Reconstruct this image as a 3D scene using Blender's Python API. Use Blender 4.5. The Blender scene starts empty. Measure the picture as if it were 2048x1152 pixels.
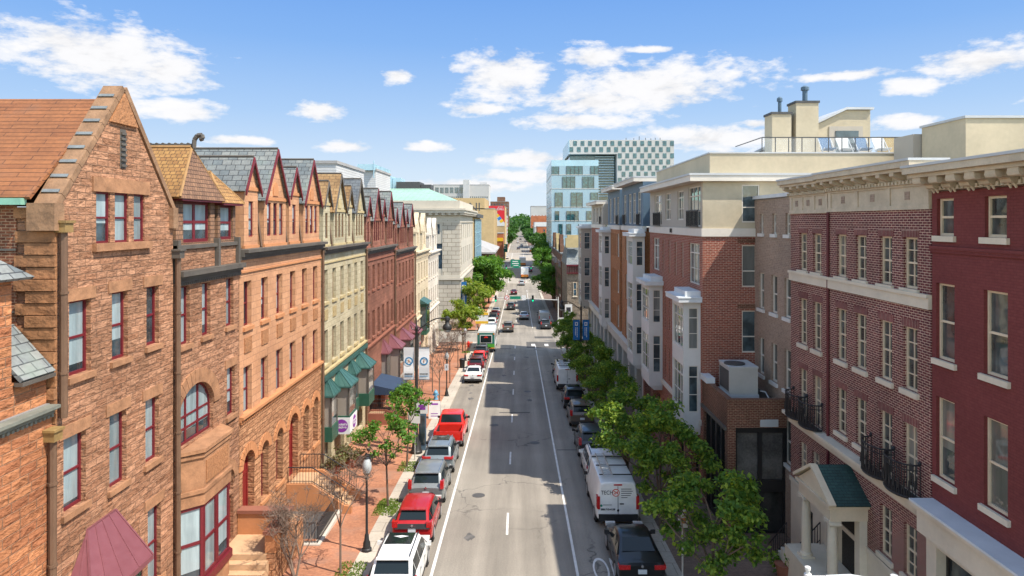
import bpy, math, random
from mathutils import Vector, Matrix, noise as mnoise
R = math.radians
C = bpy.context.scene.collection
F, CX, CY = 1365.0, 1038.0, 443.0        # the photograph's focal length and vanishing point, in its own pixels
XL, XA, XP = -12.7, 10.5, 13.3           # facade planes: left row, apartments, brick houses on the right

def dep(X, x): return X * F / (x - CX)             # distance along the street of a facade point seen at column x
def hgt(d, y): return (CY - y) * d / F             # its height relative to the eye

GP = [(-400, -13), (0, -14.1), (30, -15.7), (105, -19.68), (126, -20.3), (180, -22.0), (222, -23.0), (245, -22.6),
      (300, -20.3), (400, -19.3), (600, -18.8), (1000, -17.8), (1150, -17), (1700, 0), (2600, 14), (4200, 18), (9000, 18)]
def G(y):
    if y <= GP[0][0]: return GP[0][1]
    for (a, za), (b, zb) in zip(GP, GP[1:]):
        if y <= b: return za + (zb - za) * (y - a) / (b - a)
    return GP[-1][1]

# ------------------------------------------------------------------ materials
def nodes_of(name):
    m = bpy.data.materials.new(name); m.use_nodes = True
    nt = m.node_tree; b = nt.nodes['Principled BSDF']
    return m, nt, b
def N(nt, t, **k):
    n = nt.nodes.new(t)
    for a, v in k.items():
        if a in n.inputs.keys() if isinstance(a, str) and False else False: pass
        setattr(n, a, v)
    return n
def c4(c): return (c[0], c[1], c[2], 1)
def mix(nt, fac, a, b, blend='MIX'):
    n = nt.nodes.new('ShaderNodeMix'); n.data_type = 'RGBA'; n.blend_type = blend
    for idx, v in ((0, fac), (6, a), (7, b)):
        if isinstance(v, (int, float)): n.inputs[idx].default_value = v
        elif isinstance(v, tuple): n.inputs[idx].default_value = c4(v)
        else: nt.links.new(v, n.inputs[idx])
    return n.outputs[2]
def math_n(nt, op, a, b=None, c=None, clamp=False):
    n = nt.nodes.new('ShaderNodeMath'); n.operation = op; n.use_clamp = clamp
    for i, v in enumerate((a, b, c)):
        if v is None: continue
        if isinstance(v, (int, float)): n.inputs[i].default_value = v
        else: nt.links.new(v, n.inputs[i])
    return n.outputs[0]
def noise_n(nt, vec, scale, detail=3, rough=.55):
    n = nt.nodes.new('ShaderNodeTexNoise'); n.inputs['Scale'].default_value = scale
    n.inputs['Detail'].default_value = detail; n.inputs['Roughness'].default_value = rough
    if vec is not None: nt.links.new(vec, n.inputs['Vector'])
    return n
def ramp(nt, fac, stops):
    n = nt.nodes.new('ShaderNodeValToRGB'); e = n.color_ramp.elements
    while len(e) < len(stops): e.new(.5)
    for el, (p, c) in zip(e, stops):
        el.position = p; el.color = c4(c) if isinstance(c, tuple) else (c, c, c, 1)
    nt.links.new(fac, n.inputs[0]); return n.outputs[0]
def coords(nt, what='UV', scale=None):
    t = nt.nodes.new('ShaderNodeTexCoord')
    if scale is None: return t.outputs[what]
    m = nt.nodes.new('ShaderNodeMapping'); m.inputs['Scale'].default_value = scale
    nt.links.new(t.outputs[what], m.inputs[0]); return m.outputs[0]
def bump(nt, b, h, strength, dist):
    n = nt.nodes.new('ShaderNodeBump'); n.inputs['Strength'].default_value = strength
    n.inputs['Distance'].default_value = dist
    nt.links.new(h, n.inputs['Height']); nt.links.new(n.outputs[0], b.inputs['Normal'])

def plain(name, col, rough=.7, var=.18, scale=1.5, bmp=0.0, bs=30, metal=0.0, spec=.4):
    m, nt, b = nodes_of(name)
    g = coords(nt, 'Object')
    if var:
        n = noise_n(nt, g, scale, 5)
        n2 = noise_n(nt, g, scale * 9, 3)
        s = math_n(nt, 'ADD', math_n(nt, 'MULTIPLY', n.outputs[0], .7), math_n(nt, 'MULTIPLY', n2.outputs[0], .3))
        k = ramp(nt, s, [(.3, 1 - var), (.7, 1 + var)])
        nt.links.new(mix(nt, 1.0, col, k, 'MULTIPLY'), b.inputs['Base Color'])
        nt.links.new(ramp(nt, n2.outputs[0], [(.3, max(0, rough - .12)), (.7, min(1, rough + .12))]), b.inputs['Roughness'])
    else:
        b.inputs['Base Color'].default_value = c4(col); b.inputs['Roughness'].default_value = rough
    b.inputs['Metallic'].default_value = metal; b.inputs['Specular IOR Level'].default_value = spec
    if bmp: bump(nt, b, noise_n(nt, g, bs, 4).outputs[0], .6, bmp)
    return m

def masonry(name, c1, c2, mortar, bw=.22, bh=.075, ms=.010, var=.25, rock=0.0, rough=.85, stain=.25, offset=.5, patch=None, rot=False, msm=.1):
    """bricks or coursed stone in metres on the face-aligned UVs"""
    m, nt, b = nodes_of(name)
    uv = coords(nt, 'UV')
    # waver the courses slightly
    nz = noise_n(nt, uv, 1.1, 2)
    vm = nt.nodes.new('ShaderNodeVectorMath'); vm.operation = 'MULTIPLY_ADD'
    nt.links.new(nz.outputs[1], vm.inputs[0]); vm.inputs[1].default_value = (bh * .22, bh * .2, 0) if rock else (.006, .004, 0)
    nt.links.new(uv, vm.inputs[2])
    br = nt.nodes.new('ShaderNodeTexBrick'); br.offset = offset
    if rock: br.squash = 1.35; br.squash_frequency = 3
    nt.links.new(vm.outputs[0], br.inputs['Vector'])
    br.inputs['Color1'].default_value = c4(c1); br.inputs['Color2'].default_value = c4(c2)
    br.inputs['Mortar'].default_value = c4(mortar); br.inputs['Scale'].default_value = 1.0
    br.inputs['Brick Width'].default_value = bw; br.inputs['Row Height'].default_value = bh
    br.inputs['Mortar Size'].default_value = ms; br.inputs['Mortar Smooth'].default_value = .8 if rock else msm
    big = noise_n(nt, uv, .35, 4); fine = noise_n(nt, uv, 7.0, 4)
    k = ramp(nt, big.outputs[0], [(.3, 1 - stain), (.68, 1 + stain * .6)])
    k2 = ramp(nt, fine.outputs[0], [(.3, 1 - var), (.7, 1 + var)])
    col = mix(nt, 1.0, mix(nt, 1.0, br.outputs[0], k, 'MULTIPLY'), k2, 'MULTIPLY')
    if patch:
        pn = noise_n(nt, uv, .55, 5)
        col = mix(nt, ramp(nt, pn.outputs[0], [(.52, 0.0), (.66, .75)]), col, patch)
    nt.links.new(col, b.inputs['Base Color']); b.inputs['Roughness'].default_value = rough
    b.inputs['Specular IOR Level'].default_value = .25
    inv = math_n(nt, 'SUBTRACT', 1.0, br.outputs[1])
    if rock:
        st = nt.nodes.new('ShaderNodeMapping'); st.inputs['Scale'].default_value = (2.0, 4.2, 1); nt.links.new(uv, st.inputs[0])
        n3 = noise_n(nt, st.outputs[0], 1.0, 4, .6)
        h = math_n(nt, 'MULTIPLY', inv, math_n(nt, 'ADD', .35, math_n(nt, 'MULTIPLY', n3.outputs[0], 1.25)))
        # each stone its own depth
        h = math_n(nt, 'ADD', h, math_n(nt, 'MULTIPLY', br.outputs[0], .6))
        bump(nt, b, h, 1.0, rock)
    else:
        h = math_n(nt, 'ADD', inv, math_n(nt, 'MULTIPLY', fine.outputs[0], .4))
        bump(nt, b, h, .7, .012)
    return m

def glass(name, dark=(.02, .03, .035), blind=(.42, .47, .48), share=.8, tint=None, rough=.03):
    """a window pane: a blind or dim room behind reflective glass; each pane differs, the blind ends at its own height"""
    m, nt, b = nodes_of(name)
    t = nt.nodes.new('ShaderNodeTexCoord'); oi = nt.nodes.new('ShaderNodeObjectInfo')
    sp = nt.nodes.new('ShaderNodeSeparateXYZ'); nt.links.new(t.outputs['Generated'], sp.inputs[0])
    rnd = oi.outputs['Random']
    r2 = math_n(nt, 'FRACT', math_n(nt, 'MULTIPLY', rnd, 17.31))
    lvl = math_n(nt, 'SUBTRACT', math_n(nt, 'MULTIPLY', r2, .9), .45)         # blind bottom: often fully down
    down = math_n(nt, 'GREATER_THAN', sp.outputs[2], lvl)
    has = math_n(nt, 'LESS_THAN', rnd, share)
    wv = nt.nodes.new('ShaderNodeTexWave'); wv.bands_direction = 'Z'; wv.inputs['Scale'].default_value = 9
    wv.inputs['Distortion'].default_value = .4
    nt.links.new(t.outputs['Object'], wv.inputs['Vector'])
    bl = mix(nt, 1.0, blind, ramp(nt, wv.outputs[1], [(0, .8), (1, 1.05)]), 'MULTIPLY')
    bl = mix(nt, 1.0, bl, ramp(nt, r2, [(0, .6), (1, 1.1)]), 'MULTIPLY')
    rm = noise_n(nt, t.outputs['Object'], 1.2, 3)
    st = nt.nodes.new('ShaderNodeMapping'); st.inputs['Scale'].default_value = (2.6, 2.6, .35); nt.links.new(t.outputs['Object'], st.inputs[0]); fold = noise_n(nt, st.outputs[0], 1.0, 4)
    bl = mix(nt, 1.0, bl, ramp(nt, fold.outputs[0], [(.3, .62), (.68, 1.15)]), 'MULTIPLY')
    dk = mix(nt, ramp(nt, rm.outputs[0], [(.4, 0.0), (.7, 1.0)]), dark, tuple(min(1, c * 3.2) for c in dark))
    nt.links.new(mix(nt, math_n(nt, 'MULTIPLY', down, has), dk, bl), b.inputs['Base Color'])
    b.inputs['Roughness'].default_value = rough; b.inputs['Specular IOR Level'].default_value = .5
    b.inputs['IOR'].default_value = 1.5
    b.inputs['Coat Weight'].default_value = .6; b.inputs['Coat Roughness'].default_value = .02
    if tint: b.inputs['Coat Tint'].default_value = c4(tint)
    nn = noise_n(nt, t.outputs['Object'], .9, 2); bump(nt, b, nn.outputs[0], .25, .02)
    return m

def tiles(name, c1, c2, gap, w, h, bmp=.03, moss=None):
    m, nt, b = nodes_of(name)
    uv = coords(nt, 'UV')
    br = nt.nodes.new('ShaderNodeTexBrick'); nt.links.new(uv, br.inputs['Vector'])
    br.inputs['Color1'].default_value = c4(c1); br.inputs['Color2'].default_value = c4(c2); br.inputs['Mortar'].default_value = c4(gap)
    br.inputs['Scale'].default_value = 1; br.inputs['Brick Width'].default_value = w; br.inputs['Row Height'].default_value = h
    br.inputs['Mortar Size'].default_value = h * .07; br.inputs['Mortar Smooth'].default_value = .5
    br.inputs['Bias'].default_value = -.1
    n = noise_n(nt, uv, .8, 5); f = noise_n(nt, uv, 9, 3)
    col = mix(nt, 1, br.outputs[0], ramp(nt, n.outputs[0], [(.3, .72), (.7, 1.2)]), 'MULTIPLY')
    col = mix(nt, 1, col, ramp(nt, f.outputs[0], [(.3, .85), (.7, 1.15)]), 'MULTIPLY')
    if moss: col = mix(nt, ramp(nt, n.outputs[0], [(.55, 0.0), (.72, .8)]), col, moss)
    nt.links.new(col, b.inputs['Base Color']); b.inputs['Roughness'].default_value = .75
    sp = nt.nodes.new('ShaderNodeSeparateXYZ'); nt.links.new(uv, sp.inputs[0])
    saw = math_n(nt, 'SUBTRACT', 1.0, math_n(nt, 'FRACT', math_n(nt, 'DIVIDE', sp.outputs[1], h)))
    bump(nt, b, math_n(nt, 'SUBTRACT', saw, br.outputs[1]), .8, bmp)
    return m

def leaf_mat(name, c1, c2, c3):
    m, nt, b = nodes_of(name)
    g = nt.nodes.new('ShaderNodeNewGeometry')
    o = coords(nt, 'Object'); n = noise_n(nt, o, .9, 2)
    s = math_n(nt, 'ADD', math_n(nt, 'MULTIPLY', g.outputs['Random Per Island'], .6), math_n(nt, 'MULTIPLY', n.outputs[0], .4))
    col = ramp(nt, s, [(.15, c1), (.5, c2), (.85, c3)])
    nt.links.new(col, b.inputs['Base Color']); b.inputs['Roughness'].default_value = .55
    b.inputs['Specular IOR Level'].default_value = .3
    tr = nt.nodes.new('ShaderNodeBsdfTranslucent'); nt.links.new(mix(nt, 1, col, (1.25, 1.2, .55), 'MULTIPLY'), tr.inputs[0])
    mx = nt.nodes.new('ShaderNodeMixShader'); mx.inputs[0].default_value = .5
    nt.links.new(b.outputs[0], mx.inputs[1]); nt.links.new(tr.outputs[0], mx.inputs[2])
    nt.links.new(mx.outputs[0], nt.nodes['Material Output'].inputs[0])
    return m

def paint(name, col, metal=.0):
    m, nt, b = nodes_of(name)
    o = coords(nt, 'Object'); n = noise_n(nt, o, 2.2, 4)
    nt.links.new(mix(nt, 1, col, ramp(nt, n.outputs[0], [(.3, .9), (.7, 1.06)]), 'MULTIPLY'), b.inputs['Base Color'])
    b.inputs['Roughness'].default_value = .38; b.inputs['Metallic'].default_value = metal
    b.inputs['Coat Weight'].default_value = .5; b.inputs['Coat Roughness'].default_value = .05; b.inputs['Specular IOR Level'].default_value = .3
    return m

# ------------------------------------------------------------------ mesh building
OFF = {}
class MB:
    def __init__(s): s.v = []; s.f = []; s.mi = []; s.cur = 0
    def poly(s, pts):
        i = len(s.v); s.v += [tuple(p) for p in pts]; s.f.append(tuple(range(i, i + len(pts)))); s.mi.append(s.cur)
    def box(s, x0, x1, y0, y1, z0, z1):
        x0, x1 = min(x0, x1), max(x0, x1); y0, y1 = min(y0, y1), max(y0, y1); z0, z1 = min(z0, z1), max(z0, z1)
        i = len(s.v)
        s.v += [(x0, y0, z0), (x1, y0, z0), (x1, y1, z0), (x0, y1, z0), (x0, y0, z1), (x1, y0, z1), (x1, y1, z1), (x0, y1, z1)]
        for q in ((3, 2, 1, 0), (4, 5, 6, 7), (0, 1, 5, 4), (1, 2, 6, 5), (2, 3, 7, 6), (3, 0, 4, 7)):
            s.f.append(tuple(i + k for k in q)); s.mi.append(s.cur)
    def fbox(s, fr, u0, u1, v0, v1, w0, w1):
        a = fr(u0, v0, w0); b = fr(u1, v1, w1)
        if fr.axis: s.box(a[0], b[0], a[1], b[1], a[2], b[2]); return
        c = [fr(u, v, w) for w in (w0, w1) for v in (v0, v1) for u in (u0, u1)]
        for q in ((0, 1, 3, 2), (5, 4, 6, 7), (4, 0, 2, 6), (1, 5, 7, 3), (2, 3, 7, 6), (4, 5, 1, 0)): s.poly([c[k] for k in q])
    def tube(s, p0, p1, r0, r1=None, n=8, cap=True):
        r1 = r0 if r1 is None else r1
        p0 = Vector(p0); p1 = Vector(p1); a = p1 - p0
        if a.length < 1e-6: return
        a.normalize(); t = a.orthogonal().normalized(); b = a.cross(t)
        i = len(s.v)
        for p, r in ((p0, r0), (p1, r1)):
            for k in range(n):
                th = 2 * math.pi * k / n; s.v.append(tuple(p + (t * math.cos(th) + b * math.sin(th)) * r))
        for k in range(n):
            j = (k + 1) % n; s.f.append((i + k, i + j, i + n + j, i + n + k)); s.mi.append(s.cur)
        if cap:
            s.f.append(tuple(i + k for k in range(n - 1, -1, -1))); s.f.append(tuple(i + n + k for k in range(n))); s.mi += [s.cur] * 2
    def path(s, pts, r, n=6):
        for a, b in zip(pts, pts[1:]): s.tube(a, b, r, r, n)
    def lathe(s, c, prof, n=14):
        """prof: (radius, height) pairs round the vertical through c"""
        i = len(s.v); m = len(prof)
        for r, h in prof:
            for k in range(n):
                th = 2 * math.pi * k / n; s.v.append((c[0] + r * math.cos(th), c[1] + r * math.sin(th), c[2] + h))
        for j in range(m - 1):
            for k in range(n):
                q = (k + 1) % n; s.f.append((i + j * n + k, i + j * n + q, i + (j + 1) * n + q, i + (j + 1) * n + k)); s.mi.append(s.cur)
        s.f.append(tuple(i + k for k in range(n - 1, -1, -1))); s.f.append(tuple(i + (m - 1) * n + k for k in range(n))); s.mi += [s.cur] * 2
    def prism(s, a, b):
        """two matching outlines joined into a solid"""
        n = len(a); s.poly(list(reversed(a))); s.poly(b)
        for k in range(n):
            j = (k + 1) % n; s.poly([a[k], a[j], b[j], b[k]])
    def build(s, name, mat, parent=None, loc=None, smooth=None):
        off = OFF.get(parent.name, Vector()) if parent else Vector(loc or (0, 0, 0))
        me = bpy.data.meshes.new(name)
        me.from_pydata([(p[0] - off[0], p[1] - off[1], p[2] - off[2]) for p in s.v], [], s.f)
        mats = mat if isinstance(mat, (list, tuple)) else [mat]
        for m in mats: me.materials.append(m)
        if len(mats) > 1: me.polygons.foreach_set('material_index', s.mi)
        uvl = me.uv_layers.new(name='UVMap'); data = [0.0] * (2 * len(me.loops)); vs = s.v
        for p in me.polygons:
            n = p.normal
            if abs(n.z) > .995: u = (1, 0, 0); w = (0, 1, 0)
            else:
                l = math.hypot(n.x, n.y); u = (-n.y / l, n.x / l, 0)
                w = (n.y * u[2] - n.z * u[1], n.z * u[0] - n.x * u[2], n.x * u[1] - n.y * u[0])
            for li, vi in zip(p.loop_indices, p.vertices):
                q = vs[vi]
                data[2 * li] = q[0] * u[0] + q[1] * u[1] + q[2] * u[2]; data[2 * li + 1] = q[0] * w[0] + q[1] * w[1] + q[2] * w[2]
        uvl.data.foreach_set('uv', data)
        if smooth:
            me.polygons.foreach_set('use_smooth', [True] * len(me.polygons)); me.set_sharp_from_angle(angle=R(smooth))
        o = bpy.data.objects.new(name, me); C.objects.link(o)
        if parent: o.parent = parent
        else: o.location = off
        OFF[o.name] = Vector(off)
        return o

class Fr:
    """a wall's own axes: u along it, v up, w out of it"""
    def __init__(s, o, u, n): s.o = Vector(o); s.u = Vector(u); s.n = Vector(n); s.axis = max(abs(c) for c in s.u) > .999
    def __call__(s, u, v, w): p = s.o + s.u * u + s.n * w; return (p.x, p.y, p.z + v)
def left_face(X=XL): return Fr((X, 0, 0), (0, 1, 0), (1, 0, 0))
def right_face(X): return Fr((X, 0, 0), (0, 1, 0), (-1, 0, 0))
def near_face(Y): return Fr((0, Y, 0), (1, 0, 0), (0, -1, 0))

def tag(o, label=None, cat=None, group=None, kind=None):
    if label: o['label'] = label
    if cat: o['category'] = cat
    if group: o['group'] = group
    if kind: o['kind'] = kind
    return o
def thing(name, label, cat, loc=(0, 0, 0), group=None, rz=0, local=False):
    o = bpy.data.objects.new(name, None); o.empty_display_size = .3; C.objects.link(o); o.location = loc; o.rotation_euler.z = rz
    OFF[o.name] = Vector((0, 0, 0)) if local else Vector(loc)
    return tag(o, label, cat, group)
def copy_tree(o, parent=None):
    c = o.copy(); C.objects.link(c)
    if parent: c.parent = parent
    for ch in list(o.children): copy_tree(ch, c)
    return c

def arch_pts(u0, u1, v1, rise, n=10):
    uc = (u0 + u1) / 2; h = (u1 - u0) / 2; vs = v1 - rise
    return [(uc - h * math.cos(math.pi * k / n), vs + rise * math.sin(math.pi * k / n)) for k in range(n + 1)]

def wall_grid(mb, fr, u0, u1, v0, v1, ops, depth=.3):
    """a wall face with real openings; ops: dicts with u0 u1 v0 v1 and optional arch (rise)"""
    us = sorted({round(x, 4) for x in [u0, u1] + [o[k] for o in ops for k in ('u0', 'u1')] if u0 - 1e-6 <= x <= u1 + 1e-6})
    vs = sorted({round(x, 4) for x in [v0, v1] + [o[k] for o in ops for k in ('v0', 'v1')] if v0 - 1e-6 <= x <= v1 + 1e-6})
    for va, vb in zip(vs, vs[1:]):
        run = None
        for ua, ub in list(zip(us, us[1:])) + [(None, None)]:
            hole = ua is None or any(o['u0'] < (ua + ub) / 2 < o['u1'] and o['v0'] < (va + vb) / 2 < o['v1'] for o in ops)
            if hole:
                if run: mb.poly([fr(run[0], va, 0), fr(run[1], va, 0), fr(run[1], vb, 0), fr(run[0], vb, 0)]); run = None
            else: run = (run[0], ub) if run else (ua, ub)
    for o in ops:
        a, b, c, d = o['u0'], o['u1'], o['v0'], o['v1']; dp = o.get('depth', depth); rise = o.get('arch', 0)
        if o.get('noreveal'): continue
        out = [(a, d), (a, c), (b, c), (b, d)]
        if rise:
            ap = arch_pts(a, b, d, rise); uc = (a + b) / 2; h = len(ap) // 2
            for half, cu in ((ap[:h + 1], a), (ap[h:], b)):
                for p, q in zip(half, half[1:]): mb.poly([fr(cu, d, 0), fr(p[0], p[1], 0), fr(q[0], q[1], 0)])
            out = [(a, c), (b, c)] + list(reversed(ap))
        n = len(out)
        for k in range(n):
            p, q = out[k], out[(k + 1) % n]
            mb.poly([fr(p[0], p[1], 0), fr(q[0], q[1], 0), fr(q[0], q[1], -dp), fr(p[0], p[1], -dp)])

def window(th, fr, o, fm, pm, depth=.3, sill=None, lintel=None, name='window'):
    """frame with sashes or a grid, a pane behind it, and a sill; one part per window"""
    a, b, c, d = o['u0'], o['u1'], o['v0'], o['v1']; rise = o.get('arch', 0); dp = o.get('depth', depth)
    t = o.get('t', .07); w0, w1 = -dp + .005, -dp + .09
    f = MB()
    vs = d - rise if rise else d
    f.fbox(fr, a, a + t, c, vs, w0, w1); f.fbox(fr, b - t, b, c, vs, w0, w1); f.fbox(fr, a + t, b - t, c, c + t * 1.2, w0, w1)
    if rise:
        ap = arch_pts(a, b, d, rise); uc = (a + b) / 2; ip = [(uc + (u - uc) * (1 - 2 * t / (b - a)), vs + (v - vs) * (1 - t / rise)) for u, v in ap]
        for k in range(len(ap) - 1):
            q = [ap[k], ap[k + 1], ip[k + 1], ip[k]]
            f.prism([fr(u, v, w0) for u, v in q], [fr(u, v, w1) for u, v in q])
    else: f.fbox(fr, a + t, b - t, d - t, d, w0, w1)
    s = o.get('style', 'sash')
    m = t * .5; w2 = w1 - .025
    def vbar(u, lo, hi, r=m): f.fbox(fr, u - r, u + r, lo, hi, w0, w2)
    def hbar(v, r=m, e=0): f.fbox(fr, a + t, b - t, v - r, v + r, w0, w2 + e)
    if s == 'sash': hbar(c + (vs - c) * o.get('mid', .5), m, .012)
    elif s == 'double': vbar((a + b) / 2, c + t, d - t, t * .8); hbar(c + (d - c) * .5, m, -.004)
    elif s == 'grid':
        hbar(c + (d - c) * .5, m, .012)
        for k in range(1, o.get('nx', 2)): vbar(a + (b - a) * k / o.get('nx', 2), c + t, d - t, .018)
        for k in range(1, o.get('ny', 4)):
            if k * 2 != o.get('ny', 4): hbar(c + (d - c) * k / o.get('ny', 4), .018, -.004)
    elif s == 'tall':       # transom lights over tall sashes
        hbar(c + (d - c) * .76, m * 1.1, .01); n = o.get('nx', 3)
        for k in range(1, n): vbar(a + (b - a) * k / n, c + t, d - t, .03)
        hbar(c + (d - c) * .38, .02, -.004)
    elif s == 'arch3':
        for k in (1, 2): vbar(a + (b - a) * k / 3, c + t, vs + rise * .9, t * .9)
        hbar(c + (vs - c) * .55, t * .6, -.004); hbar(vs, t * .5, .004)
    elif s == 'door': hbar(c + (vs - c) * .8, t); vbar((a + b) / 2, c + t, vs, .02)
    W = f.build(name, fm, th)
    p = MB(); e = t * .6
    if rise: p.poly([fr(a + e, c + e, -dp + .03), fr(b - e, c + e, -dp + .03)] + [fr(u, v, -dp + .03) for u, v in reversed(ip)])
    else: p.poly([fr(a + e, c + e, -dp + .03), fr(b - e, c + e, -dp + .03), fr(b - e, d - e, -dp + .03), fr(a + e, d - e, -dp + .03)])
    p.build('pane', pm, W)
    if sill:
        q = MB(); q.fbox(fr, a - .12, b + .12, c - .18, c - .003, -dp * .8, .1); q.build('sill', sill, W)
    if lintel:
        q = MB(); q.fbox(fr, a - .2, b + .2, d + .003, d + .36, -.1, .035); q.build('lintel', lintel, W)
    return W

def shell(th, fr, u0, u1, v0, v1, back, ops, mat, depth=.3, roof=None, name='wall', side_mat=None):
    """a building's body: a front with openings, two sides, a back and a roof sheet"""
    e = .004
    mb = MB(); wall_grid(mb, fr, u0 + e, u1 - e, v0, v1, ops, depth)
    for u in (u0 + e, u1 - e): mb.poly([fr(u, v0, 0), fr(u, v0, -back), fr(u, v1, -back), fr(u, v1, 0)])
    mb.poly([fr(u0 + e, v0, -back), fr(u1 - e, v0, -back), fr(u1 - e, v1, -back), fr(u0 + e, v1, -back)])
    # a dark room behind so no light leaks through the openings
    mb.poly([fr(u0 + e, v0, -depth - .06), fr(u1 - e, v0, -depth - .06), fr(u1 - e, v1, -depth - .06), fr(u0 + e, v1, -depth - .06)])
    w = mb.build(name, mat, th)
    if roof:
        r = MB(); r.fbox(fr, u0 + e, u1 - e, v1 + .002, v1 + .06, -back, -.05); r.build('roof', roof, th)
    return w
def pix_op(X, xa, xb, yt, yb, **k):
    """an opening measured on the photograph, on the facade plane X"""
    a, b = sorted((dep(X, xa), dep(X, xb))); d = (a + b) / 2
    return dict(u0=a, u1=b, v0=hgt(d, yb), v1=hgt(d, yt), **k)
M = {}
# ------------------------------------------------------------------ the ground
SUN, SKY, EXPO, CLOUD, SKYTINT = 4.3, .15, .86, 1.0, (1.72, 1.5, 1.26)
def ys(a, b, st=3.0):
    n = max(1, int((b - a) / st)); return [a + (b - a) * k / n for k in range(n + 1)]
def strip(name, xa, xb, ya, yb, lift, mat, side=0.0, kind='structure', step=3.0, parent=None):
    """a sheet that follows the street's slope, optionally with a raised kerb face"""
    mb = MB(); Y = ys(ya, yb, step)
    for p, q in zip(Y, Y[1:]):
        mb.poly([(xa, p, G(p) + lift), (xb, p, G(p) + lift), (xb, q, G(q) + lift), (xa, q, G(q) + lift)])
        if side:
            for x in (xa, xb): mb.poly([(x, p, G(p) + lift - side), (x, q, G(q) + lift - side), (x, q, G(q) + lift), (x, p, G(p) + lift)])
    if side:
        for y in (ya, yb): mb.poly([(xa, y, G(y) + lift - side), (xb, y, G(y) + lift - side), (xb, y, G(y) + lift), (xa, y, G(y) + lift)])
    o = mb.build(name, mat, parent)
    if kind and not parent: tag(o, kind=kind)
    return o

def asphalt(name, base):
    m, nt, b = nodes_of(name); uv = coords(nt, 'UV')
    sp = nt.nodes.new('ShaderNodeSeparateXYZ'); nt.links.new(uv, sp.inputs[0])
    mp = nt.nodes.new('ShaderNodeMapping'); mp.inputs['Scale'].default_value = (1.1, .05, 1); nt.links.new(uv, mp.inputs[0])
    st = noise_n(nt, mp.outputs[0], 1.0, 5, .65)              # long wear streaks
    big = noise_n(nt, uv, .16, 5); fine = noise_n(nt, uv, 14, 3); gr = noise_n(nt, uv, 60, 2)
    # wheel tracks: two polished bands in each lane
    tr = math_n(nt, 'SINE', math_n(nt, 'MULTIPLY', math_n(nt, 'ADD', sp.outputs[0], .6), 3.87))
    col = mix(nt, 1, base, ramp(nt, st.outputs[0], [(.3, .80), (.7, 1.16)]), 'MULTIPLY')
    col = mix(nt, 1, col, ramp(nt, big.outputs[0], [(.3, .82), (.7, 1.14)]), 'MULTIPLY')
    col = mix(nt, 1, col, ramp(nt, tr, [(0.0, .93), (1.0, 1.06)]), 'MULTIPLY')
    col = mix(nt, 1, col, ramp(nt, fine.outputs[0], [(.3, .86), (.7, 1.12)]), 'MULTIPLY')
    col = mix(nt, 1, col, ramp(nt, gr.outputs[0], [(.3, .8), (.7, 1.2)]), 'MULTIPLY')
    vo = nt.nodes.new('ShaderNodeTexVoronoi'); vo.feature = 'DISTANCE_TO_EDGE'; vo.inputs['Scale'].default_value = .22
    wp = noise_n(nt, uv, 1.3, 5); vm = nt.nodes.new('ShaderNodeVectorMath'); vm.operation = 'MULTIPLY_ADD'
    nt.links.new(wp.outputs[1], vm.inputs[0]); vm.inputs[1].default_value = (1.4, 1.4, 0); nt.links.new(uv, vm.inputs[2]); nt.links.new(vm.outputs[0], vo.inputs['Vector'])
    cm = noise_n(nt, uv, .09, 2)
    ck = math_n(nt, 'MULTIPLY', ramp(nt, vo.outputs['Distance'], [(.0, 1.0), (.012, 0.0)]), ramp(nt, cm.outputs[0], [(.48, 0.0), (.6, .7)]))
    col = mix(nt, ck, col, (.035, .034, .034))
    nt.links.new(col, b.inputs['Base Color']); b.inputs['Roughness'].default_value = .82; b.inputs['Specular IOR Level'].default_value = .3
    bump(nt, b, gr.outputs[0], .35, .006)
    return m
M['asphalt'] = asphalt('worn_grey_asphalt', (.25, .222, .184))
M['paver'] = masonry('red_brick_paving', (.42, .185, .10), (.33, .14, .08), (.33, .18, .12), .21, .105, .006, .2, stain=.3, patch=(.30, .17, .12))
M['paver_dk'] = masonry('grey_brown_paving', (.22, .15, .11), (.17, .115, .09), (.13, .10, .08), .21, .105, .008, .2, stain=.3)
M['slab'] = masonry('concrete_slab_paving', (.44, .39, .32), (.40, .355, .295), (.25, .22, .18), 1.4, 1.2, .02, .1, stain=.18)
M['line'] = plain('worn_white_road_paint', (.62, .60, .56), .7, .25, 2.5)
M['earth'] = plain('summer_ground', (.075, .085, .045), .95, .3, .05)
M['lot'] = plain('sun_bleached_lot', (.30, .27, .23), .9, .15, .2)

mb = MB(); Y = [-400, -100] + ys(-40, 320, 6) + ys(340, 1150, 40) + ys(1200, 2600, 100) + [4200, 9000]
Xs = [-6000, -600, -60, 60, 600, 6000]
for p, q in zip(Y, Y[1:]):
    for a, b in zip(Xs, Xs[1:]): mb.poly([(a, p, G(p) - .03), (b, p, G(p) - .03), (b, q, G(q) - .03), (a, q, G(q) - .03)])
tag(mb.build('ground', M['earth']), kind='structure')
strip('road', -6.45, 6.5, -20, 1150, 0, M['asphalt'])
for nm, ya, yb, x0, x1 in (('cross_street', 112.5, 126.5, -90, 90), ('far_cross_street', 232, 247, -120, 120)):
    mb = MB()
    for a, b in ((x0, -6.45), (6.5, x1)): mb.poly([(a, ya, G(ya)), (b, ya, G(ya)), (b, yb, G(yb)), (a, yb, G(yb))])
    tag(mb.build(nm, M['asphalt']), kind='structure')
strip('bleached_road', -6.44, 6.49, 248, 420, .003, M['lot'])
strip('far_plaza', -40, -6.45, 252, 420, .02, M['lot']); strip('far_plaza', 6.5, 12, 252, 420, .02, M['lot'])
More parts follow.
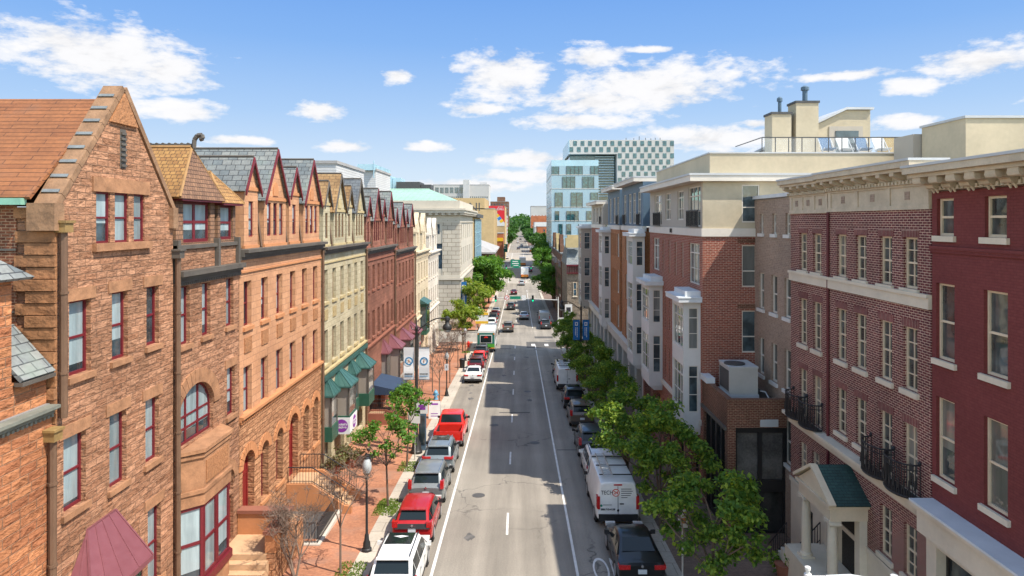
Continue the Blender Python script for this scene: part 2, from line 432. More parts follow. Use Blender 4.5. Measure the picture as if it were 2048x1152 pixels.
for ya, yb in ((-20, 112), (127, 231), (248, 252), (420, 900)):
    strip('pavement', -14, -7.55, ya, yb, .15, M['paver'])
    strip('kerb_strip', -7.55, -6.45, ya, yb, .152, M['slab'], .15)
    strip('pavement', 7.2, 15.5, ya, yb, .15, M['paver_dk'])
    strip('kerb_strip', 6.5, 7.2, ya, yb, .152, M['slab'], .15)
# painted markings
for ya, yb in ((-20, 108.5), (131, 228), (250, 420)):
    strip('road_marking', -3.97, -3.83, ya, yb, .004, M['line']); strip('road_marking', 2.55, 2.67, ya, yb, .004, M['line'])
y = -.8
while y < 226:
    if not 106 < y < 131: strip('road_marking', -.67, -.55, y, y + 3.0, .004, M['line'], step=3.1)
    y += 11.85
M['line_faded'] = plain('faded_road_paint', (.34, .32, .29), .8, .35, 1.5)
strip('road_marking', -1.2, 2.5, 104.9, 105.3, .004, M['line_faded'])
for x in (2.0, 4.1): strip('road_marking', x, x + .6, 108.4, 110.6, .006, M['line'])
M['asphalt_dk'] = asphalt('dark_asphalt_patch', (.085, .08, .075))
for x0, x1, ya, yb in ((1.2, 6.3, 106.5, 113.0), (2.7, 5.8, 117, 119.4), (-3.5, -1.2, 104, 106), (-1.8, 1.0, 62, 62.35), (2.8, 5.9, 50, 50.2)):
    strip('asphalt_patch', x0, x1, ya, yb, .003, M['asphalt_dk'])

def text_mesh(s, size, depth=.004, align='CENTER', bold=0.0, sp=1.0):
    cu = bpy.data.curves.new('lettering', 'FONT'); cu.body = s; cu.size = size; cu.extrude = depth; cu.align_x = align; cu.align_y = 'CENTER'; cu.offset = bold; cu.space_line = sp
    t = bpy.data.objects.new('lettering', cu); C.objects.link(t); bpy.context.view_layer.update()
    me = bpy.data.meshes.new_from_object(t.evaluated_get(bpy.context.evaluated_depsgraph_get())); bpy.data.objects.remove(t)
    return me
def text_at(s, size, mat, origin, ud, vd, parent=None, depth=.004, bold=0.0, sx=1.0, sy=1.0, name='lettering', sp=1.0):
    """letters as a thin mesh: ud is the reading direction, vd the up direction of the letters"""
    me = text_mesh(s, size, depth, bold=bold, sp=sp); me.name = name
    u = Vector(ud).normalized(); v = Vector(vd).normalized(); n = u.cross(v)
    off = OFF.get(parent.name, Vector()) if parent else Vector(origin); o3 = Vector(origin) - off
    for vt in me.vertices: c = vt.co.copy(); vt.co = o3 + u * (c.x * sx) + v * (c.y * sy) + n * c.z
    me.materials.clear(); me.materials.append(mat)
    ob = bpy.data.objects.new(name, me); C.objects.link(ob)
    if parent: ob.parent = parent
    else: ob.location = off
    return ob
tx = text_at('ONLY', 1.0, M['line'], (4.65, 30.7, G(30.7) + .006), (1, 0, 0), (0, 1, (G(33) - G(29)) / 4), sx=1.0, sy=3.6, depth=.001, bold=-.012); tx.name = 'road_marking'; tag(tx, kind='structure')

M['cast_iron'] = plain('worn_iron_cover', (.075, .07, .065), .6, .25, 6, .004, 40); M['stain'] = plain('oil_stained_asphalt', (.105, .098, .09), .75, .5, 2.5)
for lab, x, y in (('round iron cover in the left lane nearest the eye', -2.4, 40.5), ('round iron cover in the right lane before the shade', 1.2, 52.0), ('round iron cover in the left lane near the pickup', -2.1, 57.5), ('round iron cover in the shaded right lane', .9, 72), ('round iron cover near the stop line', -.9, 99)):
    mb = MB(); z = G(y) + .004; sl = (G(y + 1) - G(y - 1)) / 2; n = 20
    ring_ = [(x + .38 * math.cos(6.283 * k / n), y + .38 * math.sin(6.283 * k / n)) for k in range(n)]
    mb.prism([(a, b, z + (b - y) * sl) for a, b in ring_], [(a, b, z + .012 + (b - y) * sl) for a, b in ring_]); tag(mb.build('manhole_cover', M['cast_iron'], None, (x, y, G(y))), lab, 'manhole cover', 'iron covers in the roadway')
rs = random.Random(4)
for k in range(16):
    x = rs.choice([-5.2, 5.0, -5.4, -2.2, 1.1]) + rs.uniform(-.4, .4); y = rs.uniform(26, 100); mb = MB(); n = 16; r0 = rs.uniform(.12, .4); q = [(x + r0 * rs.uniform(.5, 1.2) * math.cos(6.283 * j / n), y + 1.8 * r0 * rs.uniform(.5, 1.2) * math.sin(6.283 * j / n)) for j in range(n)]
    mb.poly([(a, b, G(b) + .0035) for a, b in q]); tag(mb.build('road_stain', M['stain']), kind='structure')
# ------------------------------------------------------------------ materials of the place

M['stone_red'] = masonry('rock_faced_red_sandstone', (.41, .212, .122), (.275, .13, .07), (.35, .205, .13), .52, .215, .013, .22, rock=.12, stain=.26, patch=(.24, .125, .07))
M['stone_rose'] = masonry('rock_faced_rose_sandstone', (.45, .19, .085), (.32, .12, .055), (.46, .27, .17), .60, .26, .014, .2, rock=.12, stain=.22)
M['ashlar_orange'] = masonry('smooth_orange_sandstone', (.54, .285, .155), (.455, .23, .12), (.34, .18, .105), .75, .32, .012, .12, stain=.2, patch=(.42, .21, .115))
M['rust_orange'] = masonry('coursed_orange_sandstone', (.46, .235, .12), (.36, .17, .085), (.28, .14, .07), .62, .25, .018, .2, rock=.11, stain=.22)
M['ashlar_tan'] = masonry('buff_sandstone', (.47, .41, .275), (.41, .355, .23), (.31, .255, .16), .75, .32, .012, .14, stain=.25, patch=(.36, .29, .16))
M['ashlar_brown'] = masonry('weathered_brownstone', (.265, .115, .075), (.21, .088, .058), (.15, .065, .045), .75, .32, .012, .2, stain=.35, patch=(.17, .075, .05))
M['brick_brown'] = masonry('dark_common_brick', (.25, .085, .04), (.15, .05, .028), (.34, .2, .12), .24, .085, .014, .3, stain=.3)
M['cream'] = masonry('cream_painted_stone', (.62, .52, .36), (.58, .48, .33), (.46, .38, .26), .8, .34, .01, .1, stain=.15)
M['white_stone'] = masonry('pale_stone', (.62, .56, .47), (.58, .52, .44), (.48, .42, .35), .8, .34, .01, .1, stain=.15)
M['limestone'] = masonry('grey_limestone_blocks', (.46, .41, .33), (.42, .37, .30), (.20, .17, .13), 1.6, .8, .045, .1, stain=.15)
M['limestone_plain'] = plain('dressed_limestone', (.46, .415, .34), .85, .12, .3)
M['trim_red'] = plain('sandstone_trim', (.31, .155, .078), .9, .38, 1.8, .04, 5)
M['trim_orange'] = plain('dressed_orange_sandstone', (.46, .20, .085), .85, .15, 1.0, .012, 8)
M['trim_tan'] = plain('dressed_buff_stone', (.42, .33, .17), .85, .15, 1.0)
M['trim_brown'] = plain('dressed_brownstone', (.24, .09, .055), .85, .2, 1.0)
M['carved'] = plain('carved_sandstone', (.33, .15, .065), .9, .3, 9, .09, 9)
M['carved_tan'] = plain('carved_buff_stone', (.36, .27, .13), .9, .3, 9, .09, 9)
M['maroon'] = plain('maroon_gloss_paint', (.135, .014, .020), .45, .15, 2)
M['maroon_dk'] = plain('dark_maroon_paint', (.10, .012, .018), .45, .15, 2)
M['mauve_metal'] = plain('mauve_standing_seam_metal', (.175, .058, .068), .42, .12, .6, spec=.6)
M['green_metal'] = plain('verdigris_green_sheet_metal', (.032, .095, .082), .42, .2, .7, spec=.6)
M['green_panel'] = plain('dark_green_painted_panel', (.022, .085, .055), .45, .15, 2)
M['gutter'] = plain('dark_bronze_gutter', (.095, .082, .068), .6, .3, 1.5)
M['pipe'] = plain('brown_downpipe_paint', (.13, .075, .045), .6, .2, 2)
M['copper'] = plain('verdigris_copper', (.20, .40, .30), .6, .25, 1.5)
M['slate'] = tiles('grey_slates', (.13, .15, .155), (.21, .215, .20), (.05, .055, .06), .45, .30, .025, moss=(.17, .20, .17))
M['slate_dk'] = tiles('dark_slates', (.085, .10, .115), (.14, .15, .155), (.04, .04, .045), .45, .28, .02)
M['slate_tan'] = tiles('ochre_slates', (.34, .21, .09), (.25, .14, .055), (.12, .065, .03), .42, .26, .02)
M['tile_orange'] = tiles('ochre_clay_tiles', (.36, .195, .06), (.26, .125, .038), (.10, .05, .02), .22, .20, .06, moss=(.24, .13, .05))
M['tile_hung'] = tiles('brown_hung_tiles', (.22, .115, .06), (.15, .075, .04), (.05, .025, .015), .20, .17, .05)
M['shingle'] = tiles('russet_wood_shingles', (.245, .092, .03), (.19, .066, .021), (.09, .032, .012), 1.4, .19, .03, moss=(.155, .068, .032))
M['pane_l'] = glass('blind_lined_glass', blind=(.36, .45, .47), share=.9)
M['pane_dk'] = glass('dim_glass', blind=(.30, .28, .25), share=.35)
M['door_red'] = plain('maroon_door_paint', (.20, .02, .018), .45, .15, 1.5)
M['iron'] = plain('black_ironwork', (.018, .018, .02), .5, .2, 3)
M['asphalt_roof'] = plain('grey_roof_felt', (.20, .19, .18), .9, .2, .5)
M['wood_win'] = plain('brown_window_frame', (.17, .09, .045), .6, .2, 2)
M['taupe'] = plain('taupe_shade_panel', (.27, .235, .20), .6, .08, 1)
M['terracotta'] = plain('terracotta_ridge', (.27, .15, .055), .7, .2, 3)
M['stone_step'] = plain('worn_sandstone_steps', (.46, .29, .165), .9, .2, 1.2, .01, 12)
M['conc'] = plain('pale_concrete', (.47, .43, .37), .9, .15, .8, .005, 40)

LF = left_face()
M['rough_block'] = plain('rough_quoin_blocks', (.27, .125, .055), .95, .4, 2.5, .14, 3.2); M['hopper'] = plain('dull_ochre_rain_hopper', (.25, .16, .06), .6, .35, 4); M['ledge_lead'] = plain('grey_green_ledge_lead', (.16, .165, .135), .75, .3, 1.5); M['coping'] = plain('lichened_brown_coping', (.235, .135, .075), .95, .4, 2.2, .05, 5); M['flash_blue'] = plain('weathered_lead_strips', (.15, .165, .17), .75, .3, 3)
def gable_front(mb, fr, uc, hw, vs, vp, w0, w1):
    mb.prism([fr(uc - hw, vs, w0), fr(uc + hw, vs, w0), fr(uc, vp, w0)], [fr(uc - hw, vs, w1), fr(uc + hw, vs, w1), fr(uc, vp, w1)])
def roof_slab(mb, pts, th=.09):
    a = [Vector(p) for p in pts]; n = (a[1] - a[0]).cross(a[2] - a[0]).normalized()
    if n.z < 0: n = -n
    mb.prism([tuple(p) for p in a], [tuple(p + n * th) for p in a])

def dormer(th, fr, uc, hw, v0, vs, vp, wf, back, wins, wallm, roofm, trim, fm, pm, boards, arch_panel=False):
    """stone wall dormer: gabled front, cheeks, two roof slopes running back, verge boards and windows"""
    f2 = Fr(fr(0, 0, wf), fr.u, fr.n)
    mb = MB(); wall_grid(mb, f2, uc - hw, uc + hw, v0, vs, wins, .15)
    gable_front(mb, f2, uc, hw, vs + .002, vp, -.18, -.001)
    for s in (-1, 1): mb.fbox(f2, uc + s * hw - s * .003, uc + s * (hw - .2), v0, vs, -back, -.012)
    mb.poly([f2(uc - hw, v0, -.32), f2(uc + hw, v0, -.32), f2(uc + hw, vs, -.32), f2(uc - hw, vs, -.32)])
    d = mb.build('dormer', wallm, th)
    t = MB(); t.fbox(f2, uc - hw - .05, uc + hw + .05, v0 - .02, v0 + .14, -.05, .07)
    t.fbox(f2, uc - hw - .03, uc + hw + .03, vs - .12, vs + .06, -.05, .06)
    if arch_panel:
        ap = arch_pts(uc - .36, uc + .36, vs + .85, .36); q = [(uc - .36, vs + .14), (uc + .36, vs + .14)] + list(reversed(ap))
        t.prism([f2(u, v, -.02) for u, v in q], [f2(u, v, .05) for u, v in q])
    t.build('dormer_moulding', trim, d)
    r = MB(); ov = .14; k = (vp - vs) / hw
    for s in (-1, 1):
        roof_slab(r, [f2(uc, vp + .02, ov), f2(uc + s * (hw + ov), vs - ov * k + .02, ov), f2(uc + s * (hw + ov), vs - ov * k + .02, -back), f2(uc, vp + .02, -back)])
    r.build('dormer_roof', roofm, d)
    rc = MB(); rc.tube(f2(uc, vp + .13, ov), f2(uc, vp + .13, -back), .07, n=6); rc.build('ridge', M['gutter'], d)
    b = MB()
    for s in (-1, 1):
        p0 = Vector(f2(uc, vp + .10, 0)); p1 = Vector(f2(uc + s * (hw + ov), vs - ov * k + .10, 0)); dn = Vector((0, 0, -.26))
        b.prism([tuple(p + fr.n * (ov + .003)) for p in (p0, p1, p1 + dn, p0 + dn)], [tuple(p + fr.n * (ov + .07)) for p in (p0, p1, p1 + dn, p0 + dn)])
    b.build('bargeboard', boards, d)
    for o in wins: window(th, f2, o, fm, pm, .15)

def cornice(th, fr, u0, u1, v, mat, steps, name='cornice', dent=None, e=.003):
    mb = MB(); vv = v
    for h, w in steps: mb.fbox(fr, u0 + e, u1 - e, vv + .001, vv + h, -.2, w); vv += h
    if dent:
        sp, wd, h, w, dv = dent; n = int((u1 - u0) / sp)
        for k in range(n):
            u = u0 + (k + .5) * (u1 - u0) / n; mb.fbox(fr, u - wd / 2, u + wd / 2, v + dv, v + dv + h, 0, w)
    return mb.build(name, mat, th)
def downpipe(th, x, y, z0, z1, r=.08, mat=None, hopper=True):
    mb = MB(); mb.tube((x, y, z0), (x, y, z1), r, n=8)
    z = z0 + 1.2
    while z < z1: mb.tube((x, y, z), (x, y, z + .07), r * 1.25, n=8); z += 2.2
    p = mb.build('downpipe', mat or M['pipe'], th)
    if hopper:
        h = MB(); h.box(x - .16, x + .16, y - .17, y + .17, z1, z1 + .26); h.box(x - .2, x + .2, y - .21, y + .21, z1 + .262, z1 + .33); h.build('rain_hopper', M['hopper'] if hopper == 2 else M['gutter'], p)

# ------------------------------------------------------------------ house at the frame edge, lower than its neighbour
y0, y1 = 11.0, 18.55
g = G(15)
th = thing('stone_house', 'low rose sandstone house with slate mansard below the brick party wall at the photo edge', 'house', (XL, (y0 + y1) / 2, g), 'sandstone houses in the row')
zc = -5.0
ops = [dict(u0=15.6, u1=16.7, v0=-9.3, v1=-6.6), dict(u0=13.0, u1=14.1, v0=-9.3, v1=-6.6)]
shell(th, LF, y0, y1, g - .5, zc, 10, ops, M['stone_rose'], roof=M['asphalt_roof'])
for o in ops: window(th, LF, o, M['maroon'], M['pane_l'], sill=M['trim_red'])
cornice(th, LF, y0, y1, zc - .2, M['ledge_lead'], [(.08, .08), (.07, .14), (.09, .25)], 'gutter', (.16, .08, .08, .09, -.09))
mb = MB(); mb.fbox(LF, y0, y1, zc + .045, zc + .9, -.6, -.15); mb.build('parapet', M['stone_rose'], th)
r = MB()
for ua, ub in ((y0, 14.88), (17.3, y1 - .01)): roof_slab(r, [LF(ua, zc + .9, .05), LF(ub, zc + .9, .05), LF(ub, zc + 2.15, -1.1), LF(ua, zc + 2.15, -1.1)])
roof_slab(r, [LF(y0, zc + 2.15, -1.1), LF(y1 - .01, zc + 2.15, -1.1), LF(y1 - .01, zc + 2.4, -9), LF(y0, zc + 2.4, -9)])
r.build('mansard_roof', M['slate'], th)
mb = MB(); mb.fbox(LF, 17.3, y1, zc + .80, zc + .9, -.1, .12); mb.build('eave_gutter', M['gutter'], th)
f2 = Fr((XL - .15, 0, 0), (0, 1, 0), (1, 0, 0))
o = dict(u0=15.35, u1=16.45, v0=-3.9, v1=-2.0)
mb = MB(); wall_grid(mb, f2, 14.9, 17.28, zc + .32, -1.5, [o], .3)
for u in (14.9, 17.08): mb.fbox(f2, u, u + .2, zc + .32, -1.5, -2.5, -.006)
d = mb.build('dormer', M['stone_rose'], th)
r = MB(); ap = f2(16.1, -.3, -.9)
for q in ([(14.6, .3), (17.6, .3)], [(17.6, .3), (17.6, -3.2)], [(14.6, -3.2), (14.6, .3)]):
    roof_slab(r, [f2(q[0][0], -1.48, q[0][1]), f2(q[1][0], -1.48, q[1][1]), ap])
r.build('dormer_roof', M['slate'], d)
window(th, f2, o, M['maroon'], M['pane_l'])
downpipe(th, XL + .14, 18.38, g, zc - .9, .1, M['pipe'], 2)

# ------------------------------------------------------------------ tall gabled sandstone house
y0, y1 = 18.7, 25.05; g = G(22); zs = .25
th = thing('gabled_house', 'tall rock faced sandstone house with steep stone gable and orange shingle roof', 'house', (XL, 21.9, g), 'sandstone houses in the row')
A = [pix_op(XL, 138, 182, 600, 748), pix_op(XL, 224, 256, 583, 718), pix_op(XL, 293, 318, 572, 690),
     pix_op(XL, 127, 172, 868, 1016), pix_op(XL, 219, 253, 824, 970), pix_op(XL, 291, 318, 795, 922)]
Gw = [dict(u0=20.5, u1=21.2, v0=-.66, v1=.9, t=.055), dict(u0=21.45, u1=22.2, v0=-.66, v1=.9, t=.055), dict(u0=22.5, u1=23.15, v0=-.66, v1=.9, t=.055)]
A.append(dict(u0=23.35, u1=24.2, v0=-12.6, v1=-9.9)); A.append(dict(u0=23.3, u1=24.3, v0=-15.2, v1=-12.9, style='door'))
shell(th, LF, y0, y1, g - .5, zs, 11, A + [dict(o, noreveal=1) for o in Gw], M['stone_red'], .24)
for o in A: window(th, LF, o, M['maroon'], M['pane_l'], .24, sill=M['trim_red'], lintel=M['trim_red'], name='door' if o.get('style') == 'door' else 'window')
# the gable: built round the heads of its three lights
mb = MB(); vp = 4.15; uc = (y0 + y1) / 2; hw = (y1 - y0) / 2
def at_v(v): return hw * (1 - (v - zs) / (vp - zs))
h = at_v(.95)
wall_grid(mb, LF, uc - h, uc + h, zs + .001, .95, Gw, .15)
for s in (-1, 1):
    mb.prism([LF(uc + s * h, zs, 0), LF(uc + s * hw, zs, 0), LF(uc + s * h, .95, 0)], [LF(uc + s * h, zs, -.5), LF(uc + s * hw, zs, -.5), LF(uc + s * h, .95, -.5)])
mb.prism([LF(uc - h, .951, 0), LF(uc + h, .951, 0), LF(uc, vp, 0)], [LF(uc - h, .951, -.5), LF(uc + h, .951, -.5), LF(uc, vp, -.5)])
ga = mb.build('gable', M['stone_red'], th)
strips = []; cp = MB()       # coping stones up both rakes
for s in (-1, 1):
    n = 9
    for k in range(n):
        t0, t1 = k / n, (k + .97) / n
        p = [Vector(LF(uc + s * (hw + .1) * (1 - t), zs + (vp + .1 - zs) * t, 0)) for t in (t0, t1)]
        nn = Vector((0, s * (vp - zs), hw)).normalized()
        e = .14; a = [p[0] - nn * .05, p[1] - nn * .05, p[1] + nn * e, p[0] + nn * e]
        cp.prism([tuple(q + Vector((.07, 0, 0))) for q in a], [tuple(q - Vector((.55, 0, 0))) for q in a])
        fl = MB()
        if s < 0 and k: fl.prism([tuple(q + Vector((-.02, 0, .02))) for q in (p[0] + nn * .142, p[0] + nn * .142 + (p[1] - p[0]) * .2, p[0] + nn * .165 + (p[1] - p[0]) * .2, p[0] + nn * .165)], [tuple(q - Vector((.5, 0, -.02))) for q in (p[0] + nn * .142, p[0] + nn * .142 + (p[1] - p[0]) * .2, p[0] + nn * .165 + (p[1] - p[0]) * .2, p[0] + nn * .165)]); strips.append(fl)
for s in (-1, 1): cp.box(XL - .6, XL + .16, uc + s * hw - .28, uc + s * hw + .28 - (.15 if s < 0 else .2), zs - .5, zs + .25)
cp.build('coping', M['coping'], ga); [f_.build('flashing_strip', M['flash_blue'], ga) for f_ in strips]
pk = MB(); pk.prism([LF(uc - .75, vp - 1.05, 0), LF(uc + .75, vp - 1.05, 0), LF(uc, vp - .05, 0)], [LF(uc - .75, vp - 1.05, .09), LF(uc + .75, vp - 1.05, .09), LF(uc, vp - .05, .09)])
pk.build('carved_peak', M['carved'], ga)
v = MB()
for k in range(7): v.fbox(LF, uc - .13, uc + .13, 1.75 + k * .17, 1.83 + k * .17, .004, .06)
v.fbox(LF, uc - .16, uc + .16, 1.7, 2.95, .001, .012); v.build('louvre', M['gutter'], ga)
for o in Gw: window(th, LF, o, M['maroon'], M['pane_l'], .15)
sl = MB(); sl.fbox(LF, 20.3, 23.4, -.9, -.663, -.3, .14); sl.build('window_ledge', M['trim_red'], th)
ln = MB(); ln.fbox(LF, 20.3, 23.4, .905, 1.35, -.1, .05); ln.build('window_head', M['trim_red'], th)
r = MB(); zr = 3.85
roof_slab(r, [(XL - .5, y0 - .25, zs + .35), (XL - .5, uc, zr), (XL - 14, uc, zr), (XL - 14, y0 - .25, zs + .35)])
roof_slab(r, [(XL - .5, y1 + .1, zs + .3), (XL - .5, uc, zr), (XL - 14, uc, zr), (XL - 14, y1 + .1, zs + .3)])
rf = r.build('roof', M['shingle'], th)
mb = MB(); mb.box(XL - 14, XL - .65, y0 - .42, y0 - .2, zs + .2, zs + .38); mb.build('eave_gutter', M['copper'], rf)
mb = MB(); mb.box(XL - 14, XL - 1.05, y0 - .03, y0 - .002, g, zs + .3); mb.build('side_wall', M['brick_brown'], th)
q = MB()
z = -7.5; k = 0
while z < zs - .1:
    q.box(XL - (1.05 if k % 2 else .75), XL + .05, y0 - .09 - .03 * (k % 3), y0 - .002, z, z + .30); z += .33; k += 1
q.build('quoins', M['rough_block'], th)
for z in (-.8, -2.5, -3.8): 
    mb = MB(); mb.box(XL - 14, XL - 1.05, y0 - .07, y0 - .032, z, z + .06); mb.build('string_course', M['gutter'], th)
downpipe(th, XL + .17, 18.78, -5.4, zs - .55, .1, M['pipe'], 2)
# shop bay with a seamed metal roof at the foot
bx = MB(); zb = -10.4
bx.box(XL, XL + .7, 18.95, 21.75, g, zb - .35)
by = bx.build('shop_bay', M['maroon'], th)
r = MB()
a = [(XL + .02, 20.05, zb + 1.35), (XL + .02, 21.45, zb + 1.35)]; b_ = [(XL + .92, 18.8, zb - .3), (XL + .92, 21.95, zb - .3)]; c_ = [(XL + .02, 18.8, zb - .3), (XL + .02, 21.95, zb - .3)]
r.poly([b_[0], b_[1], a[1], a[0]]); r.poly([c_[0], b_[0], a[0]]); r.poly([b_[1], c_[1], a[1]])
for k in range(1, 4):
    t = k / 4; p = Vector(a[0]).lerp(Vector(a[1]), t); q_ = Vector(b_[0]).lerp(Vector(b_[1]), t); r.tube(p, q_, .028, n=4)
r.tube(a[0], b_[0], .035, n=4); r.tube(a[1], b_[1], .035, n=4); r.tube(a[0], a[1], .035, n=4)
r.tube(a[0], Vector(c_[0]).lerp(Vector(b_[0]), .5), .028, n=4)
r.box(XL, XL + .94, 18.78, 21.97, zb - .46, zb - .301); r.build('bay_roof', M['mauve_metal'], by)
mb = MB()
for k in range(2): mb.box(XL + .702, XL + .72, 19.1 + k * 1.35, 20.3 + k * 1.35, g + .9, zb - .6)
mb.build('bay_window', M['pane_dk'], by)

# ------------------------------------------------------------------ house with the round-arched window and tiled turret dormer
y0, y1 = 25.15, 30.95; g = G(28); zc = -2.0
th = thing('arched_house', 'sandstone house with a round arched window, carved bay and ochre tiled dormer', 'house', (XL, 28, g), 'sandstone houses in the row')
B = [pix_op(XL, 358, 380, 572, 690), pix_op(XL, 404, 421, 565, 671), pix_op(XL, 452, 467, 556, 652),
     dict(u0=25.35, u1=28.35, v0=-8.55, v1=-6.35, arch=1.15, style='arch3'), pix_op(XL, 454, 470, 733, 830),
     dict(u0=29.35, u1=30.35, v0=-11.9, v1=-10.85, arch=.5, style='none'), dict(u0=29.35, u1=30.35, v0=-14.1, v1=-12.05, style='door')]
shell(th, LF, y0, y1, g - .5, zc, 11, B, M['stone_red'], .24, roof=M['asphalt_roof'])
for o in B: window(th, LF, o, M['door_red'] if o.get('style') == 'door' else M['maroon'], M['door_red'] if o.get('style') == 'door' else M['pane_l'], .24,
                   sill=None if o.get('style') in ('door', 'none', 'arch3') else M['trim_red'], lintel=M['trim_red'] if 'style' not in o else None, name='door' if o.get('style') == 'door' else 'window')
n = 17       # arch voussoirs
for o, ro in ((B[3], .55), (B[5], .4)):
    av = MB()
    c = (o['u0'] + o['u1']) / 2; rx = (o['u1'] - o['u0']) / 2; vs = o['v1'] - o['arch']
    for k in range(n):
        t0, t1 = math.pi * (k + .04) / n, math.pi * (k + .96) / n
        q = [(c - math.cos(t) * (rx + e), vs + math.sin(t) * (o['arch'] + e)) for t, e in ((t0, .0), (t1, .0), (t1, ro), (t0, ro))]
        av.prism([LF(max(y0 + .01, u), v, -.1) for u, v in q], [LF(max(y0 + .01, u), v, .06) for u, v in q])
    av.build('arch_ring', M['trim_red'], th)
cornice(th, LF, y0, y1, zc - .3, M['gutter'], [(.12, .1), (.12, .2), (.2, .34)], 'gutter', (.16, .08, .10, .12, -.11))
# carved two-storey bay
def canted(mb, y0, y1, p, z0, z1, X=XL, c=.7):
    a = [(X, y0, z0), (X + p, y0 + c, z0), (X + p, y1 - c, z0), (X, y1, z0)]; mb.prism(a, [(x, y, z1) for x, y, _ in a])
by = MB(); canted(by, 25.3, 29.0, .7, -10.2, -8.75); bay = by.build('bay', M['trim_red'], th)
cv = MB(); cv.box(XL + .7, XL + .74, 26.15, 28.1, -10.0, -9.15); cv.prism([(XL + .07, 28.94, -10.0), (XL + .62, 28.4, -10.0), (XL + .62, 28.4, -9.15), (XL + .07, 28.94, -9.15)], [(XL + .10, 28.97, -10.0), (XL + .65, 28.43, -10.0), (XL + .65, 28.43, -9.15), (XL + .10, 28.97, -9.15)])
cv.build('carved_panel', M['carved'], bay)
ml = MB()
for z, p in ((-8.75, .12), (-8.95, .06), (-10.28, .1), (-10.75, .05)): canted(ml, 25.3 - p, 29.0 + p, .7 + p, z, z + .14 if z > -10.5 else z + .46)
ml.build('bay_moulding', M['trim_red'], bay)
fm = MB(); bz0, bz1 = -13.6, -10.76
ca = [(XL, 25.3), (XL + .7, 26.0), (XL + .7, 28.3), (XL, 29.0)]
for (xa, ya), (xb, yb) in zip(ca, ca[1:]):
    L = math.hypot(xb - xa, yb - ya); fr = Fr((xa, ya, 0), ((xb - xa) / L, (yb - ya) / L, 0), ((yb - ya) / L, -(xb - xa) / L, 0))
    n = 2 if L > 1.5 else 1
    for k in range(n): 
        o = dict(u0=k * L / n + .01, u1=(k + 1) * L / n - .01, v0=bz0, v1=bz1, t=.12)
        window(th, fr, o, M['maroon'], M['pane_l'], .1, name='bay_window')
lo = MB(); canted(lo, 25.2, 29.1, .78, bz0 - .3, bz0 - .002); lo.build('bay_sill', M['maroon'], bay)
lo = MB(); canted(lo, 25.3, 29.0, .68, g - .3, bz0 - .302); lo.build('bay_base', M['trim_red'], bay)
# attic: stone parapet, tile-hung bay dormer under a hipped tile roof
pa = MB()
for a, b in ((25.3, 28.6), (28.9, 30.9)): pa.fbox(LF, a, b, zc + .15, zc + .95, -.4, -.05)
pa.build('parapet', M['stone_red'], th)
pc = MB()
for a, b in ((25.25, 28.65), (28.88, 30.9)): pc.fbox(LF, a, b, zc + .952, zc + 1.1, -.45, .05)
for u in (25.35, 28.75, 30.8): pc.fbox(LF, u - .1, u + .1, zc + .14, zc + 1.3, -.2, .1)
pc.build('parapet_cap', M['gutter'], th)
ma = MB(); roof_slab(ma, [LF(y0, zc + .2, -.3), LF(y1, zc + .2, -.3), LF(y1, 1.6, -1.5), LF(y0, 1.6, -1.5)]); roof_slab(ma, [LF(y0, 1.6, -1.5), LF(y1, 1.6, -1.5), LF(y1, 1.9, -10), LF(y0, 1.9, -10)])
ma.build('mansard_roof', M['slate_dk'], th)
f2 = Fr((XL - .12, 0, 0), (0, 1, 0), (1, 0, 0))
w1 = dict(u0=26.05, u1=28.35, v0=-.82, v1=.78, t=.11, style='double'); w2 = dict(u0=29.3, u1=30.6, v0=-.78, v1=.7, t=.1)
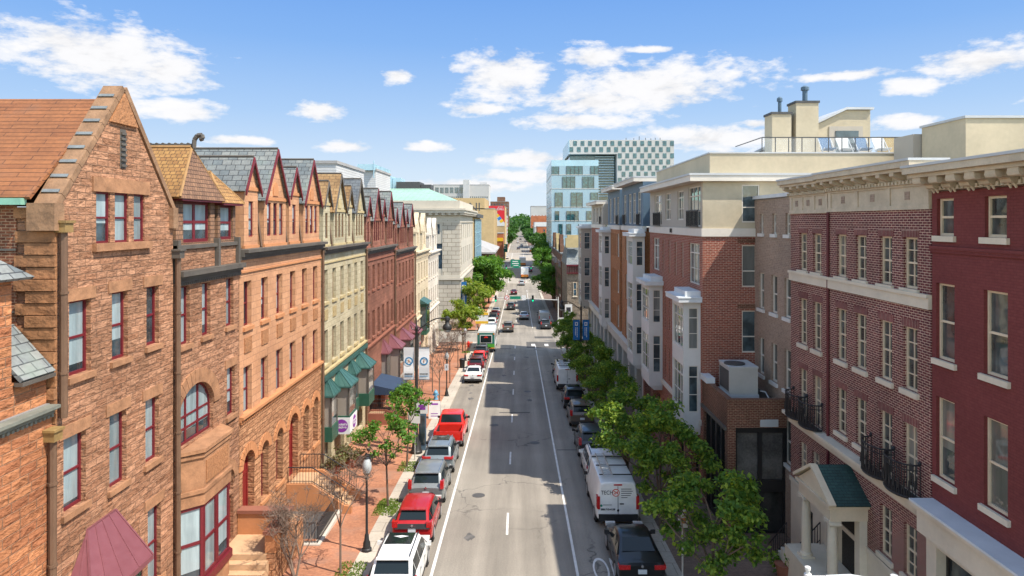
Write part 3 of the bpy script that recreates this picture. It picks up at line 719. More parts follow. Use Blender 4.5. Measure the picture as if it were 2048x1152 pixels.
for nm, a, b, w, ze in (('dormer', 25.5, 28.75, w1, .9), ('dormer', 29.05, 30.85, w2, .82)):
    mb = MB(); wall_grid(mb, f2, a, b, -1.0, ze, [w], .2)
    for u in (a, b - .2): mb.fbox(f2, u + .003, u + .197, -1.0, ze, -3, -.004)
    mb.poly([f2(a, -1, -.4), f2(b, -1, -.4), f2(b, ze, -.4), f2(a, ze, -.4)])
    d = mb.build(nm, M['tile_hung'], th); window(th, f2, w, M['maroon'], M['pane_l'], .2)
    r = MB(); h = MB(); um = (a + b) / 2; ov = .28; zr = 2.85 if b - a > 2 else 2.05; wb = -.2 if b - a > 2 else -.7
    A_ = f2(um, zr, wb); e0, e1 = f2(a - ov, ze - .05, ov), f2(b + ov, ze - .05, ov)
    roof_slab(h, [e0, e1, A_], .06)
    roof_slab(r, [e0, f2(a - ov, ze - .05, -8), f2(um, zr, -8), A_], .1); roof_slab(r, [e1, f2(b + ov, ze - .05, -8), f2(um, zr, -8), A_], .1)
    rr = r.build('dormer_roof', M['tile_orange'], d); h.build('roof_hip', M['tile_hung'] if b - a > 2 else M['tile_orange'], d)
    rd = MB(); rd.tube((A_[0], A_[1], A_[2] + .08), f2(um, zr + .08, -8), .11, n=6); rd.tube((A_[0], A_[1], A_[2] + .06), (e0[0], e0[1], e0[2] + .06), .07, n=6); rd.tube((A_[0], A_[1], A_[2] + .06), (e1[0], e1[1], e1[2] + .06), .07, n=6)
    rd.build('ridge', M['terracotta'], d)
    if b - a > 2:
        fn = MB(); z = A_[2] + .15
        fn.box(A_[0] - 8, A_[0], A_[1] - .04, A_[1] + .04, z - .02, z + .05)
        for k in range(64): fn.tube((A_[0] - .125 * k, A_[1] - .03, z + .05), (A_[0] - .125 * k, A_[1] + .03, z + .05), .085 if k % 2 else .05, n=7)
        fn.path([(A_[0] + .1, A_[1], z - .05), (A_[0] + .12, A_[1], z + .25), (A_[0] + .24, A_[1], z + .42), (A_[0] + .42, A_[1], z + .44), (A_[0] + .46, A_[1], z + .3), (A_[0] + .34, A_[1], z + .26)], .09, 8)
        fn.build('ridge_cresting', M['gutter'], d)
    gt = MB(); gt.fbox(f2, a - .1, b + .1, ze - .12, ze + .0, -.1, .3); gt.build('dormer_eave', M['maroon_dk'], d)
downpipe(th, XL + .15, 25.12, g, -1.35, .1)

# ------------------------------------------------------------------ the terrace of four wall-dormered houses and two pale ones
def terrace(y0, y1, zc, wall, low, trim, roofs, boards, fm, pm, label, carved, base_ops, low_top, big_z=5.45, style=0):
    g = G((y0 + y1) / 2); L = y1 - y0
    th = thing('dormered_house', label, 'house', (XL, (y0 + y1) / 2, g), 'sandstone houses in the row')
    k = L / 12.9
    cols = [y0 + .95 * k + i * 2.12 * k for i in range(6)]
    z = zc
    top = [dict(u0=c - .46 * k, u1=c + .46 * k, v0=z - 3.15, v1=z - 1.03) for c in cols]
    mid = [dict(u0=c - .5 * k, u1=c + .5 * k, v0=z - 7.25, v1=z - 5.0) for c in cols]
    up = shell(th, LF, y0, y1, low_top, zc, 11, top + mid, wall, .3, roof=M['asphalt_roof'])
    for o in top + mid: window(th, LF, o, fm, pm, .3, sill=trim)
    if carved:
        for c in cols:
            cv = MB(); cv.fbox(LF, c - .42 * k, c + .42 * k, z - 4.35, z - 3.65, .0, .05); cv.build('carved_panel', carved, th)
    shell(th, LF, y0, y1, g - 1.2, low_top - .001, 11, base_ops, low, .35, name='ground_storey')
    cornice(th, LF, y0, y1, zc - .02, M['gutter'], [(.15, .1), (.18, .24), (.16, .42)], 'gutter')
    cornice(th, LF, y0, y1, zc - .62, trim, [(.1, .07)], 'frieze_band'); cornice(th, LF, y0, y1, low_top - .12, trim, [(.12, .1), (.14, .2)], 'string_course', (.2, .1, .1, .1, -.1))
    rs = random.Random(int(y0 * 10))
    # mansard between the dormers
    r = MB(); roof_slab(r, [LF(y0, zc + .48, -.45), LF(y1, zc + .48, -.45), LF(y1, zc + 4.6, -3.3), LF(y0, zc + 4.6, -3.3)])
    roof_slab(r, [LF(y0, zc + 4.6, -3.3), LF(y1, zc + 4.6, -3.3), LF(y1, zc + 4.7, -11), LF(y0, zc + 4.7, -11)])
    r.build('mansard_roof', M['slate'], th)
    spec = [(1.85, .85, 3.35, 4.75, 1, 0), (4.85, 1.62, 2.95, big_z, 3, 1), (8.15, .85, 3.35, 4.75, 1, 0), (11.1, 1.62, 2.95, big_z, 3, 1)]
    for i, (u, hw, vs, vp, nw, ap) in enumerate(spec):
        u = y0 + u * k; hw *= k
        wins = []
        for q in range(nw):
            c = u + (q - (nw - 1) / 2) * .88 * k; wins.append(dict(u0=c - .3 * k, u1=c + .3 * k, v0=zc + 1.02, v1=zc + 2.72, t=.05))
        dormer(th, LF, u, hw, zc + .47, zc + vs, zc + vp, -.10 if nw == 3 else -.2, 6, wins, wall, roofs[i], trim, fm, pm, boards, ap)
    for u in (3.05, 6.85, 9.3):
        pp = MB(); pp.tube(LF(y0 + u * k, zc + .5, -.15), LF(y0 + u * k, zc + 3.2, -.5), .07, n=6); pp.build('downpipe', M['pipe'], th)
    downpipe(th, XL + .14, y1 - .12, g, zc - .1, .085, None, False)
    return th

Cb = [dict(u0=31.35, u1=32.75, v0=-14.0, v1=-10.75, arch=.68, style='door')] + [dict(u0=a, u1=b, v0=-13.85, v1=-10.95, arch=.45) for a, b in ((33.6, 34.6), (35.7, 36.7))] + \
     [dict(u0=37.7, u1=39.2, v0=-14.45, v1=-10.8, arch=.7, style='door')] + [dict(u0=a, u1=b, v0=-13.85, v1=-10.95, arch=.45) for a, b in ((40.2, 41.2), (42.1, 43.1))]
tC = terrace(31.0, 43.9, -1.75, M['ashlar_orange'], M['rust_orange'], M['trim_orange'], [M['slate']] * 4, M['maroon'], M['maroon'], M['pane_l'],
        'orange sandstone dormered house with grey slate dormers, maroon windows and arched doorways', M['carved'], Cb, -9.05)
for o in Cb:
    dr = o.get('style') == 'door'
    window(tC, LF, o, M['door_red'] if dr else M['maroon'], M['door_red'] if dr else M['pane_l'], .4, sill=None if dr else M['trim_orange'], name='door' if dr else 'window')
for o in Cb:
    av = MB()
    c = (o['u0'] + o['u1']) / 2; rx = (o['u1'] - o['u0']) / 2; vs = o['v1'] - o['arch']; n = 11
    for k in range(n):
        t0, t1 = math.pi * (k + .05) / n, math.pi * (k + .95) / n
        q = [(c - math.cos(t) * (rx + e), vs + math.sin(t) * (o['arch'] + e)) for t, e in ((t0, 0), (t1, 0), (t1, .38), (t0, .38))]
        av.prism([LF(u, v, -.1) for u, v in q], [LF(u, v, .05) for u, v in q])
    av.build('arch_ring', M['trim_orange'], tC)

Db = [dict(u0=a, u1=b, v0=G(50) + .25, v1=-13.75, depth=.4) for a, b in ((45.0, 46.2), (48.6, 49.6), (50.2, 51.0), (53.8, 55.4))]
tD = terrace(43.95, 56.5, -2.15, M['ashlar_tan'], M['ashlar_tan'], M['trim_tan'], [M['slate_tan'], M['slate_tan'], M['slate_tan'], M['slate_dk']], M['gutter'], M['wood_win'], M['pane_dk'],
        'buff sandstone dormered house with ochre slate gables and green shop bays', M['carved_tan'], Db, -9.9)
for o in Db: window(tD, LF, o, M['gutter'], M['pane_dk'], .4, name='shopfront')
Eb = [dict(u0=a, u1=a + .9, v0=-14.6, v1=-12.2) for a in (57.4, 59.0)] + [dict(u0=a, u1=a + 1.2, v0=G(63) + .3, v1=-14.6) for a in (58.0, 61.5, 64.8, 67.6)]
tE = terrace(56.55, 69.5, -2.75, M['ashlar_brown'], M['ashlar_brown'], M['trim_brown'], [M['slate']] * 4, M['maroon'], M['maroon_dk'], M['pane_dk'],
        'first brownstone dormered house beyond the buff one, above a navy canopy', None, Eb, -10.6, 5.6)
for o in Eb: window(tE, LF, o, M['maroon_dk'], M['pane_dk'], .35, name='shopfront')
Eb = [dict(u0=a, u1=a + 1.2, v0=G(76) + .3, v1=-15.0) for a in (70.6, 73.5, 77.2, 80.5)]
tE2 = terrace(69.55, 82.8, -3.45, M['ashlar_brown'], M['ashlar_brown'], M['trim_brown'], [M['slate']] * 4, M['maroon'], M['maroon_dk'], M['pane_dk'],
        'second brownstone dormered house adjoining the cream fronted ones, over mauve shop bays', None, Eb, -11.3, 5.4)
for o in Eb: window(tE2, LF, o, M['maroon_dk'], M['pane_dk'], .35, name='shopfront')

def pale_house(y0, y1, zc, wall, trim, label, low=None):
    g = G((y0 + y1) / 2); th = thing('stucco_house', label, 'house', (XL, (y0 + y1) / 2, g), 'sandstone houses in the row'); L = y1 - y0
    ops = []
    for v, h in ((zc - 3.6, 2.3), (zc - 7.4, 2.3), (zc - 10.6, 2.0)):
        for k in range(5): c = y0 + (k + .5) * L / 5; ops.append(dict(u0=c - .5, u1=c + .5, v0=v, v1=v + h))
    for k in range(3): c = y0 + (k + .5) * L / 3; ops.append(dict(u0=c - 1.1, u1=c + 1.1, v0=g + .3, v1=g + 3.0))
    shell(th, LF, y0, y1, g - 1, zc, 11, ops, wall, .3, roof=M['asphalt_roof'])
    for o in ops: window(th, LF, o, trim, M['pane_dk'], .3, sill=trim)
    cornice(th, LF, y0, y1, zc - .3, trim, [(.2, .12), (.2, .3), (.18, .5)], 'cornice', (.9, .3, .3, .3, -.3))
    cornice(th, LF, y0, y1, zc - 8.3, trim, [(.15, .12), (.15, .25)], 'string_course')
    for i, u in enumerate((.28, .74)):
        u = y0 + u * L; d = MB(); f2 = Fr((XL - .1, 0, 0), (0, 1, 0), (1, 0, 0)); hw = 1.7
        o = dict(u0=u - .6, u1=u + .6, v0=zc + .9, v1=zc + 2.6)
        wall_grid(d, f2, u - hw, u + hw, zc + .28, zc + 3.0, [o], .25)
        gable_front(d, f2, u, hw, zc + 3.002, zc + 4.7, -.3, 0)
        for s in (-1, 1): d.fbox(f2, u + s * hw - s * .003, u + s * (hw - .2), zc + .28, zc + 3.0, -5, -.01)
        dm = d.build('dormer', wall, th); window(th, f2, o, trim, M['pane_dk'], .25)
        c = MB()          # curved raised coping
        for s in (-1, 1):
            for a, b in (((hw + .1, 2.6), (hw - .25, 3.5)), ((hw - .25, 3.5), (.75, 4.15)), ((.75, 4.15), (0, 5.0))):
                c.prism([f2(u + s * q[0], zc + q[1] - .12, -.45) for q in (a, b)] + [f2(u + s * q[0], zc + q[1] + .14, -.45) for q in (b, a)],
                        [f2(u + s * q[0], zc + q[1] - .12, .12) for q in (a, b)] + [f2(u + s * q[0], zc + q[1] + .14, .12) for q in (b, a)])
        c.build('coping', trim, dm)
        r = MB(); 
        for s in (-1, 1): roof_slab(r, [f2(u, zc + 4.6, -.45), f2(u + s * hw, zc + 3.0, -.45), f2(u + s * hw, zc + 3.0, -6), f2(u, zc + 4.6, -6)])
        r.build('dormer_roof', M['slate'], dm)
    r = MB(); roof_slab(r, [LF(y0, zc + .3, -.5), LF(y1, zc + .3, -.5), LF(y1, zc + 3.6, -2.6), LF(y0, zc + 3.6, -2.6)]); r.build('mansard_roof', M['slate'], th)
    return th
F1 = pale_house(82.85, 95.4, -4.0, M['cream'], M['cream'], 'cream painted house with curved gables next to the brownstones')
F2 = pale_house(95.45, 107.6, -4.6, M['white_stone'], M['white_stone'], 'white stone house with curved gables at the corner beside the limestone hall')
mb = MB(); mb.box(XL + .003, XL + .8, 87.8, 91.0, -14.6, -10.6); bb = mb.build('oriel', M['green_panel'], F1)
mb = MB(); mb.box(XL + .81, XL + .83, 88.1, 90.7, -14.0, -11.0); mb.box(XL + .1, XL + .72, 87.77, 87.79, -14, -11); mb.build('oriel_window', M['pane_dk'], bb)
mb = MB(); mb.prism([(XL, 87.5, -10.6), (XL + 1.05, 87.5, -10.6), (XL, 87.5, -10.0)], [(XL, 91.3, -10.6), (XL + 1.05, 91.3, -10.6), (XL, 91.3, -10.0)]); mb.build('oriel_roof', M['green_metal'], bb)

# ------------------------------------------------------------------ projecting shop bays with hipped metal roofs
def shop_bay(th, y0, L, p, zt, zb, roofm, panelm, hz=1.15, panel_h=.95):
    """a projecting box bay: corner posts, tall shades, panelled foot, hipped seamed metal roof"""
    f = MB(); x0, x1 = XL + .003, XL + p; y1 = y0 + L
    f.box(x0, x1 - .06, y0 + .06, y1 - .06, zb, zt)
    b = f.build('shop_bay', M['taupe'], th)
    ps = MB()
    for x in ((x0 + .06, x1) if p > .7 else (x1,)):
        for y in (y0, y1): ps.box(x - .1, x, y - .0 if y == y0 else y - .1, y + .1 if y == y0 else y, zb, zt)
    ps.box(x0, x1 + .02, y0 - .02, y1 + .02, zt - .002, zt + .16); ps.build('bay_frame', M['gutter'], b)
    g = MB(); g.box(x1 - .05, x1 - .03, y0 + .2, y1 - .2, zb + .1, zt - .1); g.build('bay_window', M['pane_dk'], b)
    pn = MB(); pn.box(x0, x1 + .04, y0 - .03, y1 + .03, zb - panel_h, zb - .002); pn.build('bay_panel', panelm, b)
    r = MB(); o = .16; e = [(x0, y0 - o, zt + .16), (x1 + o, y0 - o, zt + .16), (x1 + o, y1 + o, zt + .16), (x0, y1 + o, zt + .16)]
    ym = (y0 + y1) / 2; a, c = (x0, ym - L * .1, zt + .16 + hz), (x0, ym + L * .1, zt + .16 + hz)
    r.poly([e[0], e[1], a]); r.poly([e[1], e[2], c, a]); r.poly([e[2], e[3], c]); r.poly(list(reversed(e)))
    for p0, p1 in ((e[1], a), (e[2], c)): r.tube(p0, p1, .04, n=4)
    for t in (.35, .7): r.tube(Vector(e[0]).lerp(Vector(e[1]), t), a, .025, n=4)
    for t in (.3, .7): r.tube(Vector(e[1]).lerp(Vector(e[2]), t), Vector(a).lerp(Vector(c), t), .025, n=4)
    r.box(x0, x1 + o + .01, y0 - o - .01, y1 + o + .01, zt + .05, zt + .158); r.build('bay_roof', roofm, b)
    return b
for y0, L, p in ((44.25, 1.5, .55), (46.85, 1.9, 1.05), (50.6, 1.3, .5), (52.9, 1.9, 1.05)):
    shop_bay(tD, y0, L, p, -11.45, -13.35, M['green_metal'], M['green_panel'])
mb = MB(); mb.fbox(LF, 43.97, 56.4, -10.35, -10.05, .0, .22); mb.build('shop_fascia', M['green_metal'], tD)
for th_, y0, L, p in ((tE, 63.0, 1.5, .55), (tE, 66.4, 2.1, 1.15), (tE2, 72.6, 2.1, 1.15), (tE2, 78.6, 2.1, 1.15)):
    shop_bay(th_, y0, L, p, -12.3 - (y0 - 63) * .04, -15.0 - (y0 - 63) * .04, M['mauve_metal'], M['taupe'])
# ------------------------------------------------------------------ right side materials
M['brick_red'] = masonry('red_face_brick', (.30, .075, .045), (.21, .05, .035), (.40, .27, .20), .30, .10, .016, .22, stain=.14)
M['brick_orange'] = masonry('orange_face_brick', (.42, .165, .06), (.34, .125, .045), (.36, .22, .13), .28, .095, .012, .2, stain=.12)
M['brick_purple'] = masonry('plum_flemish_brick', (.105, .028, .034), (.165, .044, .042), (.56, .41, .31), .25, .088, .010, .3, stain=.22, msm=.05)
M['soldier'] = masonry('plum_soldier_bricks', (.17, .042, .040), (.13, .034, .036), (.42, .30, .24), .09, .3, .010, .2, offset=0)
M['brick_grey'] = masonry('drab_painted_brick', (.33, .245, .185), (.28, .20, .15), (.36, .28, .22), .26, .09, .010, .18, stain=.2)
M['brick_shop'] = masonry('brown_red_brick', (.145, .05, .032), (.10, .036, .025), (.26, .165, .105), .24, .085, .014, .3, stain=.3)
M['maroon_wall'] = masonry('maroon_painted_brick', (.185, .046, .042), (.172, .041, .038), (.145, .036, .033), .24, .085, .008, .10, stain=.12)
M['stucco'] = plain('beige_stucco', (.47, .40, .28), .9, .16, .5, .006, 50)
M['stucco_dk'] = plain('taupe_stucco', (.40, .36, .30), .9, .08, .3, .004, 60)
M['panel_grey'] = plain('grey_beige_siding', (.38, .345, .29), .8, .08, .4)
M['panel_navy'] = plain('slate_blue_siding', (.075, .125, .175), .6, .1, .5)
M['white_trim'] = plain('off_white_trim', (.62, .57, .49), .7, .10, .6)
M['white_bay'] = plain('white_bay_panels', (.60, .585, .55), .7, .10, .4)
M['lead'] = plain('pale_zinc_flashing', (.45, .46, .46), .55, .12, .6, spec=.6)
M['cream_trim'] = plain('cream_wood_trim', (.64, .52, .37), .65, .12, 1.5)
M['cream_stone'] = plain('cream_limestone', (.62, .54, .42), .85, .12, .8, .01, 20)
M['cornice_stone'] = plain('weathered_cornice', (.50, .42, .31), .85, .22, 1.5, .01, 14)
M['roof_grey'] = plain('grey_membrane_roof', (.30, .29, .28), .9, .2, .4)
M['green_shingle'] = tiles('dark_green_shingles', (.018, .055, .05), (.03, .075, .065), (.01, .02, .02), .3, .14, .012)
M['pane_r'] = glass('apartment_glass', dark=(.035, .05, .055), blind=(.24, .25, .23), share=.4)
M['pane_p'] = glass('old_sash_glass', dark=(.03, .035, .034), blind=(.26, .25, .21), share=.22)
M['shop_room'] = plain('dim_room_behind_glass', (.10, .095, .085), .12, .6, 1.1); M['shop_dark'] = plain('dark_shop_glass', (.03, .03, .028), .12, .6, .8)
M['black_frame'] = plain('black_shopfront_frame', (.014, .013, .013), .5, .2, 2)
M['hvac'] = plain('grey_sheet_metal', (.42, .41, .38), .5, .1, 1.2, spec=.5)
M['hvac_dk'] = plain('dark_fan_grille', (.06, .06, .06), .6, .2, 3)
M['paving_cap'] = plain('light_grey_capping', (.60, .62, .63), .5, .12, 1.2)
M['storefront'] = plain('white_storefront_columns', (.55, .52, .46), .75, .1, .6)

# ------------------------------------------------------------------ apartment house in four brick sections
RA = right_face(XA); g = G(60)
apt = thing('apartment_house', 'red and orange brick apartment house with white bays and overhanging flat roofs', 'apartment house', (XA, 60, G(60)))
ZB, ZT, ZL = -.86, -.40, -11.45
rows = [(-3.75, -1.3), (-7.6, -5.15), (-11.2, -8.85)]
def apt_section(u0, u1, wall, topm, ze, ops, tops, set_=0.0, over=.8, back=16, par=None):
    fr = right_face(XA + set_)
    shell(apt, fr, u0, u1, ZL, ZB, back, ops, wall, .18, name='brick_wall')
    for o in ops: window(apt, fr, o, M['white_trim'], M['pane_r'], .18)
    b = MB(); b.fbox(fr, u0 + .002, u1 - .002, ZB + .001, ZT, -.3, .08); b.build('band', M['white_trim'], apt)
    shell(apt, fr, u0, u1, ZT + .001, ze - .45, back, tops, topm, .15, name='attic_wall')
    for o in tops: window(apt, fr, o, M['white_trim'], M['pane_r'], .15)
    e = MB(); e.fbox(fr, u0 - (.5 if u0 < 40 else 0), u1, ze - .449, ze - .12, -back, over); ee = e.build('eave', M['white_trim'], apt)
    e = MB(); e.fbox(fr, u0 - (.54 if u0 < 40 else .02), u1 + .02, ze - .119, ze, -back, over + .05); e.build('roof_edge', M['lead'], ee)
    if par:
        e = MB(); e.fbox(fr, u0 - .05, u1 - .4, ze + .001, par, -back, -.45); e.build('parapet', M['stucco'], apt)
        e = MB(); e.fbox(fr, u0 - .1, u1 - .35, par + .001, par + .08, -back, -.4); e.build('parapet_cap', M['lead'], apt)
T = lambda a, b, z0, z1, **k: dict(u0=a, u1=b, v0=z0, v1=z1, **k)
r1 = [T(51.1, 53.4, -3.7, -1.25, style='tall', nx=2)] + [T(c - .25, c + .25, -3.6, -1.35, style='none') for c in (49.7, 47.7, 45.8, 43.9)] + [T(39.7, 42.2, -3.75, -1.3, style='tall', nx=3)]
r1 += [T(c - .22, c + .22, z0, z1, style='none') for z0, z1 in rows[1:] for c in (44.2, 45.6, 47.6, 48.9)]
t1 = [T(50.2, 52.8, -.3, 2.0, style='tall'), T(47.3, 48.9, .1, 2.0, style='tall', nx=2), T(43.6, 45.2, .1, 2.0, style='tall', nx=2), T(39.5, 42.3, -.3, 2.1, style='tall')]
apt_section(39.2, 54.7, M['brick_red'], M['panel_grey'], 2.75, r1, t1, par=3.9)
apt_section(54.72, 57.78, M['brick_red'], M['panel_navy'], 2.75, [T(55.6, 56.8, a, b, style='tall', nx=2) for a, b in rows], [], set_=1.6, over=.0)
o1 = [T(c - w, c + w, a, b, style=s) for a, b in rows for c, w, s in ((61.3, .3, 'none'), (63.2, .3, 'none'), (66.6, .75, 'tall'))]
apt_section(57.8, 69.6, M['brick_orange'], M['panel_navy'], 3.85, o1, [T(c - .8, c + .8, -.2, 2.6, style='tall', nx=2) for c in (59.6, 62.2, 64.6, 67.6)])
apt_section(69.62, 71.0, M['brick_red'], M['panel_navy'], 2.7, [], [], set_=1.5, over=.0)
o2 = [T(c - w, c + w, a, b, style=s) for a, b in rows for c, w, s in ((72.4, .7, 'tall'), (74.6, .3, 'none'), (76.2, .3, 'none'))]
apt_section(71.02, 80.5, M['brick_orange'], M['panel_navy'], 3.8, o2, [T(c - .8, c + .8, -.2, 2.6, style='tall', nx=2) for c in (72.4, 75.2, 78.4)])
apt_section(80.52, 85.5, M['brick_red'], M['panel_grey'], 3.0, [], [T(82, 84, -.2, 2.0, style='tall', nx=2)], set_=1.2, over=.4)
r2 = [T(c - .3, c + .3, a, b, style='none') for a, b in rows for c in (87.4, 89.6, 91.8, 94.2)]
apt_section(85.52, 98.8, M['brick_red'], M['panel_grey'], 2.65, r2, [T(c - .9, c + .9, -.2, 1.9, style='tall', nx=2) for c in (87.6, 91.4, 95.4)])
# juliet railings at the tall attic windows
for a, b in ((50.2, 52.8), (39.5, 42.3), (58.8, 60.4), (66.8, 68.4), (71.6, 73.2), (86.7, 88.5)):
    q = MB(); q.fbox(RA, a, b, .62, .68, .12, .17); q.fbox(RA, a, b, -.32, -.27, .12, .17)
    n = int((b - a) / .13)
    for k in range(n + 1): q.fbox(RA, a + (b - a) * k / n - .012, a + (b - a) * k / n + .012, -.269, .619, .13, .155)
    q.build('balcony_railing', M['iron'], apt)
# ground floor: white arcade under the orange sections, brick under the first
bz = MB(); bz.fbox(RA, 39.3, 57.6, ZL - .32, ZL - .001, -.3, .12); bz.build('belt_course', M['white_trim'], apt)
def arcade(u0, u1, n, wallm, fascia):
    gg = G((u0 + u1) / 2); L = (u1 - u0) / n
    ops = [T(u0 + k * L + .5, u0 + (k + 1) * L - .5, gg + .25, ZL - 1.4, depth=.6, style='door', t=.09) for k in range(n)]
    shell(apt, RA, u0, u1, gg - 1.5, ZL - .33 if not fascia else ZL - .9, 16, ops, wallm, .6, name='arcade')
    for o in ops: window(apt, RA, o, M['black_frame'], M['pane_dk'], .6, name='shopfront')
    if fascia:
        f = MB(); f.fbox(RA, u0, u1, ZL - .899, ZL - .1, -.3, .35); f.fbox(RA, u0, u1, ZL - .099, ZL - .002, -.3, .5); f.build('fascia', M['white_trim'], apt)
arcade(39.25, 57.7, 5, M['brick_red'], False); arcade(57.72, 80.5, 6, M['storefront'], True); arcade(80.52, 103.5, 6, M['storefront'], True)
def bay(u0, u1, w, z0, z1, wins, cap=True, mat=None, bands=None):
    """projecting white bay with windows on its street face and on its near cheek"""
    fr = right_face(XA - w); b = MB()
    ops = [T(u0 + .18, u1 - .18, a, c, style='tall', nx=3, t=.06) for a, c in wins]
    e = .004
    wall_grid(b, fr, u0 + e, u1 - e, z0, z1, ops, .14)
    b.poly([fr(u0 + e, z0, -.2), fr(u1 - e, z0, -.2), fr(u1 - e, z1, -.2), fr(u0 + e, z1, -.2)])
    nf = near_face(u0); x0, x1 = XA - w, XA - .002
    so = [T(x0 + w * .3, x1 - w * .14, a, c, style='tall', nx=1, t=.05) for a, c in wins]
    wall_grid(b, nf, x0, x1, z0, z1, so, .12); b.poly([nf(x0, z0, -.16), nf(x1, z0, -.16), nf(x1, z1, -.16), nf(x0, z1, -.16)])
    b.poly([(x0, u1, z0), (x1, u1, z0), (x1, u1, z1), (x0, u1, z1)]); b.poly([(x0, u0, z0), (x1, u0, z0), (x1, u1, z0), (x0, u1, z0)]); b.poly([(x0, u0, z1), (x1, u0, z1), (x1, u1, z1), (x0, u1, z1)])
    bb = b.build('bay', mat or M['white_bay'], apt)
    for o in ops: window(apt, fr, o, M['white_trim'], M['pane_r'], .14, name='bay_window')
    for o in so: window(apt, nf, o, M['white_trim'], M['pane_r'], .12, name='bay_window')
    if cap:
        c = MB(); c.box(x0 - .35, XA - .003, u0 - .35, u1 + .3, z1 + .001, z1 + .30); c.box(x0 + .1, XA - .003, u0 - .02, u1 - .1, z1 + .301, z1 + .62); c.box(x0 - .38, XA - .003, u0 - .38, u1 + .33, z1 + .23, z1 + .302)
        c.build('bay_roof', M['paving_cap'], bb)
    fo = MB(); fo.prism([(x0, u0, z0 - .001), (x1, u0, z0 - .001), (x1, u1, z0 - .001), (x0, u1, z0 - .001)], [(x0 + w * .4, u0 + .1, z0 - .35), (x1, u0 + .1, z0 - .35), (x1, u1 - .1, z0 - .35), (x0 + w * .4, u1 - .1, z0 - .35)])
    fo.build('bay_foot', mat or M['white_bay'], bb)
two = [(-7.4, -5.0), (-11.05, -8.35)]
bay(39.45, 42.3, 1.0, -12.0, -4.65, two); bay(49.9, 53.0, 1.0, -12.0, -4.65, two)
three = [(-3.7, -1.65), (-7.5, -5.2), (-11.1, -8.8)]
bay(57.0, 60.0, 1.0, -12.0, -1.25, three); bay(78.2, 81.2, 1.0, -12.0, -1.25, three)
bay(98.9, 103.4, 1.5, -12.3, -1.0, [(-4.0, -1.6), (-7.9, -5.2), (-11.4, -8.8)], mat=M['panel_grey'])
# the near end wall, above and behind the small shop
nf = near_face(39.03); x0 = XA
ew = [T(12.75, 13.75, -3.75, -1.35, style='sash', mid=.38, t=.06), T(12.75, 13.75, -7.5, -5.1, style='sash', mid=.38, t=.06)]
mb = MB(); wall_grid(mb, nf, XA, 26, ZL - 6, ZB, ew, .14); mb.poly([nf(XA, ZL - 6, -.165), nf(26, ZL - 6, -.165), nf(26, ZB, -.165), nf(XA, ZB, -.165)]); mb.poly([(XA, 39.03, ZL - 6), (XA, 39.203, ZL - 6), (XA, 39.203, ZB), (XA, 39.03, ZB)]); mb.build('end_wall', M['brick_red'], apt)
for o in ew: window(apt, nf, o, M['white_trim'], M['pane_r'], .14)
mb = MB(); mb.box(XA - .08, 26, 38.95, 39.199, ZB + .001, ZT); mb.build('band', M['white_trim'], apt)
ew = [T(12.75, 13.75, -.05, 2.1, style='sash', mid=.4, t=.06)]
mb = MB(); wall_grid(mb, nf, XA, 26, ZT + .001, 2.3, ew, .12); mb.poly([nf(XA, ZT, -.165), nf(26, ZT, -.165), nf(26, 2.3, -.165), nf(XA, 2.3, -.165)]); mb.poly([(XA, 39.03, ZT), (XA, 39.203, ZT), (XA, 39.203, 2.3), (XA, 39.03, 2.3)]); mb.build('end_wall', M['stucco'], apt)
for o in ew: window(apt, nf, o, M['white_trim'], M['pane_r'], .12)
for z, (a, b) in ((-1.2, (12.5, 14)), (-4.95, (12.5, 14))):
    mb = MB(); mb.box(a, b, 39.0, 39.028, z - .02, z + .22); mb.build('lintel', M['brick_shop'], apt)
text_at('1021', .42, M['iron'], (XA - .085, 46.8, -.63), (0, -1, 0), (0, 0, 1), apt, depth=.02)

# roof terrace: stair bulkhead, chimneys, glass rail
th = thing('stair_bulkhead', 'beige stucco bulkhead with sloping metal roof on the apartment roof', 'rooftop structure', (18, 45, 3.95))
zr = 3.99
mb = MB(); pr = [(14.7, zr), (22.9, zr), (22.9, 7.25), (21.3, 7.25)]
mb.prism([(x, 44.5, z) for x, z in pr], [(x, 48.5, z) for x, z in pr]); mb.build('wall', M['stucco'], th)
mb = MB()
for x0_, z0_, x1_, z1_ in ((14.5, zr, 21.3, 7.27), (21.3, 7.27, 23.05, 7.27)):
    mb.prism([(x0_, 44.3, z0_ + .01), (x1_, 44.3, z1_ + .01), (x1_, 44.3, z1_ + .16), (x0_, 44.3, z0_ + .16)], [(x0_, 48.7, z0_ + .01), (x1_, 48.7, z1_ + .01), (x1_, 48.7, z1_ + .16), (x0_, 48.7, z0_ + .16)])
mb.build('roof', M['lead'], th)
mb = MB(); mb.box(20.2, 22.4, 44.44, 44.497, zr, 6.2); mb.build('door_surround', M['stucco_dk'], th)
mb = MB(); mb.box(20.6, 22.1, 44.40, 44.438, zr, 5.9); mb.build('door', M['pane_dk'], th)
for lab, a, b, z in (('shorter beige boxed chimney with a thin flue on the terrace roof', 15.8, 17.0, 6.7), ('taller beige boxed chimney with a thick flue beside the bulkhead', 17.3, 18.7, 7.4)):
    t = thing('chimney', lab, 'chimney', ((a + b) / 2, 43.2, zr), 'boxed chimneys on the terrace roof')
    mb = MB(); mb.box(a, b, 42.6, 43.9, zr, z); mb.build('stack', M['stucco'], t)
    mb = MB(); mb.box(a - .06, b + .06, 42.54, 43.96, z + .001, z + .14); mb.build('cap', M['hvac_dk'], t)
    mb = MB(); c = (a + b) / 2 + .1; r = .11 if z < 7 else .16; mb.lathe((c, 43.2, z + .14), [(r, 0), (r, .75), (r * 1.6, .76), (r * 1.6, .95), (r * .6, 1.05)], 10); mb.build('flue', M['panel_navy'], t)
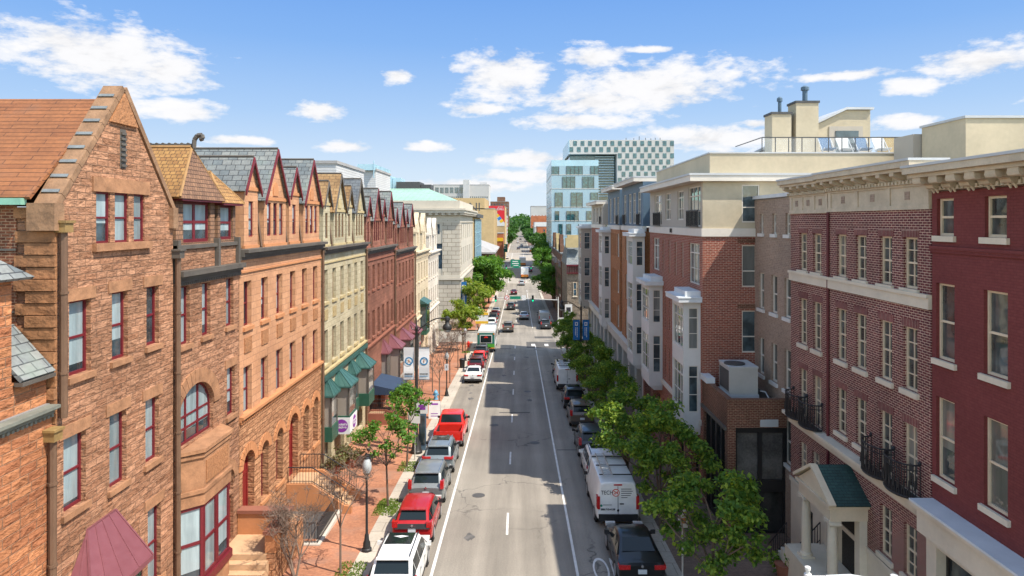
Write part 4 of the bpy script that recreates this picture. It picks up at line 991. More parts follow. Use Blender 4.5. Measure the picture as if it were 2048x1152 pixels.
th = thing('terrace_railing', 'clear panel railing along the apartment roof terrace', 'railing', (19, 41, zr))
mb = MB(); mb.box(14.6, 23.4, 40.98, 41.02, 5.02, 5.08)
for k in range(12): x = 14.6 + 8.8 * k / 11; mb.box(x - .025, x + .025, 40.985, 41.015, zr, 5.02)
mb.path([(14.6, 41.1, 5.05), (14.6, 46, 5.05)], .03, 6); mb.build('rail', M['hvac_dk'], th)
mg, nt, b = nodes_of('terrace_glass'); b.inputs['Base Color'].default_value = (.85, .9, .92, 1); b.inputs['Roughness'].default_value = .03
tr = nt.nodes.new('ShaderNodeBsdfTransparent'); mx = nt.nodes.new('ShaderNodeMixShader'); mx.inputs[0].default_value = .07
nt.links.new(tr.outputs[0], mx.inputs[1]); nt.links.new(b.outputs[0], mx.inputs[2]); nt.links.new(mx.outputs[0], nt.nodes['Material Output'].inputs[0])
mb = MB(); mb.box(14.62, 23.38, 40.99, 41.0, zr + .08, 5.0); mb.build('glass_panel', mg, th)
M['navy_cloth'] = plain('blue_sling_fabric', (.05, .11, .2), .8, .1, 3); M['mural'] = plain('faded_ochre_fence_paint', (.36, .24, .07), .8, .5, .9)
M['white_cloth'] = plain('white_sling_fabric', (.45, .45, .43), .8, .1, 3)
def deck_chair(lab, x, cl):
    t = thing('deck_chair', lab, 'chair', (x, 41.9, zr), 'sling chairs on the roof terrace')
    s = MB(); pts = [(x, 41.4, zr + .45), (x, 41.9, zr + .35), (x, 42.3, zr + 1.15)]
    for p, q in zip(pts, pts[1:]): s.prism([(x - .35, p[1], p[2]), (x + .35, p[1], p[2]), (x + .35, q[1], q[2]), (x - .35, q[1], q[2])], [(x - .35, p[1], p[2] + .04), (x + .35, p[1], p[2] + .04), (x + .35, q[1], q[2] + .04), (x - .35, q[1], q[2] + .04)])
    s.build('sling', cl, t); f = MB()
    for sx in (-.38, .38): f.path([(x + sx, 41.35, zr + .47), (x + sx, 42.2, zr)], .025, 5); f.path([(x + sx, 41.4, zr), (x + sx, 42.33, zr + 1.17)], .025, 5)
    f.build('frame', M['lead'], t)
for lab, x, cl in (('blue sling chair nearest the bulkhead on the roof terrace', 18.9, M['navy_cloth']), ('white sling chair between two blue ones on the terrace', 20.0, M['white_cloth']), ('blue sling chair in the middle of the terrace chairs', 21.1, M['navy_cloth']), ('white sling chair beside the ochre fence panel', 22.2, M['white_cloth'])): deck_chair(lab, x, cl)
mb = MB(); mb.box(22.4, 24.6, 42.7, 42.8, zr, 5.3); o = mb.build('fence_panel', M['mural'], None, (23.5, 42.75, zr)); tag(o, 'ochre and blue painted fence panel at the end of the roof terrace', 'fence')
th = thing('roof_penthouse', 'plain beige stucco penthouse box above the plum brick houses', 'rooftop structure', (26, 37, 2))
mb = MB(); mb.box(21.6, 40, 33.0, 36.6, 0, 5.0); mb.build('wall', M['stucco'], th); mb = MB(); mb.box(21.52, 40.1, 32.92, 36.68, 5.001, 5.12); mb.build('coping', M['lead'], th)
mb = MB(); mb.box(21.2, 24, 36.7, 38.6, 0, 4.7); mb.build('wing', M['stucco_dk'], th)

# ------------------------------------------------------------------ drab brick house set between apartments and plum brick
XG = XP + .2; RG = right_face(XG)
gy = thing('drab_house', 'drab grey brown painted brick house with small white sash windows behind the shop', 'house', (XG, 36, G(36)))
ops = [T(c - .42, c + .42, a, b) for c in (38.0, 36.1, 34.3) for a, b in ((-4.85, -2.85), (-8.5, -6.45), (-12.2, -10.0))] + [T(c - .28, c + .28, -.66, .42) for c in (38.0, 36.1, 34.3)]
shell(gy, RG, 33.45, 39.15, G(36) - .5, 1.2, 12, ops, M['brick_grey'], .2, roof=M['roof_grey'])
for o in ops: window(gy, RG, o, M['white_trim'], M['pane_p'], .2, sill=M['white_bay'])
mb = MB(); mb.fbox(RG, 33.4, 39.18, 1.262, 1.45, -.5, .12); mb.build('coping', M['paving_cap'], gy)

# ------------------------------------------------------------------ small brick shop with the rooftop unit
sh = thing('corner_shop', 'small brown brick shop with black shopfront below the grey air conditioner', 'shop', (12, 36.8, G(36)))
zt, zb = -8.97, -10.4; ya, yb = 34.4, 39.1; gs = G(36.5)
mb = MB()
mb.box(XA, XA + .3, ya, yb, zb, zt); mb.box(XA + .3, XG - .003, ya, ya + .3, zb, zt); mb.box(XA + .003, XA + .42, ya + .003, ya + .42, gs - .4, zb - .001); mb.box(XA + .003, XA + .4, yb - .4, yb - .003, gs - .4, zb - .001)
mb.box(XA + 1.1, XA + 1.9, ya - .05, ya - .001, zb + .35, zb + .95)
mb.build('wall', M['brick_shop'], sh)
mb = MB(); mb.box(XA + .3, XG - .01, ya + .3, yb, zt - .5, zt - .42); mb.build('roof', M['hvac_dk'], sh)
mb = MB(); mb.box(XA - .12, XA + .36, yb - 1.3, yb, zt + .001, zt + .3); mb.build('parapet_cap', M['paving_cap'], sh)
mb = MB(); mb.box(XA - .1, XA + .35, ya + .1, yb, zb - .18, zb - .003); mb.build('shop_cornice', M['gutter'], sh)
mb = MB(); mb.box(12.15, 13.05, ya - .06, ya - .004, zb + .06, zb + .42)
for k in range(6): mb.box(12.18, 13.02, ya - .08, ya - .061, zb + .09 + k * .055, zb + .115 + k * .055)
mb.build('vent_grille', M['lead'], sh)
f = MB(); pn = MB(); pu = MB(); nf = near_face(ya + .25); zf = -13.2
for fr, a, b, n in ((right_face(XA + .18), ya + .45, yb - .42, 4), (nf, XA + .45, XG - .02, 2)):
    for z0, z1 in ((gs + .3, zf - .5), (zf + .1, zb - .3)):
        for k in range(n + 1): u = a + (b - a) * k / n; f.fbox(fr, u - .1, u + .1, z0, z1, -.12, .06)
        (pn if fr is not nf or z0 < zf else pu).fbox(fr, a, b, z0, z1, -.1, -.04)
    f.fbox(fr, a - .1, b + .1, zf - .499, zf + .099, -.15, .08); f.fbox(fr, a - .1, b + .1, zb - .299, zb - .01, -.15, .08); f.fbox(fr, a - .1, b + .1, gs - .3, gs + .299, -.15, .08)
f.build('shopfront', M['black_frame'], sh); pn.build('shop_glass', M['shop_dark'], sh); pu.build('upper_glass', M['shop_room'], sh)
hv = thing('air_conditioner', 'grey boxy air conditioning unit on the brick shop roof', 'air conditioner', (11.9, 36.9, zt - .42))
z0 = zt - .42
mb = MB(); mb.box(11.1, 12.6, 36.0, 37.8, z0 + .25, -7.75); hb = mb.build('cabinet', M['hvac'], hv)
mb = MB(); mb.box(11.05, 12.65, 35.95, 37.85, z0 + .05, z0 + .249); mb.build('base_frame', M['lead'], hv); mb = MB(); mb.box(11.07, 12.63, 35.97, 37.83, -7.749, -7.66); mb.build('top_frame', M['lead'], hv)
mb = MB(); mb.lathe((11.6, 36.75, -7.66), [(.55, 0), (.55, .06), (.5, .07)], 20); mb.build('fan_grille', M['hvac_dk'], hv)
mb = MB(); mb.box(11.085, 11.098, 36.1, 37.7, z0 + .4, -7.9); mb.build('coil_grille', M['hvac_dk'], hv)
mb = MB(); mb.path([(12.8, 36.2, z0 + .4), (13.0, 36.0, z0 + .4), (13.0, 35.3, z0 + .1)], .03, 6); mb.build('conduit', M['lead'], hv)

# ------------------------------------------------------------------ plum brick house with balconettes and portico
RP = right_face(XP); y0, y1 = 22.02, 33.4; g = G(27)
pl = thing('plum_brick_house', 'plum brick house with cream cornice, tall sash windows and iron balconettes', 'house', (XP, 27.5, g))
cols = [31.95, 30.45, 28.15, 26.55, 24.75, 23.2]
ops = []
for c in cols:
    for a, b in ((-2.28, -.54), (-5.75, -3.6)): ops.append(T(c - .42, c + .42, a, b, style='grid', nx=2, ny=4, t=.065))
    ops.append(T(c - .42, c + .42, -9.15 if c in (31.95, 30.45, 24.75, 23.2) else -8.75, -6.9, style='grid', nx=2, ny=4, t=.065))
low = [T(c - .4, c + .4, -12.15, -10.35, style='grid', nx=2, ny=4, t=.065) for c in (31.95, 30.6, 24.75, 23.2)]
shell(pl, RP, y0, y1, -12.45, .40, 12, ops + low, M['brick_purple'], .2, roof=M['roof_grey'])
for o in ops + low: window(pl, RP, o, M['cream_trim'], M['pane_p'], .2, sill=M['cream_stone'])
for o in ops: hd = MB(); hd.fbox(RP, o['u0'] - .1, o['u1'] + .1, o['v1'] + .003, o['v1'] + .27, -.05, .012); hd.build('window_head', M['soldier'], pl)
base_ops = [T(30.9, 32.0, G(31) + .3, -13.2, style='door')]
shell(pl, RP, y0, y1, g - 1, -12.451, 12, base_ops, M['cream_stone'], .25, name='stone_base')
window(pl, RP, base_ops[0], M['black_frame'], M['pane_dk'], .25, name='door')
for nm, z, st, m in (('band', -2.85, [(.36, .10), (.12, .16)], 'cream_stone'), ('ledge', -9.75, [(.3, .12), (.12, .3), (.14, .45)], 'cream_stone'), ('plinth_band', -12.6, [(.2, .08)], 'cream_stone')):
    cornice(pl, RP, y0, y1, z, M[m], st, nm)
def grand_cornice(th, fr, u0, u1, z, ov, n, frieze=True, scroll=False):
    if frieze:
        fz = MB(); fz.fbox(fr, u0 + .003, u1 - .003, z + .001, z + .16, -.1, .08); fz.fbox(fr, u0 + .003, u1 - .003, z + .161, z + .78, -.1, .03); fz.fbox(fr, u0 + .003, u1 - .003, z + .781, z + .86, -.1, .09)
        k = max(3, n // 3)
        for q in range(k + 1): u = u0 + .15 + (u1 - u0 - .3) * q / k; fz.fbox(fr, u - .12, u + .12, z + .12, z + .79, .0, .07)
        f_ = fz.build('frieze', M['cornice_stone'], th)
        vt = MB()
        for q in range(k): u = u0 + .15 + (u1 - u0 - .3) * (q + .5) / k; vt.fbox(fr, u - .15, u + .15, z + .34, z + .62, .031, .045)
        vt.build('vents', M['brick_grey'], f_); z += .86
    c = MB(); c.fbox(fr, u0 + .003, u1 - .003, z + .001, z + .12, -.1, .16); c.fbox(fr, u0 + .003, u1 - .003, z + .121, z + .40, -.1, .10)
    c.fbox(fr, u0 + .003, u1 - .003, z + .401, z + .52, -.1, ov * .82); c.fbox(fr, u0 + .003, u1 - .003, z + .521, z + .72, -.3, ov); cc = c.build('cornice', M['cornice_stone'], th)
    d = MB()
    for q in range(n * 4): u = u0 + (q + .5) * (u1 - u0) / (n * 4); d.fbox(fr, u - .05, u + .05, z + .02, z + .125, .1, .21)
    d.fbox(fr, u0 + .003, u1 - .003, z + .005, z + .019, .1, .2); d.build('dentil_course', M['cornice_stone'], cc)
    for q in range(n):
        b = MB(); u = u0 + (q + .5) * (u1 - u0) / n; w = .13 if not scroll else .2
        pr = [(.1, z + .14), (.1, z + .4), (ov * .78, z + .4), (ov * .78, z + .29), (ov * .5, z + .2)]
        b.prism([fr(u - w, v, o) for o, v in pr], [fr(u + w, v, o) for o, v in pr])
        if scroll:
            b.tube(fr(u - w * 1.1, z + .28, ov * .68), fr(u + w * 1.1, z + .28, ov * .68), .1, n=8); b.tube(fr(u - w * 1.05, z + .16, .25), fr(u + w * 1.05, z + .16, .25), .12, n=8)
            for e in (-.1, .1): b.tube(fr(u + e, z + .12, .2), fr(u + e, z - .08, .12), .07, .03, 6)
        b.build('bracket', M['cornice_stone'], cc)
    r = MB(); r.fbox(fr, u0 - .02, u1 + .02, z + .721, z + .80, -.6, ov + .04); r.build('flashing', M['lead'], cc)
grand_cornice(pl, RP, y0, 29.25, .40, .72, 8); grand_cornice(pl, RP, 29.27, y1, .37, .68, 5)
mb = MB(); mb.tube((XP - .06, 29.26, g), (XP - .06, 29.26, .4), .06, n=8); mb.build('downpipe', M['maroon_dk'], pl)
def balconette(c, w=.78, z=-9.15):
    t = MB(); n = 13; pts = []
    for k in range(n): a = math.pi * k / (n - 1); pts.append((c - w * math.cos(a), .12 + .62 * math.sin(a) ** .7))
    for zz in (z + .06, z + 1.12): t.path([RP(u, zz, o) for u, o in pts], .03, 5)
    t.path([RP(u, z + .95, o) for u, o in pts], .018, 5)
    for k in range(25):
        a = math.pi * k / 24; u, o = c - w * math.cos(a), .12 + .62 * math.sin(a) ** .7
        t.tube(RP(u, z + .06, o), RP(u, z + 1.12, o), .017, n=5)
        if k % 2: t.tube(RP(u, z + .3, o + .03), RP(u, z + .62, o + .03), .035, .012, 5)
    for s in (-1, 1): t.lathe(RP(c + s * w, z + 1.12, .14), [(.04, 0), (.07, .07), (.02, .15)], 6)
    t.prism([RP(u, z, o) for u, o in pts], [RP(u, z + .05, o) for u, o in pts])
    t.build('balconette', M['iron'], pl)
for c in (31.95, 30.45, 24.75, 23.2): balconette(c)
# portico
po = MB(); px, pa, pb = 11.85, 26.0, 28.9; pz = -14.05
po.box(px - .25, XP - .003, pa - .5, pb + .9, G(27) - .4, pz); st = po.build('portico', M['cream_stone'], pl)
cl = [(px + .2, pa + .25), (px + .2, pb - .25)]
for x, y in cl:
    q = MB(); q.box(x - .26, x + .26, y - .26, y + .26, pz + .001, pz + .1)
    q.lathe((x, y, pz + .1), [(.25, 0), (.25, .08), (.19, .14), (.19, 1.2), (.16, 2.3), (.17, 2.35), (.2, 2.4)], 20)
    q.box(x - .24, x + .24, y - .22, y + .22, pz + 2.501, pz + 2.62)
    for s in (-1, 1): q.tube((x - .22, y + s * .2, pz + 2.49), (x + .22, y + s * .2, pz + 2.49), .09, n=10)
    q.build('column', M['cream_stone'], st)
for y in (pa + .25, pb - .25):
    q = MB(); q.box(XP - .3, XP - .004, y - .2, y + .2, pz + .001, pz + 2.62); q.build('pilaster', M['cream_stone'], st)
en = MB(); ze = pz + 2.621
en.box(px, XP - .003, pa, pb, ze, ze + .5); en.box(px - .12, XP - .003, pa - .12, pb + .12, ze + .501, ze + .62)
zg = ze + .62; ym = (pa + pb) / 2
en.prism([(px - .02, pa - .02, zg), (px - .02, pb + .02, zg), (px - .02, ym, zg + .92)], [(XP - .003, pa - .02, zg), (XP - .003, pb + .02, zg), (XP - .003, ym, zg + .92)])
en.build('entablature', M['cream_trim'], st)
r = MB()
for s, y in ((-1, pa - .22), (1, pb + .22)): roof_slab(r, [(px + .12, ym, zg + .98), (px + .12, y, zg + .02), (XP - .003, y, zg + .02), (XP - .003, ym, zg + .98)], .06)
r.build('porch_roof', M['green_shingle'], st)
r = MB()
for s, y in ((-1, pa - .22), (1, pb + .22)): roof_slab(r, [(px - .16, ym, zg + .96), (px - .16, y, zg + .0), (px + .118, y, zg + .0), (px + .118, ym, zg + .96)], .12)
r.build('pediment_rake', M['cream_trim'], st)
q = MB(); q.box(XP - .05, XP - .004, 27.0, 28.0, pz + .01, pz + 2.2); q.build('front_door', M['black_frame'], st)
q = MB()
for k in range(6): q.box(px - .3 - .0, XP - .1, pb + .9 + k * .32, pb + 1.22 + k * .32, G(31) - .3, pz - .3 * (k + 1))
q.build('steps', M['conc'], st)
q = MB()
for x in (px - .2, XP - .2):
    q = MB(); q.path([(x, pb + .8, pz + .95), (x, pb + 2.9, pz - .95)], .03, 5); q.path([(x, pb + .8, pz + .2), (x, pb + 2.9, pz - 1.7)], .02, 5)
    for k in range(9): t = k / 8; y = pb + .8 + 2.1 * t; q.tube((x, y, pz - 1.9 * t), (x, y, pz + .95 - 1.9 * t), .018, n=5)
    q.build('step_railing', M['iron'], st)

# ------------------------------------------------------------------ maroon painted house
y0, y1 = 11.0, 21.98; g = G(17)
mr = thing('maroon_house', 'maroon painted brick house with cream bracketed cornice and storefront', 'house', (XP, 17, g))
ops = []
for c, w in ((21.3, .46), (19.05, .48), (16.8, .48), (14.5, .48)):
    ops += [T(c - w + .04, c + w - .04, -.45, .72), T(c - w, c + w, -4.35, -1.95), T(c - w, c + w, -8.1, -5.55)]
shell(mr, RP, y0, y1, -9.5, .95, 12, ops, M['maroon_wall'], .2, roof=M['roof_grey'])
for o in ops: window(mr, RP, o, M['cream_trim'], M['pane_p'], .2, sill=M['cream_stone'])
cornice(mr, RP, y0, y1, -.98, M['maroon_wall'], [(.1, .06), (.1, .10)], 'string_course')
grand_cornice(mr, RP, y0, y1, .98, .98, 13, False, True)
mb = MB(); mb.fbox(RP, y0, y1 - .1, -9.9, -9.05, -.2, .55); mb.fbox(RP, y0, y1 - .1, -9.049, -8.95, -.2, .75); f = mb.build('storefront_fascia', M['cream_stone'], mr)
mb = MB(); mb.fbox(RP, y0, y1 - .05, -8.949, -8.88, -.1, .78); mb.build('flashing', M['paving_cap'], f)
ops = [T(c - 1.25, c + 1.25, g + .6, -10.2, style='none', t=.12) for c in (20.1, 16.9, 13.7)]
fr2 = right_face(XP - .25); shell(mr, fr2, y0, y1 - .1, g - .5, -9.901, 6, ops, M['cream_stone'], .4, name='storefront')
for o in ops: window(mr, fr2, o, M['black_frame'], M['pane_p'], .4, name='shop_window')
# ------------------------------------------------------------------ vehicles
mg, nt, b = nodes_of('car_glass'); b.inputs['Base Color'].default_value = (.012, .018, .02, 1); b.inputs['Roughness'].default_value = .08; b.inputs['Specular IOR Level'].default_value = .35
M['car_glass'] = mg
M['tyre'] = plain('tyre_rubber', (.016, .016, .017), .85, .2, 6); M['rim'] = plain('alloy_rim', (.38, .38, .38), .35, .1, 5, metal=.6)
M['black_trim'] = plain('black_plastic_trim', (.020, .020, .021), .6, .15, 4)
M['tail'] = plain('red_tail_lens', (.42, .012, .012), .2, .1, 5, spec=.7); M['head'] = plain('clear_lamp_lens', (.5, .5, .48), .15, .1, 5, spec=.7)
M['plate'] = plain('number_plate', (.55, .58, .60), .5, .12, 8); M['chrome'] = plain('chrome_trim', (.6, .6, .6), .15, .05, 3, metal=.9)
P = {k: paint(k + '_car_paint', v, m) for k, v, m in (('white', (.72, .72, .70), 0), ('red', (.36, .012, .014), .1), ('bright_red', (.62, .022, .012), 0), ('grey', (.20, .215, .215), .3), ('blue_grey', (.19, .225, .24), .3),
     ('black', (.008, .008, .009), 0), ('maroon', (.11, .012, .016), .2), ('silver', (.42, .43, .43), .4), ('charcoal', (.045, .047, .05), .2), ('bronze', (.13, .10, .075), .3), ('blue', (.05, .09, .2), .2), ('orange', (.6, .2, .02), 0), ('green', (.07, .30, .03), 0), ('teal', (.02, .14, .11), 0))}

def ring(s):
    """half outline of a cross-section: station = (y, zb, zbelt, zroof, wb, wbelt, wroof)"""
    y, zb, zl, zr, wb, wl, wr = s
    zm = zb + (zl - zb) * .55; wm = max(wb, wl) + .015
    h = zr - zl
    return [(0, zb), (wb * .86, zb), (wb, zb + .10), (wm, zm), (wl, zl), (wl + (wr - wl) * .12, zl + h * .12), (wl + (wr - wl) * .86, zl + h * .84), (wr - .03, zr - min(.03, h * .05)), (wr * .75, zr + .012), (0, zr + .025)]
def refine(st, n=3):
    out = []
    for a, b in zip(st, st[1:]):
        for k in range(n): out.append(tuple(p + (q - p) * k / n for p, q in zip(a, b)))
    return out + [st[-1]]
def car(name, label, cat, spec, colour, group=None, loc=(0, 0, 0), slope=0.0, scale=1.09):
    t = thing(name, label, cat, loc, group, local=True); t.rotation_euler = (math.atan(slope), 0, 0); t.scale = (scale,) * 3
    st = spec['st']; mb = MB()
    def full(s): h = ring(s); y = s[0]; return [(x, y, z) for x, z in h] + [(-x, y, z) for x, z in reversed(h[1:-1])]
    rings = [full(s) for s in st]; m = len(rings[0])
    for r in rings: mb.v += r
    for i in range(len(rings) - 1):
        for k in range(m):
            q = (k + 1) % m; mb.f.append((i * m + k, i * m + q, (i + 1) * m + q, (i + 1) * m + k)); mb.mi.append(0)
    mb.f.append(tuple(range(m))); mb.f.append(tuple((len(rings) - 1) * m + k for k in reversed(range(m)))); mb.mi += [0, 0]
    body = mb.build('body', P[colour], t, smooth=32)
    def panel(name, quads, mat, off=.012, ins=(.04, .04, .06, .06)):
        g = MB()
        for a, b, c, d in quads:
            a, b, c, d = map(Vector, (a, b, c, d)); n = (b - a).cross(d - a)
            if n.length < 1e-7: n = (c - b).cross(d - c)
            n.normalize(); cen = (a + b + c + d) / 4
            if n.dot(cen - Vector((0, cen.y * .6, .7))) < 0: n = -n
            f = lambda s, u: a * (1 - s) * (1 - u) + b * s * (1 - u) + c * s * u + d * (1 - s) * u
            q = [f(ins[0], ins[2]), f(1 - ins[1], ins[2]), f(1 - ins[1], 1 - ins[3]), f(ins[0], 1 - ins[3])]
            g.poly([tuple(p + n * off) for p in q])
        return g.build(name, mat, t)
    def side_q(i, j, sgn):       # greenhouse side strip between stations
        A, B = ring(st[i]), ring(st[j]); ya, yb = st[i][0], st[j][0]
        return ((sgn * A[5][0], ya, A[5][1]), (sgn * B[5][0], yb, B[5][1]), (sgn * B[6][0], yb, B[6][1]), (sgn * A[6][0], ya, A[6][1]))
    def top_q(i, j):
        A, B = ring(st[i]), ring(st[j]); ya, yb = st[i][0], st[j][0]
        za = st[i][3] + .01; zb = st[j][3] + .01
        return ((-A[7][0], ya, za), (A[7][0], ya, za), (B[7][0], yb, zb), (-B[7][0], yb, zb))
    for s in (-1, 1):
        for i, j in spec['side']: panel('side_window', [side_q(i, j, s)], M['car_glass'])
    i, j = spec['rear']; panel('rear_window', [top_q(i, j)], M['car_glass'], .02, (.05, .05, .10, .06))
    i, j = spec['front']; panel('windscreen', [top_q(i, j)], M['car_glass'], .02, (.03, .03, .04, .06))
    if 'sunroof' in spec:
        i, j = spec['sunroof']; panel('sunroof', [top_q(i, j)], M['car_glass'], .045, (.10, .10, .04, .06))
    W, y0 = spec['W'], st[0][0]; y1 = st[-1][0]; zb = st[0][1]
    q = MB(); q.box(-W * .93, W * .93, y0 - .06, y0 + .1, zb - .06, zb + .14); q.box(-W * .93, W * .93, y1 - .1, y1 + .05, zb - .06, zb + .12)
    q.box(-W - .004, -W * .9, -1.0, 1.0, zb - .1, zb + .04); q.box(W * .9, W + .004, -1.0, 1.0, zb - .1, zb + .04); q.build('bumper_trim', M['black_trim'], t)
    tz0, tz1, tw = spec['tail']
    for s in (-1, 1):
        q = MB(); x1_, x0_ = s * (W - .02), s * (W - .02 - tw); q.box(x0_, x1_, y0 - .035, y0 + .14, tz0, tz1); q.box(s * (W - .06), s * (W + .012), y0 - .02, y0 + .32, tz0 + .03, tz1); q.build('tail_light', M['tail'], t)
        q = MB(); q.box(s * (W - .5), s * (W - .06), y1 - .15, y1 + .03, zb + .32, zb + .46); q.build('headlight', M['head'], t)
        ym = spec['mirror']; zm = spec['mz']
        q = MB(); q.prism([(s * (W - .12), ym, zm), (s * (W + .2), ym - .02, zm + .02), (s * (W + .2), ym - .02, zm + .19), (s * (W + .02), ym, zm + .17)], [(s * (W - .12), ym + .09, zm), (s * (W + .18), ym + .12, zm + .03), (s * (W + .18), ym + .12, zm + .17), (s * (W + .02), ym + .09, zm + .16)]); q.build('mirror', M['black_trim'] if colour != 'white' or spec.get('kind') else P[colour], t)
        for yw in spec['wheels']:
            r = spec['r']; q = MB(); xo = s * (W + .018)
            a = MB(); a.tube((s * (W - .1), yw, r), (s * (W + .008), yw, r), r * 1.16, n=20); a.build('wheel_arch', M['black_trim'], t)
            q.tube((s * (W - .2), yw, r), (xo, yw, r), r, n=20); w = q.build('wheel', M['tyre'], t, smooth=40)
            k = MB(); k.tube((s * W, yw, r), (xo + s * .012, yw, r), r * .66, n=16); k.build('rim', M['rim'], w)
    pz = spec['plate']; q = MB(); q.box(-.17, .17, y0 - .075 if pz < zb + .2 else y0 - .04, y0, pz, pz + .16); q.build('number_plate', M['plate'], t)
    q = MB(); q.tube((0, y0 - .03, spec['badge']), (0, y0 + .02, spec['badge']), .055, n=10); q.build('badge', M['chrome'], t)
    if loc[1] < 62:
        for s in (-1, 1):
            for yd in ((-1.0, .05, 1.0) if spec['wheels'] and not spec.get('kind') else ()):
                q = MB(); q.box(s * (W + .008), s * (W + .0175), yd - .009, yd + .009, .42, spec['mz'] - .06); q.build('door_seam', M['black_trim'], t)
            for yd in ((-.75, .3) if spec['wheels'] and not spec.get('kind') else ()):
                q = MB(); q.box(s * (W + .005), s * (W + .034), yd - .09, yd + .09, spec['mz'] - .2, spec['mz'] - .17); q.build('door_handle', M['chrome'] if colour != 'black' else M['black_trim'], t)
    if spec.get('rails'):
        i, j = spec['rails']
        for s in (-1, 1):
            q = MB(); x = s * (st[i][6] - .06); q.path([(x, st[i][0], st[i][3] + .04), (x, st[i][0] + .15, st[i][3] + .09), (x, st[j][0] - .15, st[j][3] + .09), (x, st[j][0], st[j][3] + .04)], .022, 5); q.build('roof_rail', M['black_trim'] if colour in ('white', 'black') else M['chrome'], t)
    if spec.get('spoiler'):
        i = spec['spoiler']; q = MB(); y, z, w = st[i][0], st[i][3], st[i][6]; q.box(-w * .92, w * .92, y - .2, y + .1, z - .01, z + .035); q.build('spoiler', P[colour], t)
    return t
SUVS = dict(W=.92, r=.36, wheels=(-1.38, 1.38), mirror=.78, mz=1.02, tail=(.92, 1.08, .42), plate=.62, badge=.98, rails=(3, 6), spoiler=3, side=((2, 3), (3, 4), (4, 5), (5, 6), (6, 8)), rear=(2, 3), front=(6, 8), sunroof=(4, 6), st=[
    (-2.30, .36, .93, .96, .84, .84, .70), (-2.22, .32, 1.0, 1.04, .90, .90, .78), (-2.12, .30, 1.02, 1.10, .91, .905, .76), (-1.72, .26, 1.03, 1.60, .92, .91, .68), (-.8, .24, 1.01, 1.68, .92, .92, .70), (.05, .24, .99, 1.68, .92, .92, .70),
    (.55, .24, .98, 1.62, .92, .92, .69), (.9, .24, .98, 1.36, .92, .92, .74), (1.28, .24, .98, 1.03, .92, .91, .80), (1.9, .26, .92, .96, .91, .88, .76), (2.2, .30, .80, .83, .87, .82, .68), (2.34, .38, .62, .66, .74, .70, .6)])
CRV = dict(SUVS, tail=(.92, 1.34, .16), sunroof=(4, 4)); CRV.pop('sunroof')
HATCH = dict(W=.89, r=.34, wheels=(-1.35, 1.35), mirror=.72, mz=.95, tail=(.86, 1.12, .22), plate=.66, badge=.93, spoiler=3, side=((2, 3), (3, 4), (4, 5), (5, 6), (6, 8)), rear=(2, 3), front=(6, 8), st=[
    (-2.15, .34, .84, .90, .80, .80, .66), (-2.08, .30, .93, .99, .87, .86, .72), (-1.98, .28, .96, 1.05, .88, .87, .72), (-1.5, .24, .98, 1.47, .89, .88, .63), (-.7, .22, .96, 1.56, .89, .89, .66), (.1, .22, .94, 1.54, .89, .89, .66),
    (.55, .22, .93, 1.46, .89, .89, .66), (1.0, .22, .93, 1.20, .89, .89, .72), (1.42, .22, .92, .97, .89, .87, .76), (1.9, .25, .82, .86, .87, .83, .7), (2.1, .28, .72, .76, .82, .78, .62), (2.22, .36, .56, .60, .7, .66, .55)])
SEDAN = dict(W=.91, r=.34, wheels=(-1.40, 1.42), mirror=.65, mz=.92, tail=(.78, .94, .42), plate=.62, badge=.9, side=((3, 4), (4, 5), (5, 6), (6, 7), (7, 8)), rear=(3, 4), front=(6, 8), st=[
    (-2.42, .36, .86, .90, .82, .82, .72), (-2.34, .30, .95, .99, .89, .88, .78), (-2.2, .28, .98, 1.02, .90, .895, .80), (-1.62, .25, .97, 1.06, .91, .90, .78), (-.85, .22, .94, 1.42, .91, .90, .64), (-.2, .22, .93, 1.46, .91, .905, .65),
    (.35, .22, .92, 1.43, .91, .905, .65), (.85, .22, .91, 1.2, .91, .905, .70), (1.3, .22, .90, .94, .91, .89, .78), (1.95, .25, .82, .85, .89, .85, .72), (2.25, .28, .70, .73, .84, .80, .64), (2.38, .36, .56, .6, .72, .68, .56)])
VAN = dict(kind='van', W=1.0, r=.36, wheels=(-1.75, 1.75), mirror=1.62, mz=1.15, tail=(.95, 1.55, .12), plate=.56, badge=.9, side=((5, 6),), rear=(5, 6), front=(6, 8), st=[
    (-2.92, .46, 1.2, 2.12, .94, .94, .82), (-2.86, .42, 1.2, 2.18, .98, .98, .85), (-2.2, .36, 1.2, 2.22, 1.0, 1.0, .86), (-.8, .34, 1.2, 2.22, 1.0, 1.0, .86), (.6, .34, 1.2, 2.22, 1.0, 1.0, .86), (1.2, .34, 1.2, 2.2, 1.0, 1.0, .85),
    (1.55, .34, 1.18, 2.12, 1.0, 1.0, .84), (1.9, .34, 1.15, 1.75, 1.0, 1.0, .86), (2.35, .34, 1.12, 1.2, 1.0, .98, .86), (2.8, .36, 1.0, 1.05, .96, .92, .8), (2.95, .42, .8, .84, .88, .84, .7)])
def at_road(x, y, lift=0): return (x, y, G(y) + lift)
def slope(y): return (G(y + 2) - G(y - 2)) / 4
PK = 'cars parked along the left kerb'; PR = 'cars parked along the right kerb'; PM = 'cars driving up the street'
def park(name, label, cat, spec, col, x, y, group, **k): return car(name, label, cat, spec, col, group, at_road(x, y), slope(y), **k)
LX = -5.28
c = park('parked_suv', 'white family car with dark glass roof parked nearest on the left kerb', 'car', SUVS, 'white', LX + .1, 29.9, PK)
c = park('parked_hatchback', 'dark red hatchback with black tailgate between white and grey cars', 'car', HATCH, 'red', LX + .05, 35.6, PK)
